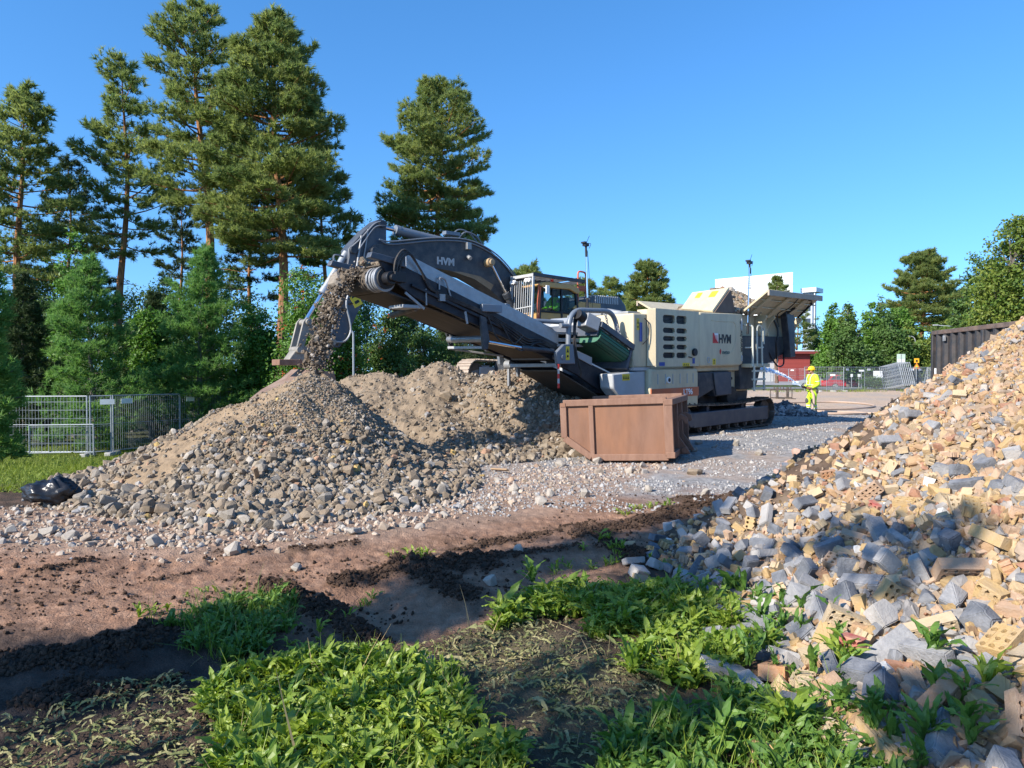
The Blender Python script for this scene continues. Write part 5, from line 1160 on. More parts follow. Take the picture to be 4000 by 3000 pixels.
# ---------------------------------------------------------------- rusty skip
def build_skip():
    ang = math.radians(-20)
    p = thing('skip', 'rusty brown steel skip with a sloping front corner and lifting hooks', 'skip', (1.86, 12.84, .10), (0, math.radians(-2.6), ang))
    # local x along the front face, y back, z up
    L, D, Hh = 1.88, 2.35, 1.0; x0, x1 = -L / 2, L / 2
    prof = [(x0, .36), (x0 + .50, 0), (x1, 0), (x1, Hh), (x0, Hh)]
    for y0, nm in ((0, 'front_panel'), (D - .05, 'back_panel')):
        o = B().prism([(a * .985, .015 + b_ * .975) for a, b_ in prof], y0 + .045, y0 + .06).build(nm, m_rustd, p)
        b = B(); t = .10; k = len(prof)
        for i in range(k):
            a, c = prof[i], prof[(i + 1) % k]; b.bar((a[0], y0 + .03, a[1]), (c[0], y0 + .03, c[1]), t + .02, .075, up=(0, 1, 0))
        b.bar((x0 + .52, y0 + .03, .02), (x0 + .52, y0 + .03, Hh), .09, .07, up=(0, 1, 0)); b.build('frame', m_rust, o, bevel=.012)
    e = B().box(x1 - .02, x1 - .005, .05, D - .05, .02, Hh - .02).build('end_panel', m_rustshade, p)
    b = B()
    for y in (.03, .72, 1.42, D - .03): b.box(x1 - .03, x1 + .10, y - .04, y + .04, .0, Hh)
    b.box(x1 - .04, x1 + .11, -.02, D + .02, Hh - .09, Hh + .02).box(x1 - .04, x1 + .12, -.02, D + .02, -.02, .09); b.build('end_frame', m_rust, e, bevel=.012)
    for y in (.72, 1.42):
        B().prism([(x1 + .06, .52), (x1 + .06, .70), (x1 + .16, .72), (x1 + .26, .66), (x1 + .28, .56), (x1 + .22, .53), (x1 + .20, .60), (x1 + .14, .62)], y - .03, y + .03).build('lifting_hook', m_rust, e, bevel=.008)
        B().prism([(x1 + .08, .34), (x1 + .24, .10), (x1 + .30, -.02), (x1 + .08, -.02)], y - .03, y + .03).cyl((x1 + .2, y - .06, .05), (x1 + .2, y + .06, .05), .06, n=12).build('bracket', m_rust, e, bevel=.008)
    B().box(x0 + .5, x1, .06, D - .06, .0, .03).prism([(x0, .36), (x0 + .5, 0.0), (x0 + .5, .03), (x0, .39)], .06, D - .06).build('floor_plate', m_rustd, p)
    B().box(x0, x0 + .02, .06, D - .06, .36, Hh - .02).bar((x0 + .0, -.02, Hh - .03), (x0 + .0, D, Hh - .03), .10, .07).build('rear_panel', m_rustd, p)
m_rustshade = M('shaded_rusty_panel', (.13, .075, .05), (.08, .05, .035), .8, sc=4, dust=(.28, .17, .12), damt=.4)  # rust colour darkened for the end turned away from the sun
build_skip()

# ---------------------------------------------------------------- people
def skin(name, V, E, R, mat, parent, sub=2, smooth=True):
    me = bpy.data.meshes.new(name); me.from_pydata(V, E, []); me.materials.append(mat)
    o = bpy.data.objects.new(name, me); COL.objects.link(o); o.parent = parent
    o.modifiers.new('Skin', 'SKIN').use_smooth_shade = True
    for i, d in enumerate(me.skin_vertices[0].data):
        r = R[i]; d.radius = (r, r) if not isinstance(r, tuple) else r; d.use_root = (i == 0)
    s = o.modifiers.new('Subdivision', 'SUBSURF'); s.levels = sub; s.render_levels = sub
    return o

m_skin = M('skin', (.50, .29, .20), (.45, .25, .17), .6)
m_hiv = M('fluorescent_yellow_cloth', (.60, .88, .04), (.52, .80, .03), .8, sc=8, bump=.15, bsc=30)
m_refl = M('reflective_tape', (.62, .64, .62), (.5, .52, .5), .4)
m_dkcl = M('dark_work_cloth', (.06, .058, .05), (.1, .09, .075), .85, sc=8)
m_helm = M('yellow_helmet', (.85, .55, .02), (.8, .5, .02), .35)
m_glove = M('orange_glove', (.50, .22, .05), (.06, .05, .05), .8, sc=20)
m_boot = M('work_boot', (.05, .04, .035), (.12, .1, .08), .8, sc=10)

def head(parent, c, s, look, mat_hair=m_ink):
    """face with nose, brow, eyes, mouth and ears on an oval skull; look = +1 faces +x, -1 faces -x"""
    b = B().ball(c, .095 * s, 16, 12, (1.08, .82, 1.28))
    x = look
    b.prism([(c[0] + x * .098 * s, c[2] + .01 * s), (c[0] + x * .128 * s, c[2] - .03 * s), (c[0] + x * .096 * s, c[2] - .04 * s)], c[1] - .013 * s, c[1] + .013 * s)
    for y in (-1, 1): b.ball((c[0] - x * .005, c[1] + y * .08 * s, c[2] - .01 * s), .028 * s, 8, 6, (.7, .4, 1.2))
    b.ball((c[0] + x * .072 * s, c[1], c[2] - .085 * s), .04 * s, 8, 6, (.8, .9, .7))
    return b

def build_worker():
    x, y = 11.42, 27.2
    p = thing('person', 'worker in a yellow helmet and fluorescent suit spraying water from a hose', 'person', (x, y, float(ground_h(x, y)) - .01), (0, 0, math.radians(12)))
    # faces -x; +y is away from the camera
    V = [(0, 0, .95), (.0, 0, 1.15), (-.01, 0, 1.38), (-.02, 0, 1.50), (-.05, 0, 1.58), (-.06, 0, 1.66),
         (0, -.10, .90), (-.03, -.12, .50), (.02, -.12, .10), (-.10, -.12, .04), (0, .10, .90), (-.10, .13, .50), (-.06, .14, .10), (-.18, .15, .04),
         (.0, -.20, 1.42), (.05, -.26, 1.14), (-.22, -.18, 1.0), (.0, .20, 1.42), (.0, .27, 1.14), (-.30, .12, 1.02)]
    E = [(0, 1), (1, 2), (2, 3), (3, 4), (4, 5), (0, 6), (6, 7), (7, 8), (8, 9), (0, 10), (10, 11), (11, 12), (12, 13), (2, 14), (14, 15), (15, 16), (2, 17), (17, 18), (18, 19)]
    R = [.13, .12, .13, .07, .06, .07, .085, .062, .045, .035, .085, .062, .045, .035, .06, .045, .032, .06, .045, .032]
    body = skin('body', V, E, R, m_skin, p)
    hd = head(p, (-.075, 0, 1.66), 1.0, -1).build('face', m_skin, body, smooth=True)
    b = B()
    for s in (-1, 1): b.ball((-.172, s * .034, 1.672), .010, 8, 6)
    b.build('eyes', m_ink, hd); B().box(-.165, -.155, -.025, .025, 1.588, 1.594).build('mouth', m_lip, hd)
    J = [(0, 0, .88), (0, 0, 1.12), (-.01, 0, 1.36), (-.02, 0, 1.49), (.0, -.20, 1.42), (.06, -.27, 1.14), (-.18, -.19, 1.0), (.0, .20, 1.42), (.01, .28, 1.14), (-.26, .13, 1.02)]
    skin('jacket', J, [(0, 1), (1, 2), (2, 3), (2, 4), (4, 5), (5, 6), (2, 7), (7, 8), (8, 9)], [(.20, .17), (.195, .165), (.19, .16), .085, .098, .082, .062, .098, .082, .062], m_hiv, p)
    tr = [(0, 0, .96), (0, -.10, .86), (-.03, -.12, .50), (.02, -.12, .14), (0, .10, .86), (-.10, .13, .50), (-.06, .14, .14)]
    t = skin('trousers', tr, [(0, 1), (1, 2), (2, 3), (0, 4), (4, 5), (5, 6)], [.16, .118, .092, .08, .118, .092, .08], m_hiv, p)
    b = B().ball((-.08, -.125, .50), .085, 12, 8, (.75, 1, 1.3)).ball((-.15, .135, .50), .085, 12, 8, (.75, 1, 1.3)).ball((.03, -.17, .86), .10, 10, 8, (.9, .5, 1.1)); b.build('knee_patches', m_dkcl, t, smooth=True)
    b = B()
    for cx, cy, z, r in ((.0, -.12, .30, .088), (-.08, .137, .30, .088), (.015, -.12, .20, .086), (-.065, .14, .20, .086)): b.cyl((cx, cy, z), (cx, cy, z + .045), r, n=14)
    b.build('reflective_band', m_refl, t, smooth=True)
    b = B().tube([(.0 + .205 * math.cos(a), .172 * math.sin(a), 1.10) for a in np.linspace(0, 2 * PI, 25)[:-1]], .016, 6, closed=True)
    b.tube([(.0 + .205 * math.cos(a), .172 * math.sin(a), .98) for a in np.linspace(0, 2 * PI, 25)[:-1]], .016, 6, closed=True)
    for s in (-1, 1): b.tube(curve([(-.20, s * .1, 1.1), (-.175, s * .11, 1.38), (-.02, s * .12, 1.53), (.15, s * .11, 1.38), (.20, s * .1, 1.1)], 5), .013, 6)
    for s, q in ((-1, (.03, -.25, 1.24)), (1, (.0, .25, 1.24))): b.tube([(q[0] + .09 * math.cos(a), q[1] + .085 * math.sin(a), q[2] - s * .0 + .01 * math.cos(a)) for a in np.linspace(0, 2 * PI, 17)[:-1]], .014, 6, closed=True)
    b.build('reflective_band', m_refl, p, smooth=True)
    b = B().ball((-.055, 0, 1.705), .135, 18, 12, (1.05, .9, .85)); hm = b.build('helmet', m_helm, p, smooth=True)
    B().prism([(-.17, 1.685), (-.28, 1.67), (-.28, 1.662), (-.17, 1.67)], -.08, .08).cyl((-.055, 0, 1.675), (-.055, 0, 1.69), .148, n=20).build('helmet_brim', m_helm, hm, bevel=.004)
    B().tube(curve([(-.05, -.11, 1.68), (-.08, -.09, 1.56), (-.11, 0, 1.54), (-.08, .09, 1.56), (-.05, .11, 1.68)]), .007, 5).box(.06, .09, -.05, .05, 1.7, 1.75).build('chin_strap', m_ink, hm)
    for cx, cy in ((-.03, -.12), (-.12, .145)): B().ball((cx, cy, .06), .075, 12, 8, (1.75, .75, .8)).cyl((cx + .05, cy, .06), (cx + .05, cy, .2), .065, n=12).build('boot', m_boot, p, smooth=True)
    for k, (c, s) in enumerate((((-.25, -.165, .985), 1), ((-.34, .06, 1.02), -1))):
        b = B().ball(c, .045, 10, 8, (1.1, .55, 1.0))
        for i in range(4):
            o = Vector((-.045 + .026 * i * .6, 0, .03 - .022 * i)); a = Vector(c) + Vector((-.03, 0, .032 - .021 * i))
            b.tube(curve([a, a + Vector((-.045, .006 * s, -.004)), a + Vector((-.062, .04 * s, -.01)), a + Vector((-.04, .058 * s, -.014))], 3), [.0105] * 9 + [.009], 6) if i < 3 else b.tube(curve([a, a + Vector((-.036, .006 * s, -.004)), a + Vector((-.05, .036 * s, -.008)), a + Vector((-.032, .05 * s, -.01))], 3), .0088, 6)
        a = Vector(c) + Vector((.01, .012 * s, .035)); b.tube(curve([a, a + Vector((-.02, .03 * s, .02)), a + Vector((-.05, .04 * s, .008))], 3), .0115, 6)
        b.build('glove', m_glove, p, smooth=True)
    # hose with nozzle, held in both hands, trailing over the ground
    hz = float(ground_h(x, y))
    def W(q): v = Vector(q); v.rotate(Euler((0, 0, math.radians(12)))); return (x + v.x, y + v.y, hz + v.z)
    nz = [W((-.52, -.04, 1.03)), W((-.30, -.06, .99))]
    def gp(a, c): return (a, c, float(ground_h(a, c)) + .045)
    h = thing('fire_hose', 'pale flat water hose running over the ground to the nozzle in the worker\'s hands', 'hose')
    pts = [W((-.30, -.06, .99)), W((-.18, -.10, .93)), W((-.12, -.22, .70)), W((-.16, -.28, .35)), gp(11.2, 26.75), gp(11.5, 26.4), gp(12.3, 26.3), gp(13.2, 26.9), gp(13.9, 27.5), gp(14.3, 27.2), gp(14.1, 26.6), gp(13.0, 27.6), gp(11.9, 28.8), gp(12.4, 30.2), gp(15, 31.3), gp(16.8, 33.2), gp(17.4, 35.5), gp(16.8, 37.2), gp(14.5, 36.6), gp(11, 34.8), gp(8.6, 33)]
    B().tube(curve(pts, 7), .045, 8).build('hose_line', m_hose, h, smooth=True)
    B().cyl(nz[0], W((-.36, -.055, 1.003)), .025, .04, n=14).cyl(W((-.38, -.055, 1.0)), nz[1], .045, n=14).build('nozzle', m_ink, h, bevel=.004)
    rr = np.random.RandomState(2); n = 1500; t = rr.uniform(0, 1, n) ** .8
    a = np.array(nz[0]); e = np.array((7.7, 22.6, 1.75)); P = a + (e - a) * t[:, None]; P[:, 2] += .55 * t * (1 - t)
    P += rr.normal(0, 1, (n, 3)) * (.006 + .04 * t ** 1.4)[:, None]
    tag(scatter('water_jet', ROCKS[:3], P, (.016 + .02 * t) * np.exp(rr.normal(0, .4, n)), m_water, rr), 'thin white jet of water from the hose towards the crusher', None, kind='stuff')
m_lip = M('lips', (.35, .14, .12), None, .6)
m_hose = M('canvas_hose', (.45, .33, .25), (.38, .28, .21), .85, sc=10)
m_water = M('water_spray', (.85, .88, .92), (.8, .85, .9), .2, spec=.6, trans=.5)
build_worker()

def build_operator():
    M_ = EX.matrix_world if False else (Matrix.Translation(EX.location) @ Euler(EX.rotation_euler).to_matrix().to_4x4())
    p = thing('person', 'excavator operator in a dark cap and bright green shirt sitting in the cab', 'person'); p.matrix_world = M_ @ Matrix.Translation((.22, .98, 3.40))
    V = [(0, 0, .10), (.0, 0, .35), (.02, 0, .52), (.03, 0, .60), (.06, 0, .72), (.40, -.10, .12), (.45, -.10, -.30), (.55, -.10, -.36), (.40, .10, .12), (.45, .10, -.30), (.55, .10, -.36), (.02, -.20, .48), (.10, -.27, .22), (.36, -.22, .20), (.02, .20, .48), (.10, .27, .22), (.36, .22, .20)]
    E = [(0, 1), (1, 2), (2, 3), (3, 4), (0, 5), (5, 6), (6, 7), (0, 8), (8, 9), (9, 10), (2, 11), (11, 12), (12, 13), (2, 14), (14, 15), (15, 16)]
    bd = skin('body', V, E, [.13, .12, .13, .06, .07, .085, .055, .035, .085, .055, .035, .06, .045, .035, .06, .045, .035], m_skin, p)
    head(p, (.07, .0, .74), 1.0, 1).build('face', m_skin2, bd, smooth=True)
    B().ball((.06, 0, .80), .112, 14, 10, (1.1, .88, .75)).prism([(.14, .80), (.26, .775), (.26, .77), (.14, .785)], -.07, .07).build('cap', m_ink, p, smooth=True)
    B().box(.14, .17, -.075, .075, .735, .77).build('sunglasses', m_ink, p, bevel=.008)
    skin('shirt', [(0, 0, .05), (0, 0, .33), (.02, 0, .50), (.03, 0, .585), (.02, -.2, .48), (.10, -.28, .22), (.30, -.23, .20), (.02, .2, .48), (.10, .28, .22), (.30, .23, .20)], [(0, 1), (1, 2), (2, 3), (2, 4), (4, 5), (5, 6), (2, 7), (7, 8), (8, 9)], [(.17, .19), (.165, .19), (.155, .185), .075, .09, .075, .055, .09, .075, .055], m_hiv2, p)
    skin('trousers', [(0, 0, .08), (.38, -.1, .12), (.45, -.1, -.28), (.38, .1, .12), (.45, .1, -.28)], [(0, 1), (1, 2), (0, 3), (3, 4)], [.16, .10, .075, .10, .075], m_dkcl, p)
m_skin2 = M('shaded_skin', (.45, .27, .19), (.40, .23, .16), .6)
m_hiv2 = M('bright_green_cloth', (.33, .80, .03), (.28, .72, .03), .8, sc=8)
build_operator()

# ---------------------------------------------------------------- fences
m_fence = M('galvanised_fence', (.30, .33, .355), (.24, .265, .29), .5, .3, sc=6)
m_conc = M('concrete_foot', (.40, .39, .37), (.33, .32, .30), .9, sc=8, bump=.2)
PANELN = [0]
def fence_panel(a, c, z0, z1, label, grp='temporary fence panels', Hh=2.0, lean=0, plate=True, wires=34, wr=.0035, mid=True, feet=True):
    a, c = Vector((*a, z0)), Vector((*c, z1)); d = c - a; L = d.length; ang = math.atan2(d.y, d.x)
    p = thing('mesh_fence', label, 'fence panel', a, (lean, 0, ang), grp); sl = d.z / Vector((d.x, d.y)).length; Lh = Vector((d.x, d.y)).length
    def q(x, z): return (x, 0, z + sl * x)
    b = B().tube([q(0.02, .02), q(.02, Hh)], .022, 8).tube([q(Lh - .02, .02), q(Lh - .02, Hh)], .022, 8).tube([q(0.02, Hh - .02), q(Lh - .02, Hh - .02)], .020, 8).tube([q(.02, .16), q(Lh - .02, .16)], .018, 8)
    if mid: b.tube([q(.02, 1.05), q(Lh - .02, 1.05)], .010, 6)
    b.build('frame', m_fence, p)
    b = B()
    for i in range(wires): x = .05 + (Lh - .1) * i / (wires - 1); b.bar(q(x, .16), q(x, Hh - .02), wr * 2, wr * 2)
    for k in range(6): z = .45 + k * .27; b.bar(q(.02, z), q(Lh - .02, z), wr * 2, wr * 2)
    b.build('wire_mesh', m_fence, p)
    if plate: B().box(.30, .72, -.03, -.022, Hh - .30, Hh - .13).build('name_plate', m_white, p)
    if feet: pass
    PANELN[0] += 1; return p
def fence_foot(x, y, lab): 
    o = B().box(-.11, .11, -.33, .33, 0, .13).build('concrete_block', m_conc, None, bevel=.03); o.location = (x, y, float(ground_h(x, y)) - .01); tag(o, lab, 'concrete block', 'concrete blocks under the fences')
def gz(q): return float(ground_h(q[0], q[1]))
LP = [(-17.4, 23.4), (-13.92, 23.5), (-13.25, 23.75), (-12.15, 26.2), (-11.25, 29.3), (-10.6, 32.6)]
names = ['wide wire fence panel at the left edge behind the pine branches', None, 'wire fence panel left of the fresh heap, second from the left', 'wire fence panel half hidden by the left slope of the fresh heap', 'farthest wire fence panel above the left shoulder of the heap']
for i in range(5):
    if i == 1: continue
    fence_panel(LP[i], LP[i + 1], gz(LP[i]), gz(LP[i + 1]), names[i])
fence_panel((-13.75, 23.3), (-13.2, 23.62), gz((-13.75, 23.3)), gz((-13.2, 23.62)), 'narrow fence piece closing the gap beside the wide left panel', wires=7, plate=True)
fence_panel((-15.6, 23.1), (-13.6, 23.3), gz((-15.6, 23.1)), gz((-13.6, 23.3)), 'short fence panel set before the wide left one', Hh=1.08, wires=18, mid=False, plate=False)
for q, l in zip([LP[1], LP[2], LP[3]], ('concrete fence foot at the left panel corner', 'concrete fence foot left of the heap', 'concrete fence foot by the heap slope')): fence_foot(*q, l)
def far(u, Y): return ((u - 2000) / 2800 * Y, Y)
FR = [(3142, 57.5), (3296, 57.5), (3378, 59.5), (3468, 61)]
for (a, c, l) in ((FR[0], FR[1], 'fence panel in front of the red car, right behind the worker'), (FR[1], FR[2], 'fence panel at the front of the red car'), (FR[2], FR[3], 'fence panel left of the leaning panel stack'),
                  ((3535, 60), (3580, 60), 'fence panel right of the leaning stack'), ((3580, 60), (3622, 61), 'fence panel behind the two propped panels'), ((3622, 61), (3672, 60), 'last fence panel before the black container'),
                  ((3080, 104), (3146, 103), 'distant fence panel before the red wall'), ((3010, 104), (3080, 104), 'distant fence panel before the grey garage doors'), ((2940, 105), (3010, 104), 'distant fence panel seen through the ladder')):
    A, C_ = far(*a), far(*c); fence_panel(A, C_, gz(A), gz(C_), l, 'fence panels across the far yard', wires=24, wr=.005 if A[1] < 80 else .004)
A, C_ = far(3228, 58.4), far(3296, 58.4); fence_panel(A, C_, gz(A), gz(C_), 'lower fence panel doubled behind the one by the red car', 'fence panels across the far yard', Hh=1.55, wires=22, wr=.006, plate=True)
for u, Y, l in ((3200, 57.2, 'concrete fence foot behind the worker'), (3255, 57.2, 'concrete fence foot below the red car'), (3300, 57.3, 'concrete fence foot at the corner by the car bonnet')): fence_foot(*far(u, Y), l)
# stack of spare panels leaning, and two propped in an A
for i in range(7):
    x, y = far(3462 + i * 7.5, 60.5); p = fence_panel((x, y + .3), (x + .95, y - 1.1), gz((x, y)) + .02, gz((x, y)) + .02, '%s spare fence panel in the leaning stack' % ('leftmost', 'second', 'third', 'fourth', 'fifth', 'sixth', 'rightmost')[i], 'spare fence panels leaning in a stack', Hh=2.05, lean=0, wires=14, wr=.006, plate=False)
    p.rotation_euler = (0, math.radians(-14), math.atan2(-1.4, .95))
for u, t, l in ((3603, 14, 'spare panel propped upright left of the pair'), (3652, -14, 'spare panel propped against its neighbour by the container')):
    x, y = far(u, 59); p = fence_panel((x, y), (x + .3, y - 1.6), gz((x, y)), gz((x, y)), l, 'propped fence panels', wires=12, wr=.005, plate=False); p.rotation_euler = (0, math.radians(t), math.atan2(-1.6, .3))

# ---------------------------------------------------------------- cars
def car(loc, rot, paint, label, back=False):
    p = thing('parked_car', label, 'car', loc, (0, 0, rot), 'cars parked behind the fence')
    low = [(-2.15, .32), (-2.2, .62), (-2.1, .95), (-1.7, 1.02), (.75, 1.0), (1.7, .88), (2.12, .72), (2.18, .42), (2.0, .28), (-2.0, .28)]
    b = B().prism(low, -.88, .88); body = b.build('body', paint, p, bevel=.09, seg=3)
    gh = B(); bt = [(-2.0, .98), (1.0, .98)]; tp = [(-1.55, 1.56), (.15, 1.60)]
    vs = [(-2.05, -.84, .98), (1.05, -.84, .98), (1.05, .84, .98), (-2.05, .84, .98), (-1.5, -.62, 1.58), (.05, -.62, 1.62), (.05, .62, 1.62), (-1.5, .62, 1.58)]
    gh.add(vs, [(0, 3, 2, 1), (4, 5, 6, 7), (0, 1, 5, 4), (1, 2, 6, 5), (2, 3, 7, 6), (3, 0, 4, 7)]).build('roof', paint, body, bevel=.08, seg=3)
    def on(s, a, c, d, e):                     # side glass on the sloped cabin wall
        y = lambda z: s * (.84 - (z - .98) / .62 * .22 + .006)
        return [(q[0], y(q[1]), q[1]) for q in (a, c, d, e)]
    for s in (-1, 1):
        for k, q in enumerate([((-1.78, 1.06), (-1.25, 1.05), (-1.2, 1.46), (-1.42, 1.45)), ((-1.17, 1.05), (-.38, 1.05), (-.38, 1.5), (-1.12, 1.46)), ((-.30, 1.05), (.78, 1.05), (.05, 1.5), (-.30, 1.51))]):
            v = on(s, *q); B().add(v, [(0, 1, 2, 3)]).build('window', m_carglass, p)
    B().add([(1.04, -.76, 1.03), (1.04, .76, 1.03), (.16, .58, 1.57), (.16, -.58, 1.57)], [(0, 1, 2, 3)]).build('windscreen', m_carglass, p)
    B().add([(-2.06, -.74, 1.05), (-2.06, .74, 1.05), (-1.62, .56, 1.52), (-1.62, -.56, 1.52)], [(0, 1, 2, 3)]).build('rear_window', m_carglass, p)
    for x in (-1.32, 1.36):
        for s in (-1, 1):
            wh = bpy.data.objects.new('wheel', None); COL.objects.link(wh); wh.parent = p; wh.location = (x, s * .84, .34)
            B().cyl((0, -.10, 0), (0, .10, 0), .34, n=24).build('tyre', m_black, wh, bevel=.03)
            r_ = B().cyl((0, s * .105, 0), (0, s * .112, 0), .09, n=12)
            for k in range(5): a = 2 * PI * k / 5; r_.bar((0, s * .108, 0), (.22 * math.cos(a), s * .108, .22 * math.sin(a)), .02, .07)
            r_.tube([(.225 * math.cos(a), s * .105, .225 * math.sin(a)) for a in np.linspace(0, 2 * PI, 21)[:-1]], .02, 5, closed=True); r_.build('rim', m_lgrey, wh)
    for s in (-1, 1):
        B().box(1.98, 2.16, s * .62 - .16, s * .62 + .16, .66, .80).build('headlight', m_white, p, bevel=.03); B().box(-2.21, -2.1, s * .68 - .14, s * .68 + .14, .72, .98).build('tail_light', m_redp, p, bevel=.02)
        B().box(.55, .72, s * 1.0 - .09, s * 1.0 + .09, 1.02, 1.17).build('mirror', paint, p, bevel=.03)
    B().box(-2.15, 2.12, -.89, .89, .26, .40).build('sill', m_ink, p, bevel=.03)
    return p
m_carglass = M('car_window', (.02, .025, .03), (.03, .035, .04), .06, spec=.7)
m_cred = M('red_car_paint', (.42, .015, .025), (.38, .012, .02), .25, coat=.6)
m_csil = M('silver_car_paint', (.45, .46, .48), (.42, .43, .45), .3, .3, coat=.5)
x, y = far(3300, 77); car((x, y, -.32), math.radians(-4), m_cred, 'red family car parked behind the fence, nose to the right')
x, y = far(3182, 80); car((x, y, -.30), math.radians(176), m_csil, 'silver car parked behind the red one, partly hidden by the worker')

# ---------------------------------------------------------------- container
def build_container():
    A = Vector((14.25, 24.3, .25)); Bp = Vector((13.55, 18.3, .25)); d = (Bp - A); L = d.length
    p = thing('container', 'black ribbed open-top container standing behind the brick heap', 'container', A, (0, 0, math.atan2(d.y, d.x)))
    Hh = 2.72; W_ = 2.4        # local x along the visible side, +y to the right of the photo
    b = B().box(0, L, .06, .10, 0, Hh); side = b.build('side_wall', m_blackp, p)
    b = B(); n = 12
    for i in range(n):
        x = .35 + (L - .6) * i / (n - 1); b.prism([(x - .09, .06), (x - .05, -.03), (x + .05, -.03), (x + .09, .06)], .1, Hh - .1, 'z')
    b.build('side_rib', m_blackp, side)
    B().box(-.02, L + .02, -.04, .12, Hh - .10, Hh + .04).build('top_rail', m_blackr, p, bevel=.015)
    B().box(-.03, .10, -.05, .12, 0, Hh - .1).box(L * .52, L * .52 + .14, -.06, .06, 0, Hh - .1).box(L - .1, L + .03, -.05, .12, 0, Hh - .1).build('corner_post', m_blackp, p, bevel=.012)
    B().box(.0, .06, .1, W_, 0, Hh).box(L - .06, L, .1, W_, 0, Hh).build('end_wall', m_blackp, p); B().box(0, L, W_ - .06, W_, 0, Hh).box(0, L, .1, W_ - .06, .0, .08).build('far_wall', m_blackp, p)
    B().box(.28, .40, -.065, -.05, .5, 1.5).box(.30, .39, -.07, -.05, .3, .46).build('white_marking', m_white, p)
    B().box(.9, 1.0, -.10, -.03, Hh - .34, Hh - .16).build('hook', m_steel, p, bevel=.01)
m_blackp = M('black_container_paint', (.022, .023, .027), (.04, .038, .038), .5, sc=3, dust=(.14, .10, .08), damt=.35, dsc=4)
m_blackr = M('rubbed_black_rail', (.05, .045, .045), (.14, .085, .06), .6, sc=5, dust=(.3, .22, .17), damt=.5)
build_container()

# ---------------------------------------------------------------- buildings far behind
m_rend = M('white_render', (.80, .80, .79), (.76, .76, .75), .8, sc=.3)
m_eave = M('pale_metal_cladding', (.70, .72, .73), (.62, .64, .66), .5, .2, sc=1)
m_redw = M('red_boarding', (.30, .055, .045), (.26, .048, .04), .75, sc=2, stretch=(1, 1, 8))
m_rib = M('grey_cladding_rib', (.40, .43, .47), None, .5)
def buildings():
    a = Vector((45.8, 161.6)); c = Vector((58.6, 150.0)); d = c - a; L = d.length; ang = math.atan2(d.y, d.x)
    p = thing('apartment_building', 'tall white apartment block with a blank end wall beyond the crusher', 'building', (a.x, a.y, 0), (0, 0, ang))
    dv = Vector((.363, .932, 0)); dv.rotate(Euler((0, 0, -ang))); FP = lambda e, f: [(e, f), (L - e, f), (L - e + dv.x * 30 - .2 * 30, dv.y * 30), (e + dv.x * 30, dv.y * 30)]
    B().prism(FP(0, 0), -1, 19.6, 'z').build('wall', m_rend, p)
    b = B().prism(FP(-.05, -.12), 19.7, 22.3, 'z').build('roof_parapet', m_eave, p)
    q = B()
    for k in range(6): q.box(-.02, L + .07, -.17, -.12, 19.85 + k * .4, 19.95 + k * .4)
    q.build('cladding_rib', m_rib, b)
    B().box(-3.4, 0, 3, 24, -1, 18.4).build('side_wing', m_rend, p); B().box(-4.6, 0, 1.5, 26, 18.4, 19.5).build('side_roof', m_eave, p); B().cyl((-3.2, 2.2, -1), (-3.2, 2.2, 18.4), .3, n=10).build('column', m_eave, p)
    B().box(L + .6, L + 2.6, 4.2, 6.4, -1, 18.3).build('balcony_wing', m_bluew, p); B().box(L + .4, L + 3.6, 3.4, 7.6, 18.3, 19.2).build('balcony_roof', m_eave, p)
    B().cyl((L + 3.1, 4.0, -1), (L + 3.1, 4.0, 18.3), .16, n=8).build('column', m_eave, p)
    for k in range(5): B().box(L + .9, L + 2.2, 4.13, 4.2, 1.2 + k * 3.3, 2.9 + k * 3.3).build('window', m_carglass, p)
    x0, y0 = 40.2, 112.0
    p = thing('outbuilding', 'low red boarded outbuilding with a flat roof and grey doors', 'building', (x0, y0, -.4), (0, 0, math.radians(-3)))
    B().box(1.5, 6.2, 0, 9, 0, 4.7).build('wall', m_redw, p)
    b = B()
    for k in range(22): b.box(1.49, 6.21, -.03, 0, .12 + k * .21, .14 + k * .21)
    b.build('board_joint', m_redd, p)
    B().box(-8, 1.5, .6, 9, 0, 4.7).build('recessed_wall', m_rend2, p); B().box(-8.5, 8.0, -.9, 10, 4.75, 5.15).build('roof', m_redd, p); B().box(-8.55, 8.05, -.95, 10.05, 5.15, 5.28).build('roof_edge', m_eave, p)
    for k in range(3): B().box(-6.8 + k * 2.7, -4.6 + k * 2.7, .5, .6, .1, 2.6).build('garage_door', m_lgrey, p)
m_bluew = M('pale_blue_wall', (.36, .42, .50), (.33, .39, .47), .7)
m_redd = M('dark_red_trim', (.19, .035, .03), None, .7)
m_rend2 = M('grey_wall', (.42, .42, .42), (.38, .38, .38), .8)
buildings()

# road beyond the far fence
B().box(4, 90, 68, 74, -.05, .004).build('road', M('asphalt', (.20, .20, .205), (.17, .17, .175), .9, sc=3), None)['kind'] = 'structure'
B().box(16, 75, 86, 118, -.05, .006).build('parking_yard', M('pale_asphalt', (.30, .29, .285), (.26, .255, .25), .9, sc=2), None)['kind'] = 'structure'

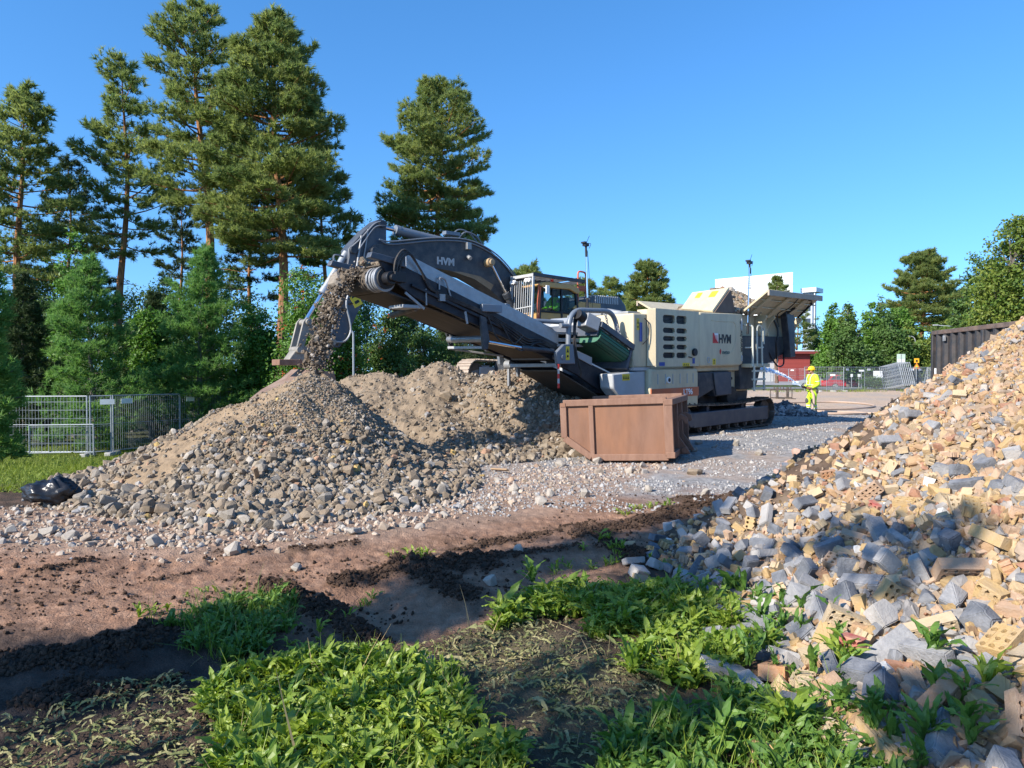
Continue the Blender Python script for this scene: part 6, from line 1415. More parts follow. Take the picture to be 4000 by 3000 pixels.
# ---------------------------------------------------------------- lamps, signs, small things
def lamp(u, Y, ztop, arm, label):
    x, y = far(u, Y); p = thing('street_lamp', label, 'street lamp', (x, y, gz((x, y))), (0, 0, 0), 'street lamps by the far road')
    B().tube(bend([(0, 0, 0), (0, 0, ztop), (-arm, -.2, ztop + .12)], .5), [.07] * 1 + [.05] * 7, 8).build('pole', m_lgrey, p, smooth=True)
    B().box(-arm - .5, -arm + .05, -.3, -.1, ztop + .08, ztop + .2).build('lamp_head', m_lgrey, p, bevel=.03)
lamp(3573, 80, 5.5, 1.9, 'lower street lamp in front of the trees, left of the other'); lamp(3728, 78, 6.5, 2.0, 'taller street lamp rising behind the black container')
def sign(name, u, Y, z, w_, h, mat, label, cat_, zb=0, extra=None):
    x, y = far(u, Y); p = thing(name, label, cat_, (x, y, gz((x, y))))
    B().cyl((0, .04, 0), (0, .04, z + h / 2 - .1), .03, n=8).build('post', m_lgrey, p)
    o = B().box(-w_ / 2, w_ / 2, -.02, .01, z - h / 2, z + h / 2).build('board', mat, p, bevel=.01)
    if extra: extra(p, o)
    return p
def green_board(p, o):
    B().box(-.30, .30, -.03, -.02, 2.35, 2.68).build('pale_panel', m_white, o); B().box(-.03, .03, -.035, -.02, 2.4, 3.1).build('divider', m_steel, o)
sign('notice_board', 3519, 61.6, 2.7, .72, .85, M('pale_green_board', (.50, .62, .52), None, .5), 'pale green and white notice board above the leaning fence panels', 'sign', extra=green_board)
def ywarn(p, o):
    b = B().prism([(-.36, 1.85), (.36, 1.85), (0, 2.42)], -.03, -.012); b.build('warning_triangle', m_orsign, p); B().prism([(-.2, 1.94), (.2, 1.94), (0, 2.26)], -.036, -.03).build('triangle_face', m_yel, p); B().box(-.08, .08, -.03, -.02, 2.5, 2.7).build('symbol', m_ink, o)
m_orsign = M('orange_sign', (.75, .22, .03), None, .5)
sign('road_sign', 3580, 66, 2.62, .46, .42, M('amber_sign', (.85, .45, .02), None, .5), 'amber road sign above an orange warning triangle on one post', 'sign', extra=ywarn)
for u, v0, w_, h, l in ((3430, 1463, .95, .72, 'large white board behind the far fence, beside the hedge'), (3365, 1448, .5, .18, 'narrow white plate left of the large white board'), (3327, 1467, .22, .3, 'small cream box sign left of the narrow plate'), (3356, 1467, .28, .28, 'cream sign between the small box and the large board')):
    sign('yard_sign', u, 72, 1.65 + (1450 - v0) / 2800 * 72, w_, h, m_white, l, 'sign')
x, y = -5.35, 24.2
B().tube(bend([(0, 0, 0), (0, 0, 3.35), (-.55, 0, 3.42)], .12), .035, 8).build('bent_pole', m_fence, None, smooth=True).location = (x, y, gz((x, y)))
tag(bpy.data.objects['bent_pole'], 'thin grey pole with a bent top behind the rubble heaps', 'pole')

def fork_frame():
    x, y = far(3052, 43); p = thing('fork_frame', 'rusty pallet fork frame lying on the sand near the crusher', 'machine attachment', (x, y, gz((x, y))), (0, 0, math.radians(6)))
    b = B().bar((-.7, 0, .55), (.7, 0, .55), .10, .10).bar((-.7, 0, .06), (.7, 0, .06), .07, .07)
    for s in (-.68, .68): b.bar((s, 0, 0), (s, 0, .6), .05, .05)
    b.build('frame', m_track, p, bevel=.01)
    for s in (-.25, .4): B().box(s - .07, s + .07, -.05, .05, 0, .68).box(s - .06, s + .06, -.9, 0, 0, .05).build('fork', m_track, p, bevel=.01)
    b = B()
    for s in (-.45, -.05, .15, .6): b.bar((s, 0, .6), (s, 0, .78), .05, .04)
    b.build('lugs', m_track, p)
fork_frame()

def small_heaps():
    rr = np.random.RandomState(31)
    hf = lambda x, y: np.where((.52 - .42 * np.hypot((x - 9.75) * .85, y - 25.6)) > 0, .52 - .42 * np.hypot((x - 9.75) * .85, y - 25.6) + (fbm(x * 4, y * 4, 3) - .5) * .12, -1)
    heap('gravel_heap', 'small dark grey gravel heap at the worker\'s feet', 'gravel heap', hf, (8, 11.6, 24, 27.4), .06, M('dark_gravel', (.10, .10, .105), (.06, .06, .065), .9, sc=20, world=True, bump=.5), None,
         [spec(hf, 900, (8, 11.6, 24, 27.4), rr, ROCKS[:5], 1, lambda x, y, h, r_: .055 * np.exp(r_.normal(0, .4, len(x))), .1), spec(hf, 160, (8, 11.6, 23.9, 25.2), rr, ROCKS[:5], 2, lambda x, y, h, r_: .12 * np.exp(r_.normal(0, .3, len(x))), .1)], [M('dark_stone', (1, 1, 1), None, .8, pal=[(0, (.07, .07, .075)), (.4, (.12, .12, .125)), (.75, (.05, .05, .055)), (.93, (.2, .2, .2))]), m_grav])
small_heaps()

def bag():
    x, y = -5.72, 8.85; b = B().ball((0, 0, 0), .3, 48, 32, (1.15, .8, .62)); o = b.build('plastic_bag', M('black_plastic', (.012, .012, .014), (.02, .02, .022), .3, spec=.5, bump=.5, bsc=9), None, smooth=True)
    V = np.array([v.co[:] for v in o.data.vertices]); n = V / np.linalg.norm(V, axis=1)[:, None]
    cr = np.abs(fbm(n[:, 0] * 3 + n[:, 2] * 2 + 5, n[:, 1] * 3 - n[:, 2] * 2, 9, 5) - .5) * 2
    V = V * (0.78 + .5 * cr)[:, None]; V[:, 2] = np.maximum(V[:, 2], -.10) * (1.1 + .3 * (V[:, :1].ravel() > .05)); V[:, 0] *= 1.05; V[:, 2] *= .82
    o.data.vertices.foreach_set('co', V.ravel().astype(np.float32)); o.location = (x, y, gz((x, y)) + .17 + .6 * max(0, float(h1(np.array([x]), np.array([y]))[0])))
    tag(o, 'crumpled black plastic bag lying at the left end of the fresh heap', 'plastic bag')
bag()
def timber():
    rr = np.random.RandomState(8); m_wood = M('broken_timber', (.36, .25, .15), (.27, .18, .11), .85, sc=4, stretch=(1, 12, 12))
    for k, (x, y, L, hf, lab) in enumerate(((-2.0, 9.6, .45, h1, 'splintered timber stick midway up the front of the fresh heap'), (-5.3, 10.0, .4, h1, 'pale timber offcut on the left tail of the fresh heap'), (-3.1, 8.7, .3, h1, 'short timber piece at the foot of the fresh heap'), (-.2, 11.6, .5, h2, 'flat timber plank at the foot of the sandy heap'), (-1.0, 12.3, .55, h2, 'weathered board lying on the sandy fan'), (4.9, 9.2, .6, h3, 'thin dark plank on the upper brick heap'), (5.6, 8.3, .5, h3, 'split plank near the top of the brick heap'))):
        o = B().box(-L / 2, L / 2, -.03, .03, -.012, .012).build('timber', m_wood, None, bevel=.004); h = max(0, float(hf(np.array([x]), np.array([y]))[0]))
        o.location = (x, y, gz((x, y)) + h + .05); o.rotation_euler = (rr.normal(0, .3), rr.normal(0, .35), rr.uniform(0, 3)); tag(o, lab, 'timber', 'timber pieces in the rubble')
timber()
# ---------------------------------------------------------------- trees
m_needle = M('pine_needles', (.075, .125, .038), (.28, .31, .10), .6, sc=.9, rnd=.75, trans=.45, tval=1.9, spec=.25)
m_needleb = M('blue_green_needles', (.06, .15, .042), (.21, .34, .09), .6, sc=1.2, rnd=.75, trans=.42, tval=1.7, spec=.25)
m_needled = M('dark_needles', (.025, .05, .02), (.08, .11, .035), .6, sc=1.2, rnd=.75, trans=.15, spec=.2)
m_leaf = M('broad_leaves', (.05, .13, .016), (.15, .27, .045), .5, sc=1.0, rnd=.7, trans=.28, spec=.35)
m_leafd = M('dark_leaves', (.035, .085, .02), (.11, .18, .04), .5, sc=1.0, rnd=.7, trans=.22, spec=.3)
m_leafy = M('yellowing_leaves', (.055, .12, .02), (.20, .235, .04), .5, sc=.8, rnd=.8, trans=.28, spec=.3)
m_berry = M('orange_berries', (.55, .13, .02), (.45, .08, .02), .5)
def mk_bark():
    m = bpy.data.materials.new('pine_bark'); m.use_nodes = True; nt = m.node_tree; L = nt.links.new; p = nt.nodes['Principled BSDF']; p.inputs['Roughness'].default_value = .9; p.inputs['Specular IOR Level'].default_value = .15
    co = _n(nt, 'ShaderNodeTexCoord'); sx = _n(nt, 'ShaderNodeSeparateXYZ'); L(co.outputs['Object'], sx.inputs[0])
    mr = _n(nt, 'ShaderNodeMapRange'); mr.inputs[1].default_value = 2; mr.inputs[2].default_value = 7.5; L(sx.outputs[2], mr.inputs[0])
    nz = _n(nt, 'ShaderNodeTexNoise', Scale=5., Detail=6.); mp = _n(nt, 'ShaderNodeMapping'); mp.inputs['Scale'].default_value = (2, 2, .6); L(co.outputs['Object'], mp.inputs[0]); L(mp.outputs[0], nz.inputs['Vector'])
    a = _n(nt, 'ShaderNodeMix', data_type='RGBA'); a.inputs[6].default_value = c4((.17, .115, .085)); a.inputs[7].default_value = c4((.34, .165, .075)); L(mr.outputs[0], a.inputs[0])
    b = _n(nt, 'ShaderNodeMix', data_type='RGBA', blend_type='MULTIPLY'); b.inputs[0].default_value = .75; L(a.outputs[2], b.inputs[6])
    r = _n(nt, 'ShaderNodeMapRange'); r.inputs[1].default_value = .35; r.inputs[2].default_value = .65; r.inputs[3].default_value = .35; r.inputs[4].default_value = 1.2; L(nz.outputs['Fac'], r.inputs[0]); L(r.outputs[0], b.inputs[7]); L(b.outputs[2], p.inputs['Base Color'])
    bp = _n(nt, 'ShaderNodeBump', Strength=.8, Distance=.05); L(nz.outputs['Fac'], bp.inputs['Height']); L(bp.outputs[0], p.inputs['Normal']); return m
m_bark = mk_bark()
m_barkg = M('grey_bark', (.20, .175, .15), (.11, .095, .08), .9, sc=6, bump=.5, bsc=12, stretch=(2, 2, .5))

def tuft(n, L, w, spread, seed):            # needles fanning out of a shoot along +z
    r = np.random.RandomState(seed); V = []; F = []
    for i in range(n):
        th = spread * math.sqrt(r.uniform(.02, 1)); ph = r.uniform(0, 2 * PI); h0 = r.uniform(0, .5) * L
        d = np.array([math.sin(th) * math.cos(ph), math.sin(th) * math.sin(ph), math.cos(th)]); a = r.normal(size=3); s = np.cross(d, a); s /= np.linalg.norm(s)
        l = L * r.uniform(.7, 1.1); b0 = np.array([0, 0, h0]) - d * .02; k = len(V)
        V += [b0 + s * w * .5, b0 - s * w * .5, b0 + d * l]; F.append([k, k + 1, k + 2])
    return np.array(V), np.array(F)
def leafshape(l, w):
    V = np.array([[0, 0, 0], [-w / 2, l * .45, w * .18], [0, l, -w * .1], [w / 2, l * .45, w * .18]]); return V, np.array([[0, 2, 1], [0, 3, 2]])

def limb_mesh(paths):                        # [(points, radii)] -> one tube mesh
    b = B()
    for pts, rad, n in paths: b.tube(pts, rad, n)
    return b

def conifer(name, label, loc, H, cb, prof, nb, per, mat, seed, tl=.30, tw=.043, tn=15, droop=.15, lift=.5, tr=.2, lean=(0, 0), bark=None, side=None, gap=.25, cat_='pine tree', group=None, dead=0):
    """trunk with limbs, and shoots of needles carried in plates along every limb; prof = [(t, radius)]"""
    r = np.random.RandomState(seed); p = thing(name, label, cat_, loc, (0, 0, 0), group)
    pt = [q[0] for q in prof]; pr = [q[1] for q in prof]
    tx = lambda z: np.array([lean[0] * z / H + .14 * math.sin(z * .45 + seed), lean[1] * z / H + .14 * math.cos(z * .38 + seed), z])
    zs = np.linspace(-.4, H * .985, 16); paths = [([tx(z) for z in zs], [max(1.25 * tr * (1 - max(z, 0) / H) ** .8, .015) * (1.25 if z < .3 else 1) for z in zs], 9)]
    P, D, Rn = [], [], []
    for i in range(nb):
        u = (i + r.uniform(0, 1)) / nb; z = cb + (H - cb) * u ** .9; t = (z - cb) / (H - cb)
        L = np.interp(t, pt, pr) * r.uniform(.62, 1.08); az = i * 2.399 + r.normal(0, .35)
        if side is not None and r.uniform() < .35: az = side + r.normal(0, .6)
        if r.uniform() < gap * .8: L *= .5
        up = lift * (t ** 1.3) * 1.1 - droop * (1 - t) + r.normal(0, .08)
        d = np.array([math.cos(az), math.sin(az), 0]); o = tx(z); k = 6
        crv = r.uniform(.05, .3) * L
        pts = [o + d * L * s + np.array([0, 0, up * L * s + crv * (s * s - .3 * s)]) for s in np.linspace(0, 1, k)]
        paths.append((pts, [max(.010, .105 * tr * (L ** .8) * (1 - .85 * s)) for s in np.linspace(0, 1, k)], 5))
        lat = np.cross(d, (0, 0, 1)); n = int(per * L * r.uniform(.7, 1.2)) + 3
        s = .40 + .62 * r.uniform(0, 1, n) ** .8; w_ = (.40 * L * np.sin(np.clip(s, 0, 1) * PI * .84)) + .12
        off = r.uniform(-1, 1, n) * w_
        seg = np.array([pts[min(int(q * (k - 1)), k - 1)] for q in s]); f = s * (k - 1) - np.floor(s * (k - 1)); nx = np.array([pts[min(int(q * (k - 1)) + 1, k - 1)] for q in s])
        c = seg * (1 - f[:, None]) + nx * f[:, None] + lat * off[:, None] + np.array([0, 0, 1]) * (np.abs(r.normal(0, .14, n)) * (.7 + .12 * L) - .05)[:, None] + r.normal(0, .05, (n, 3))
        P.append(c); D.append(d * .75 + lat * (off / (w_ + .01) * .55)[:, None] + np.array([0, 0, .55 + .5 * t]) + r.normal(0, .25, (n, 3))); Rn.append(np.clip(r.normal(.5, .2, n) + r.normal(0, .13), 0, 1))
    for i in range(dead):
        z = r.uniform(cb * .45, cb * 1.1); az = r.uniform(0, 6.28); L = r.uniform(.6, 1.8); d = np.array([math.cos(az), math.sin(az), r.uniform(-.3, .2)]); o = tx(z)
        paths.append(([o, o + d * L * .5, o + d * L + np.array([0, 0, -.15])], [.03, .02, .008], 4))
    ntop = 24; z = H - r.uniform(0, .9, ntop); P.append(np.array([tx(q) for q in z]) + r.normal(0, .08, (ntop, 3))); D.append(np.array([0, 0, 1]) + r.normal(0, .5, (ntop, 3))); Rn.append(r.uniform(0, 1, ntop))
    P, D, Rn = np.vstack(P), np.vstack(D), np.concatenate(Rn)
    limb_mesh(paths).build('trunk', bark or m_bark, p, smooth=True)
    parts = []; pick = r.randint(0, 3, len(P))
    for k in range(3):
        q = pick == k; bv, bf = tuft(tn, tl, tw, 1.15, seed * 3 + k); S = r.uniform(.75, 1.25, q.sum())
        v, f = inst(bv, bf, axis_rot(D[q], r), P[q], S); parts.append((v, f, np.repeat(Rn[q], len(bv))))
    V, F, A = cat(parts); npmesh('crown', V, F, mat, p, attr={'rnd': A}); return p

def leafy(name, label, loc, H, blobs, n, ls, mat, seed, cat_='tree', stems=5, berries=0, bark=None, group=None, sparse=.0, tr=.12):
    """stems and limbs with leaves in irregular clusters; blobs = [(x, y, z, rx, ry, rz)]"""
    r = np.random.RandomState(seed); p = thing(name, label, cat_, loc, (0, 0, 0), group); paths = []; P = []; Rn = []
    vol = np.array([b[3] * b[4] + b[4] * b[5] for b in blobs]); vol = vol / vol.sum()
    for i, b in enumerate(blobs):
        c = np.array(b[:3]); rad = np.array(b[3:]); m = int(n * vol[i]); nc = max(6, m // 34)
        d = r.normal(size=(nc, 3)); d /= np.linalg.norm(d, axis=1)[:, None]; cc = c + d * rad * (r.uniform(.45, 1.08, nc) ** .6)[:, None]
        w_ = r.uniform(.3, 1.5, nc); idx = r.choice(nc, m, p=w_ / w_.sum()); sg = .16 * (rad.mean() ** .6) * 1.25
        P.append(cc[idx] + r.normal(0, 1, (m, 3)) * sg * np.array([1.1, 1.1, .75])); Rn.append(np.clip(r.normal(0, .2, m) + r.uniform(.15, .85, nc)[idx], 0, 1))
        base = np.array([c[0] * .25, c[1] * .25, min(c[2] * .35, H * .3)])
        paths.append((curve([np.array([c[0] * .1, c[1] * .1, -.3]), base, (base + c) / 2 + r.normal(0, .12, 3), c + np.array([0, 0, rad[2] * .5])], 3), [max(.012, tr * (1 - j / 9.5)) for j in range(10)], 7))
        for k in range(0, nc, 3): paths.append(([c - np.array([0, 0, rad[2] * .3]), (c + cc[k]) / 2 + r.normal(0, .08, 3), cc[k]], [tr * .28, tr * .18, .008], 4))
    P, Rn = np.vstack(P), np.concatenate(Rn)
    limb_mesh(paths).build('trunk', bark or m_barkg, p, smooth=True)
    bv, bf = leafshape(ls, ls * .62)
    N = r.normal(size=P.shape) * .75 + np.array([-.25, -.3, .75]); v, f = inst(bv, bf, axis_rot(N, r), P, r.uniform(.7, 1.3, len(P)))
    npmesh('crown', v, f, mat, p, attr={'rnd': np.repeat(Rn, 4)})
    if berries:
        q = P[r.randint(0, len(P), berries)]; T = np.repeat(q, 9, 0) + r.normal(0, .045, (len(q) * 9, 3)) + np.array([-.05, -.12, 0]); bb = tuft(1, .1, .1, 1, 1)
        o = scatter('berries', ROCKS[:2], T, np.full(len(T), .05), m_berry, r, parent=p); o['kind'] = 'stuff'
    return p

def at(pu, Y): return ((pu * 1.80832 - 2000) / 2800 * Y, Y)
def zat(pv, Y): return CAMH + (1450 - pv * 1.80832) / 2800 * Y
def Hh(pv, Y, g): return zat(pv, Y) - g

def pines():
    def pine(pu, Y, ptop, pcb, prof, nb, per, seed, label, gr=-1.1, **k):
        x, y = at(pu, Y); H = Hh(ptop, Y, gr); cb = Hh(pcb, Y, gr); s = Y / 1548.4
        conifer('pine_tree', label, (x, y, gr), H, cb, [(a, b_ * s * 1.12) for a, b_ in prof], int(nb * .9), per * 1.35, k.pop('mat', m_needle), seed, **k)
    pine(48, 36, 200, 600, [(0, 105), (.25, 105), (.6, 82), (.85, 55), (1, 12)], 78, 26, 1, 'old pine at the left edge with a reddish trunk', tr=.22, dead=6, group='tall pines behind the left fence')
    pine(258, 39, 136, 560, [(0, 80), (.2, 95), (.45, 95), (.7, 75), (.88, 50), (1, 12)], 78, 22, 2, 'airy pine with a bare orange trunk, second tall one from the left', tr=.21, dead=8, lean=(.5, 0), gap=.6, group='tall pines behind the left fence')
    pine(466, 37, 20, 500, [(0, 70), (.2, 130), (.45, 118), (.7, 98), (.88, 62), (1, 14)], 92, 24, 3, 'tallest pine, with an open crown and a leaning orange trunk', tr=.26, dead=6, lean=(-.9, 0), gap=.5, group='tall pines behind the left fence')
    pine(612, 36, 42, 560, [(0, 120), (.18, 150), (.4, 140), (.6, 108), (.8, 70), (.92, 35), (1, 6)], 150, 34, 4, 'densest tall pine, broad and dark, left of the excavator arm', tr=.26, dead=4, lean=(-.3, 0), group='tall pines behind the left fence')
    pine(700, 41, 330, 600, [(0, 70), (.4, 85), (.8, 40), (1, 10)], 46, 26, 5, 'lower pine showing behind the right side of the densest one', tr=.16, mat=m_needle, group='tall pines behind the left fence')
    pine(950, 46, 188, 560, [(0, 105), (.2, 130), (.45, 108), (.68, 84), (.86, 52), (1, 12)], 120, 32, 6, 'lone round-headed pine above the excavator boom', gr=-.4, tr=.24, mat=m_needle)
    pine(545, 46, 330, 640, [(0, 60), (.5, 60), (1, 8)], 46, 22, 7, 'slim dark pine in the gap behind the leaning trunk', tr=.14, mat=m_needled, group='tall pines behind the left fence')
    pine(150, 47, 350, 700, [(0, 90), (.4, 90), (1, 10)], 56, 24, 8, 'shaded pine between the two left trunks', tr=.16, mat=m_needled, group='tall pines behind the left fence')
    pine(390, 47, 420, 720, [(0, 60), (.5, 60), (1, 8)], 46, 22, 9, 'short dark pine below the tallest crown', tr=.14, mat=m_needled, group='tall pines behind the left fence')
    pine(1396, 72, 575, 690, [(0, 50), (.4, 46), (.75, 32), (1, 8)], 80, 16, 10, 'bushy pine rising behind the engine housing', gr=0, tr=.2, tl=.4, tw=.07)
    pine(1322, 80, 608, 690, [(0, 34), (.5, 36), (1, 10)], 46, 12, 11, 'small pine behind the excavator hood', gr=0, tr=.18, tl=.4, tw=.07)
    pine(1362, 84, 620, 700, [(0, 24), (.5, 24), (1, 6)], 36, 12, 12, 'thin pine in the gap left of the bushy one', gr=0, tr=.16, tl=.4, tw=.07, mat=m_needled)
    pine(1140, 66, 585, 680, [(0, 40), (.5, 44), (1, 14)], 46, 12, 13, 'pine top peeking over the excavator cab guard', gr=0, tr=.2, tl=.4, tw=.07)
    pine(1262, 70, 612, 690, [(0, 34), (.5, 34), (1, 10)], 46, 12, 14, 'pine top between the cab and the orange rail', gr=0, tr=.2, tl=.4, tw=.07)
    pine(1676, 100, 603, 690, [(0, 34), (.5, 26), (1, 6)], 46, 10, 15, 'small pine in front of the white end wall', gr=0, tr=.2, tl=.45, tw=.09)
    pine(1722, 126, 668, 790, [(0, 36), (.5, 34), (1, 8)], 56, 10, 16, 'pine beside the raised hopper wing', gr=0, tr=.2, tl=.45, tw=.08)
    pine(1985, 95, 553, 715, [(0, 70), (.3, 74), (.6, 54), (.85, 36), (1, 12)], 110, 16, 17, 'big round-crowned pine above the hedge of trees', gr=0, tr=.35, tl=.5, tw=.085, lean=(.6, 0))
    pine(2068, 100, 632, 730, [(0, 44), (.5, 36), (1, 10)], 50, 12, 18, 'lower pine right of the big round-crowned one', gr=0, tr=.3, tl=.5, tw=.09)
pines()

def young_conifers():
    def yc(pu, Y, ptop, half, seed, label, gr, mat=m_needleb, nb=135, per=36, cb=.15, tl=.22, tw=.028, prof=None, droop=.05, **k):
        x, y = at(pu, Y); H = Hh(ptop, Y, gr); s = half * Y / 1548.4
        conifer('young_conifer', label, (x, y, gr), H, cb, prof or [(0, s * 1.1), (.3, s), (.6, s * .66), (.85, s * .3), (1, .06)], nb, per, mat, seed, tl=tl, tw=tw, droop=droop, lift=.75, tr=.10, bark=m_barkg, gap=.55, cat_='conifer', group='young conifers along the left fence', **k)
    yc(205, 25.6, 565, 112, 21, 'blue-green young conifer rising behind the fence, left of the wider one', -1.15)
    yc(440, 28.0, 535, 108, 22, 'wide blue-green young conifer with the pointed tip, left of the fresh heap', -1.15)
    yc(-32, 16.6, 545, 62, 23, 'dark young conifer cut by the left edge, branches over the fence', -.75, nb=110, prof=[(0, .95), (.35, .85), (.7, .5), (1, .06)])
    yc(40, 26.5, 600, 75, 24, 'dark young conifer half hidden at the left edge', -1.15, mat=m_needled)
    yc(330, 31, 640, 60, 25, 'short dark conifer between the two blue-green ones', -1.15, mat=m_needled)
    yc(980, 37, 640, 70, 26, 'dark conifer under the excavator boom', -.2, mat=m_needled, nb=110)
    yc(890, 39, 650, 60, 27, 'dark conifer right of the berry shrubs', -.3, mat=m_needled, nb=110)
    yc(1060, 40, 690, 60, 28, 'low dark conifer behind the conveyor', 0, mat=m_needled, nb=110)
young_conifers()

def shrubs():
    def sh(pu, Y, ptop, half, n, ls, mat, seed, label, gr, berries=0, cat_='shrub', nm='shrub', grp=None, nb=7, tr=.06, squash=1., cone=0):
        x, y = at(pu, Y); H = Hh(ptop, Y, gr); s = half * Y / 1548.4; r = np.random.RandomState(seed + 50); bl = []
        for i in range(nb):
            t = (i + .5) / nb; z = H * (.22 + .66 * t); w_ = s * (1 - .62 * max(0, t - .35)) * .55; a = r.uniform(0, 6.28); q = s * (.55 - .4 * t)
            if cone: w_ = s * (1.08 - .88 * t) * .62; q = s * .32 * (1 - t)
            bl.append((q * math.cos(a), q * math.sin(a) * .7, z, w_ * r.uniform(.8, 1.15), w_ * r.uniform(.7, 1), max(H * .15, .3) * r.uniform(.9, 1.25)))
        leafy(nm, label, (x, y, gr), H, bl, n, ls, mat, seed, cat_, berries=berries, group=grp, tr=tr)
    sh(648, 26.5, 590, 85, 9000, .13, m_leaf, 31, 'bright green rowan with orange berries behind the heap peak', -.9, 70, 'rowan', 'rowan_tree')
    sh(745, 28, 640, 80, 8000, .13, m_leaf, 32, 'rowan with orange berries behind the excavator arm', -.6, 70, 'rowan', 'rowan_tree')
    sh(850, 30, 640, 90, 9000, .13, m_leafd, 33, 'shaded rowan with a few berries under the conveyor', -.5, 40, 'rowan', 'rowan_tree')
    sh(930, 32, 700, 80, 6000, .13, m_leafd, 34, 'dark leafy shrub between the heap crest and the conveyor', -.2)
    sh(160, 30, 510, 48, 5200, .15, m_leaf, 35, 'slim bright green birch behind the left young conifer', -1.15, 0, 'birch', 'birch_tree', nb=9)
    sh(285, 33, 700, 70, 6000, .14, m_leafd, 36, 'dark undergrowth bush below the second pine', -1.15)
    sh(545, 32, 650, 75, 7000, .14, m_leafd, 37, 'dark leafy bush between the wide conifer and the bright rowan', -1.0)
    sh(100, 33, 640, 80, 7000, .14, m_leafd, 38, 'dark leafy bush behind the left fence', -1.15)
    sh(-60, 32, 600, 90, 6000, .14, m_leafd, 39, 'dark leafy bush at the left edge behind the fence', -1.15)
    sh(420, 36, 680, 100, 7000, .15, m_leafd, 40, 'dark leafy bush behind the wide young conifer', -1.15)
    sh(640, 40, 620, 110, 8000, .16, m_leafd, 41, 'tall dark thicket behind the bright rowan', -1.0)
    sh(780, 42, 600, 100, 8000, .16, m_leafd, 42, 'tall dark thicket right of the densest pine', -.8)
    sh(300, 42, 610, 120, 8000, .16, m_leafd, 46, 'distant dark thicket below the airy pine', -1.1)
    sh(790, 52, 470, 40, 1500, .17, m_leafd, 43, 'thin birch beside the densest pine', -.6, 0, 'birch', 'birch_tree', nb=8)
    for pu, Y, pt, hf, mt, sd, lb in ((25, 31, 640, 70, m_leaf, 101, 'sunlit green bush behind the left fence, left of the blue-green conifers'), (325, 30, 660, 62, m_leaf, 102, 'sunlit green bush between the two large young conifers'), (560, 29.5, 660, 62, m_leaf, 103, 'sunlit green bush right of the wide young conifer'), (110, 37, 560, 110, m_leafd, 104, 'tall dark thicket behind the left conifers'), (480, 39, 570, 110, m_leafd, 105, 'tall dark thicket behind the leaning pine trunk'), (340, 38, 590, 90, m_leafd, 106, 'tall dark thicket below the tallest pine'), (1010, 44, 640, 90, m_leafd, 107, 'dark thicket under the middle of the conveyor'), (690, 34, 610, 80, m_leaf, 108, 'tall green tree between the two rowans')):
        sh(pu, Y, pt, hf, 9000, .16, mt, sd, lb, -1.1 if pu < 600 else -.5)
    # right hand background
    R = [(1762, 128, 690, 34, m_leafd), (1800, 80, 655, 42, m_leaf), (1820, 84, 668, 40, m_leafy), (1832, 76, 660, 50, m_leafd), (1880, 82, 655, 52, m_leaf), (1925, 78, 690, 48, m_leafd), (1900, 88, 640, 40, m_leafd), (1962, 84, 700, 44, m_leafy), (2010, 79, 715, 40, m_leafy), (2050, 82, 690, 40, m_leafy), (2095, 84, 670, 50, m_leafy), (1940, 90, 655, 46, m_leaf), (2030, 92, 672, 46, m_leafd), (1812, 96, 680, 40, m_leafd)]
    D = ['dark tree beside the red outbuilding', 'pointed green tree right of the red outbuilding', 'yellowish tree behind the pointed green one', 'dark rounded tree in the middle of the hedge row', 'bright leafy tree above the red car', 'dark tree right of the red car', 'dark crown just left of the big round pine', 'yellow-green tree beneath the big round pine', 'light yellow-green tree by the street lamp', 'yellowing tree behind the taller street lamp', 'autumn-tinted tree left of the large right-hand tree', 'green crown filling the gap left of the big round pine', 'dark crown between the big pine and the container', 'dark crown between the pointed and the rounded tree']
    for i, (pu, Y, pt, hf, mt) in enumerate(R): sh(pu, Y, pt, hf * 1.28, 8500, .30, mt, 60 + i, D[i], 0, 0, 'tree', 'broadleaf_tree', 'trees beyond the far fence', nb=9, tr=.16, cone=i % 3 != 2)
    sh(2190, 46, 455, 105, 19000, .22, m_leafy, 75, 'large leafy tree with yellowing leaves at the right edge', 0, 0, 'tree', 'broadleaf_tree', nb=12, tr=.2)
    sh(2120, 50, 545, 70, 9000, .22, m_leafd, 76, 'darker tree on the left flank of the large right-hand tree', 0, 0, 'tree', 'broadleaf_tree', nb=9, tr=.16)
    x, y = far(3420, 66); r = np.random.RandomState(9)
    leafy('hedge', 'dark clipped hedge behind the far fence, between car and leaning panels', (x, y, 0), 1.3, [(-.9 + i * .6, 0, .55, .5, .5, .5) for i in range(5)], 4200, .12, m_leafd, 80, 'hedge', tr=.04)
shrubs()

def shade_trees():    # trees standing to the left of and behind the photographer, whose shade crosses the foreground
    s = np.array([SUN_XY.x, SUN_XY.y])
    q = np.array([-.75, 5.15]) + s * 10.5
    leafy('poplar_tree', 'slim poplar standing left of the photographer that shades the track', (q[0], q[1], 0), 12, [(.10 * math.sin(i), .1 * math.cos(i * 2), 5.0 + i * .75, .42, .42, .55) for i in range(10)], 6500, .15, m_leafd, 90, 'tree', tr=.1)
    rr = np.random.RandomState(4)
    bl = [(rr.uniform(-1.3, 1.3), rr.uniform(-1.3, 1.3), rr.uniform(5.7, 6.6), rr.uniform(.35, .65), rr.uniform(.35, .65), rr.uniform(.2, .35)) for i in range(7)]
    q = np.array([1.5, 4.75]) + s * 10.2
    leafy('maple_tree', 'open crowned maple behind the photographer dappling the weeds', (q[0], q[1], 0), 9, bl, 1300, .18, m_leafd, 91, 'tree', tr=.1)
shade_trees()
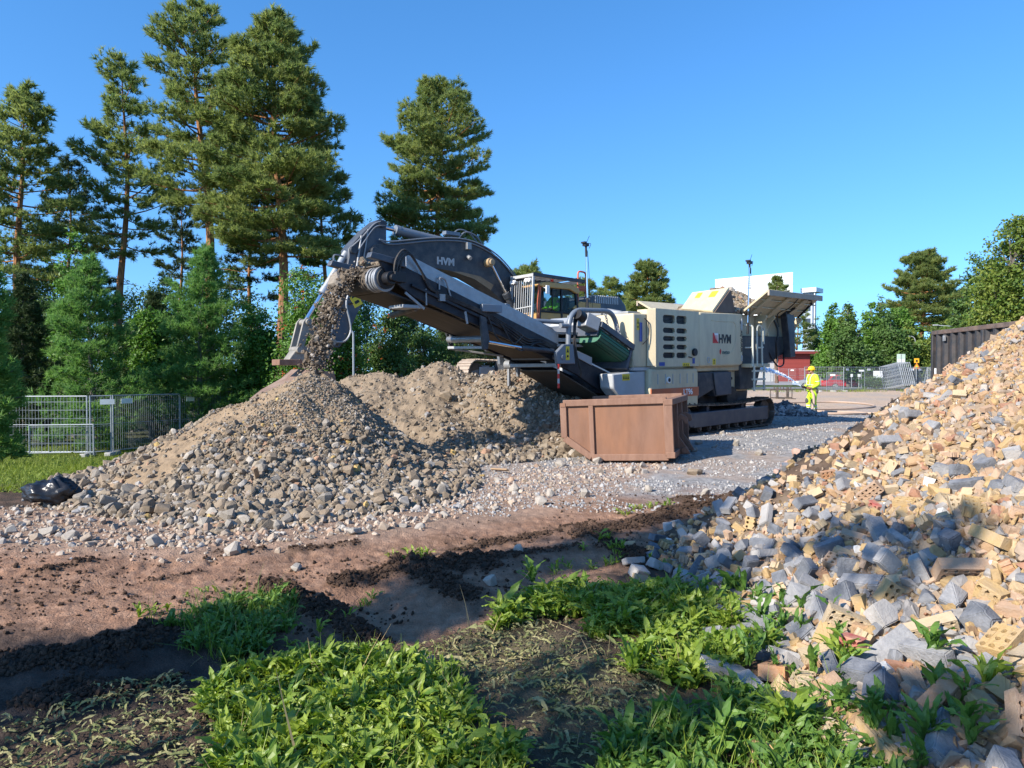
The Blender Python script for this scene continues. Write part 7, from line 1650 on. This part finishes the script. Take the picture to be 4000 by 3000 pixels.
# ---------------------------------------------------------------- weeds and grass
m_weed = M('weed_leaf', (.08, .17, .018), (.30, .36, .05), .45, sc=6, rnd=.75, trans=.3, spec=.4)
m_weedd = M('deep_green_weed_leaf', (.055, .135, .022), (.16, .26, .045), .45, sc=6, rnd=.75, trans=.28, spec=.4)
m_wilt = M('trampled_leaf', (.11, .135, .04), (.30, .26, .13), .75, sc=6, rnd=.75, spec=.2)
m_dry = M('dry_stalk', (.36, .28, .14), (.28, .20, .09), .8, rnd=.5)
m_grass = M('meadow_grass', (.10, .16, .02), (.27, .31, .06), .6, sc=2, rnd=.7, trans=.3, spec=.2)

def dandelion_leaf(seed, curl=.5, n=8):      # lobed blade along +y, arching up then over
    r = np.random.RandomState(seed); V = []; F = []
    for i in range(n):
        t = i / (n - 1); w_ = .088 * math.sin(min(1, t * 1.02 + .04) * PI) ** .8 * (.40 + .80 * t) * (1.12 if i % 2 else .84) + .012
        if i == n - 1: w_ = .01
        y = t * (1 - .18 * curl * t); z = curl * (t - .95 * t * t) + r.normal(0, .012); tw = r.normal(0, .03)
        V += [(-w_, y - .05 * (i % 2), z + w_ * .35 + tw), (0, y, z), (w_, y - .05 * (i % 2), z + w_ * .35 - tw)]
        if i: k = 3 * (i - 1); F += [[k, k + 1, k + 4], [k, k + 4, k + 3], [k + 1, k + 2, k + 5], [k + 1, k + 5, k + 4]]
    return np.array(V), np.array(F)
LEAVES = [dandelion_leaf(i, c_) for i, c_ in enumerate((.35, .55, .75, .95, .5))]
def blade(curl):
    V = []; F = []; n = 4
    for i in range(n):
        t = i / (n - 1); w_ = .014 * (1 - t) + .0015; V += [(-w_, curl * t * t, t), (w_, curl * t * t, t)]
        if i: k = 2 * (i - 1); F += [[k, k + 1, k + 3], [k, k + 3, k + 2]]
    return np.array(V), np.array(F)

def yaw_pitch(yaw, pitch, roll):             # leaf frames: blade +y raised by pitch, turned by yaw
    cy, sy = np.cos(yaw), np.sin(yaw); cp, sp_ = np.cos(pitch), np.sin(pitch); cr, sr = np.cos(roll), np.sin(roll); o = np.zeros_like(cy); l = o + 1
    Rz = np.stack([np.stack([cy, -sy, o], -1), np.stack([sy, cy, o], -1), np.stack([o, o, l], -1)], 1)
    Rx = np.stack([np.stack([l, o, o], -1), np.stack([o, cp, -sp_], -1), np.stack([o, sp_, cp], -1)], 1)
    Ry = np.stack([np.stack([cr, o, sr], -1), np.stack([o, l, o], -1), np.stack([-sr, o, cr], -1)], 1)
    return Rz @ Rx @ Ry

def rosette_arrays(px, py, pz, rad, nl, r, pitch=(.25, 1.0)):
    yaw = r.uniform(0, 2 * PI, nl.sum()); idx = np.repeat(np.arange(len(px)), nl)
    T = np.column_stack([px[idx], py[idx], pz[idx]]) + r.normal(0, .008, (len(idx), 3)); S = rad[idx] * r.uniform(.6, 1.15, len(idx))
    return T, S, yaw_pitch(yaw, r.uniform(pitch[0], pitch[1], len(idx)), r.normal(0, .3, len(idx))), idx

def weeds():
    r = np.random.RandomState(41)
    def inside(poly, n, dens_noise=.47):
        pts = np.array(poly); lo = np.maximum(pts.min(0), (-4, 2.3)); hi = pts.max(0); out = []
        while sum(map(len, out)) < n:
            q = np.stack([r.uniform(lo[0], hi[0], n * 3), r.uniform(lo[1], hi[1], n * 3)], -1)
            d = sdpoly(q[:, 0], q[:, 1], poly) + (fbm(q[:, 0] * 2.5, q[:, 1] * 2.5, 61) - .5) * .5
            k = (d < 0) & (fbm(q[:, 0] * 3.2, q[:, 1] * 3.2, 62) > dens_noise * np.exp(d * 2.5) - .0) & (sdpoly(q[:, 0], q[:, 1], TRACK) > -.12); out.append(q[k])
            if len(out) > 60: break
        return np.vstack(out)[:n]
    def patch(name, label, q, rad, nl, mat, pitch=(.3, 1.1)):
        n = len(q); z = ground_h(q[:, 0], q[:, 1]); nl = r.randint(nl[0], nl[1], n); T, S, R, idx = rosette_arrays(q[:, 0], q[:, 1], z, rad * np.exp(r.normal(0, .22, n)), nl, r, pitch)
        o = scatter(name, LEAVES, T, S, mat, r, rot=R, rnd=np.clip(r.normal(.5, .22, len(T)) + np.repeat(r.normal(0, .12, n), nl), 0, 1)); return tag(o, label, None, kind='stuff')
    patch('weeds', 'dandelion weeds on the island of turf left of the rut', inside(WEED[0], 210), .105, (6, 10), m_weedd)
    patch('weeds', 'sunlit dandelion leaves covering the front of the picture', inside(WEED[1], 800), .135, (8, 13), m_weed)
    patch('weeds', 'thick weeds at the foot of the brick heap', inside(WEED[2], 720), .145, (8, 13), m_weed)
    patch('weeds', 'deep green weeds in the bottom right corner', inside(WEED[3], 240), .15, (7, 12), m_weedd)
    # trampled leaves lying flat along the wheel track
    def flat(poly, n, sz, mat, label, lift=.012):
        q = inside(poly, n, .2); R = yaw_pitch(r.uniform(0, 6.28, len(q)), r.normal(.05, .2, len(q)), r.normal(0, .45, len(q)))
        T = np.column_stack([q, ground_h(q[:, 0], q[:, 1]) + lift]); tag(scatter('trampled_leaves', LEAVES[:3], T, sz * np.exp(r.normal(0, .3, len(q))), mat, r, rot=R), label, None, kind='stuff')
    global TRACK
    keep = TRACK; TRACK = [(50, 50), (51, 50), (50, 51)]
    flat(keep, 700, .06, m_wilt, 'wilted leaves pressed flat along the wheel track')
    flat(GP((-50, 1580), (380, 1500), (560, 1440), (640, 1430), (560, 1560), (520, 1700), (-200, 1800)), 1300, .06, m_wilt, 'pale trampled leaves in the bottom left corner')
    flat(GP((850, 1400), (1000, 1360), (1250, 1330), (1480, 1480), (1500, 1640), (1100, 1700), (1000, 1500)), 800, .06, m_wilt, 'wilted leaves scattered round the bare patch')
    TRACK = keep
    # scattered seedlings on soil, between bricks, and far tufts
    q = np.array([G(a, b_) for a, b_ in ((1290, 1190), (1320, 1200), (1345, 1215), (1310, 1225), (860, 1215), (905, 1212), (880, 1222), (1180, 1235), (1230, 1225), (430, 1290), (1370, 1100), (1415, 1095), (1440, 1098), (1350, 1110), (705, 1360), (640, 1400), (780, 1290), (310, 1340), (1590, 1210), (1610, 1230), (1430, 1230))]); q = np.repeat(q, 4, 0) + r.normal(0, .06, (len(q) * 4, 2))
    patch('seedlings', 'small seedlings sprouting from the bare soil', q, .09, (4, 7), m_weed)
    n = 330; q = np.stack([r.uniform(1.2, 3.4, n), r.uniform(2.5, 5.6, n)], -1); d = -sdpoly(q[:, 0], q[:, 1], TOE); q = q[(d > -.15) & (d < .55 - .12 * (q[:, 1] - 3)) & (fbm(q[:, 0] * 3, q[:, 1] * 3, 71) > .46)]
    z = ground_h(q[:, 0], q[:, 1]) + np.maximum(h3(q[:, 0], q[:, 1]), 0) + .04; nl = r.randint(4, 8, len(q)); T, S, R, idx = rosette_arrays(q[:, 0], q[:, 1], z, .17 * np.exp(r.normal(0, .2, len(q))), nl, r, (.6, 1.25))
    tag(scatter('weeds', LEAVES, T, S, m_weedd, r, rot=R), 'weeds growing up between the lowest bricks', None, kind='stuff')
    # grass blades among the weeds
    BL = [blade(c_) for c_ in (.2, .45, .8)]
    qs = np.vstack([inside(WEED[0], 900), inside(WEED[1], 1800), inside(WEED[2], 1600), inside(WEED[3], 1500)])
    T = np.column_stack([qs, ground_h(qs[:, 0], qs[:, 1]) - .01]); S = .115 * np.exp(r.normal(0, .35, len(T)))
    tag(scatter('grass', BL, T, S, m_weed, r, rot=yaw_pitch(r.uniform(0, 6.28, len(T)), r.normal(-.1, .3, len(T)), r.normal(0, .2, len(T)))), 'thin grass blades among the weeds', None, kind='stuff')
    qd = np.vstack([inside(WEED[1], 260), inside(WEED[2], 260), inside(WEED[0], 80), inside(keep, 60, .2)]); T = np.column_stack([qd, ground_h(qd[:, 0], qd[:, 1]) - .01]); S = .17 * np.exp(r.normal(0, .4, len(T)))
    tag(scatter('dry_stalks', BL, T, S * .8, m_dry, r, rot=yaw_pitch(r.uniform(0, 6.28, len(T)), r.normal(-.3, .6, len(T)), r.normal(0, .4, len(T)))), 'dry straw coloured stalks among the weeds', None, kind='stuff')
    # meadow on the left
    n = 42000; y = np.exp(r.uniform(math.log(9.8), math.log(27), n)); x = y * r.uniform(-.80, -.33, n); k = (sstep(-.2, .5, -x - 4.6 - .12 * (y - 9) + (fbm(x * 4, y * 4, 22) - .5)) > r.uniform(0, 1, n)) & (h1(x, y) < 0); x, y = x[k], y[k]
    T = np.column_stack([x, y, ground_h(x, y) - .01]); S = (.06 + .0025 * y) * np.exp(r.normal(0, .4, len(T)))
    tag(scatter('grass', [blade(.3), blade(.6), (LEAVES[2][0] * np.array([.9, .9, .8]), LEAVES[2][1])], T, np.column_stack([S * 2.2, S, S]), m_grass, r, rot=yaw_pitch(r.uniform(0, 6.28, len(T)), r.normal(0, .35, len(T)), r.normal(0, .3, len(T)))), 'sunlit meadow grass in front of the left fence', None, kind='stuff')
    # rough verge along the far fence
    n = 5000; x = r.uniform(14, 40, n); y = r.normal(58.6, 1.1, n); k = (fbm(x * .5, y * .7, 88) > .5) & (np.abs(x - 23) > 0); x, y = x[k], y[k]
    T = np.column_stack([x, y, ground_h(x, y)]); S = .16 * np.exp(r.normal(0, .4, len(T)))
    tag(scatter('grass', [blade(.3), blade(.6)], T, np.column_stack([S * 5, S, S]), m_grass, r, rot=yaw_pitch(r.uniform(0, 6.28, len(T)), r.normal(0, .35, len(T)), r.normal(0, .3, len(T)))), 'ragged green verge along the far fence', None, kind='stuff')
    # single big dandelions that can be told apart
    for k, (a, b_, rad, lab) in enumerate(((1560, 1640, .30, 'largest dandelion rosette, low in the bottom right corner'), (1700, 1600, .26, 'upright dandelion right of the largest rosette'), (2020, 1480, .24, 'tall toothed dandelion standing among the near bricks'), (2140, 1560, .22, 'toothed dandelion at the right edge among the bricks'), (1660, 1420, .2, 'dandelion at the boundary of weeds and grey blocks'), (1820, 1440, .2, 'narrow dandelion between grey blocks and yellow bricks'), (1150, 1270, .22, 'dandelion clump at the upper left tip of the weed patch'))):
        x, y = G(a, b_); hh = max(0, float(h3(np.array([x]), np.array([y]))[0])); z = gz((x, y)) + hh + .03
        if hh > .1: x *= .93; y *= .93; z = gz((x, y)) + max(0, float(h3(np.array([x]), np.array([y]))[0])) + .03
        T, S, R, idx = rosette_arrays(np.array([0.]), np.array([0.]), np.array([0.]), np.array([rad]), np.array([11]), r, (.5, 1.25))
        o = scatter('dandelion', LEAVES, T, S, m_weed if k % 2 else m_weedd, r, rot=R); o.location = (x, y, z); tag(o, lab, 'dandelion')
weeds()
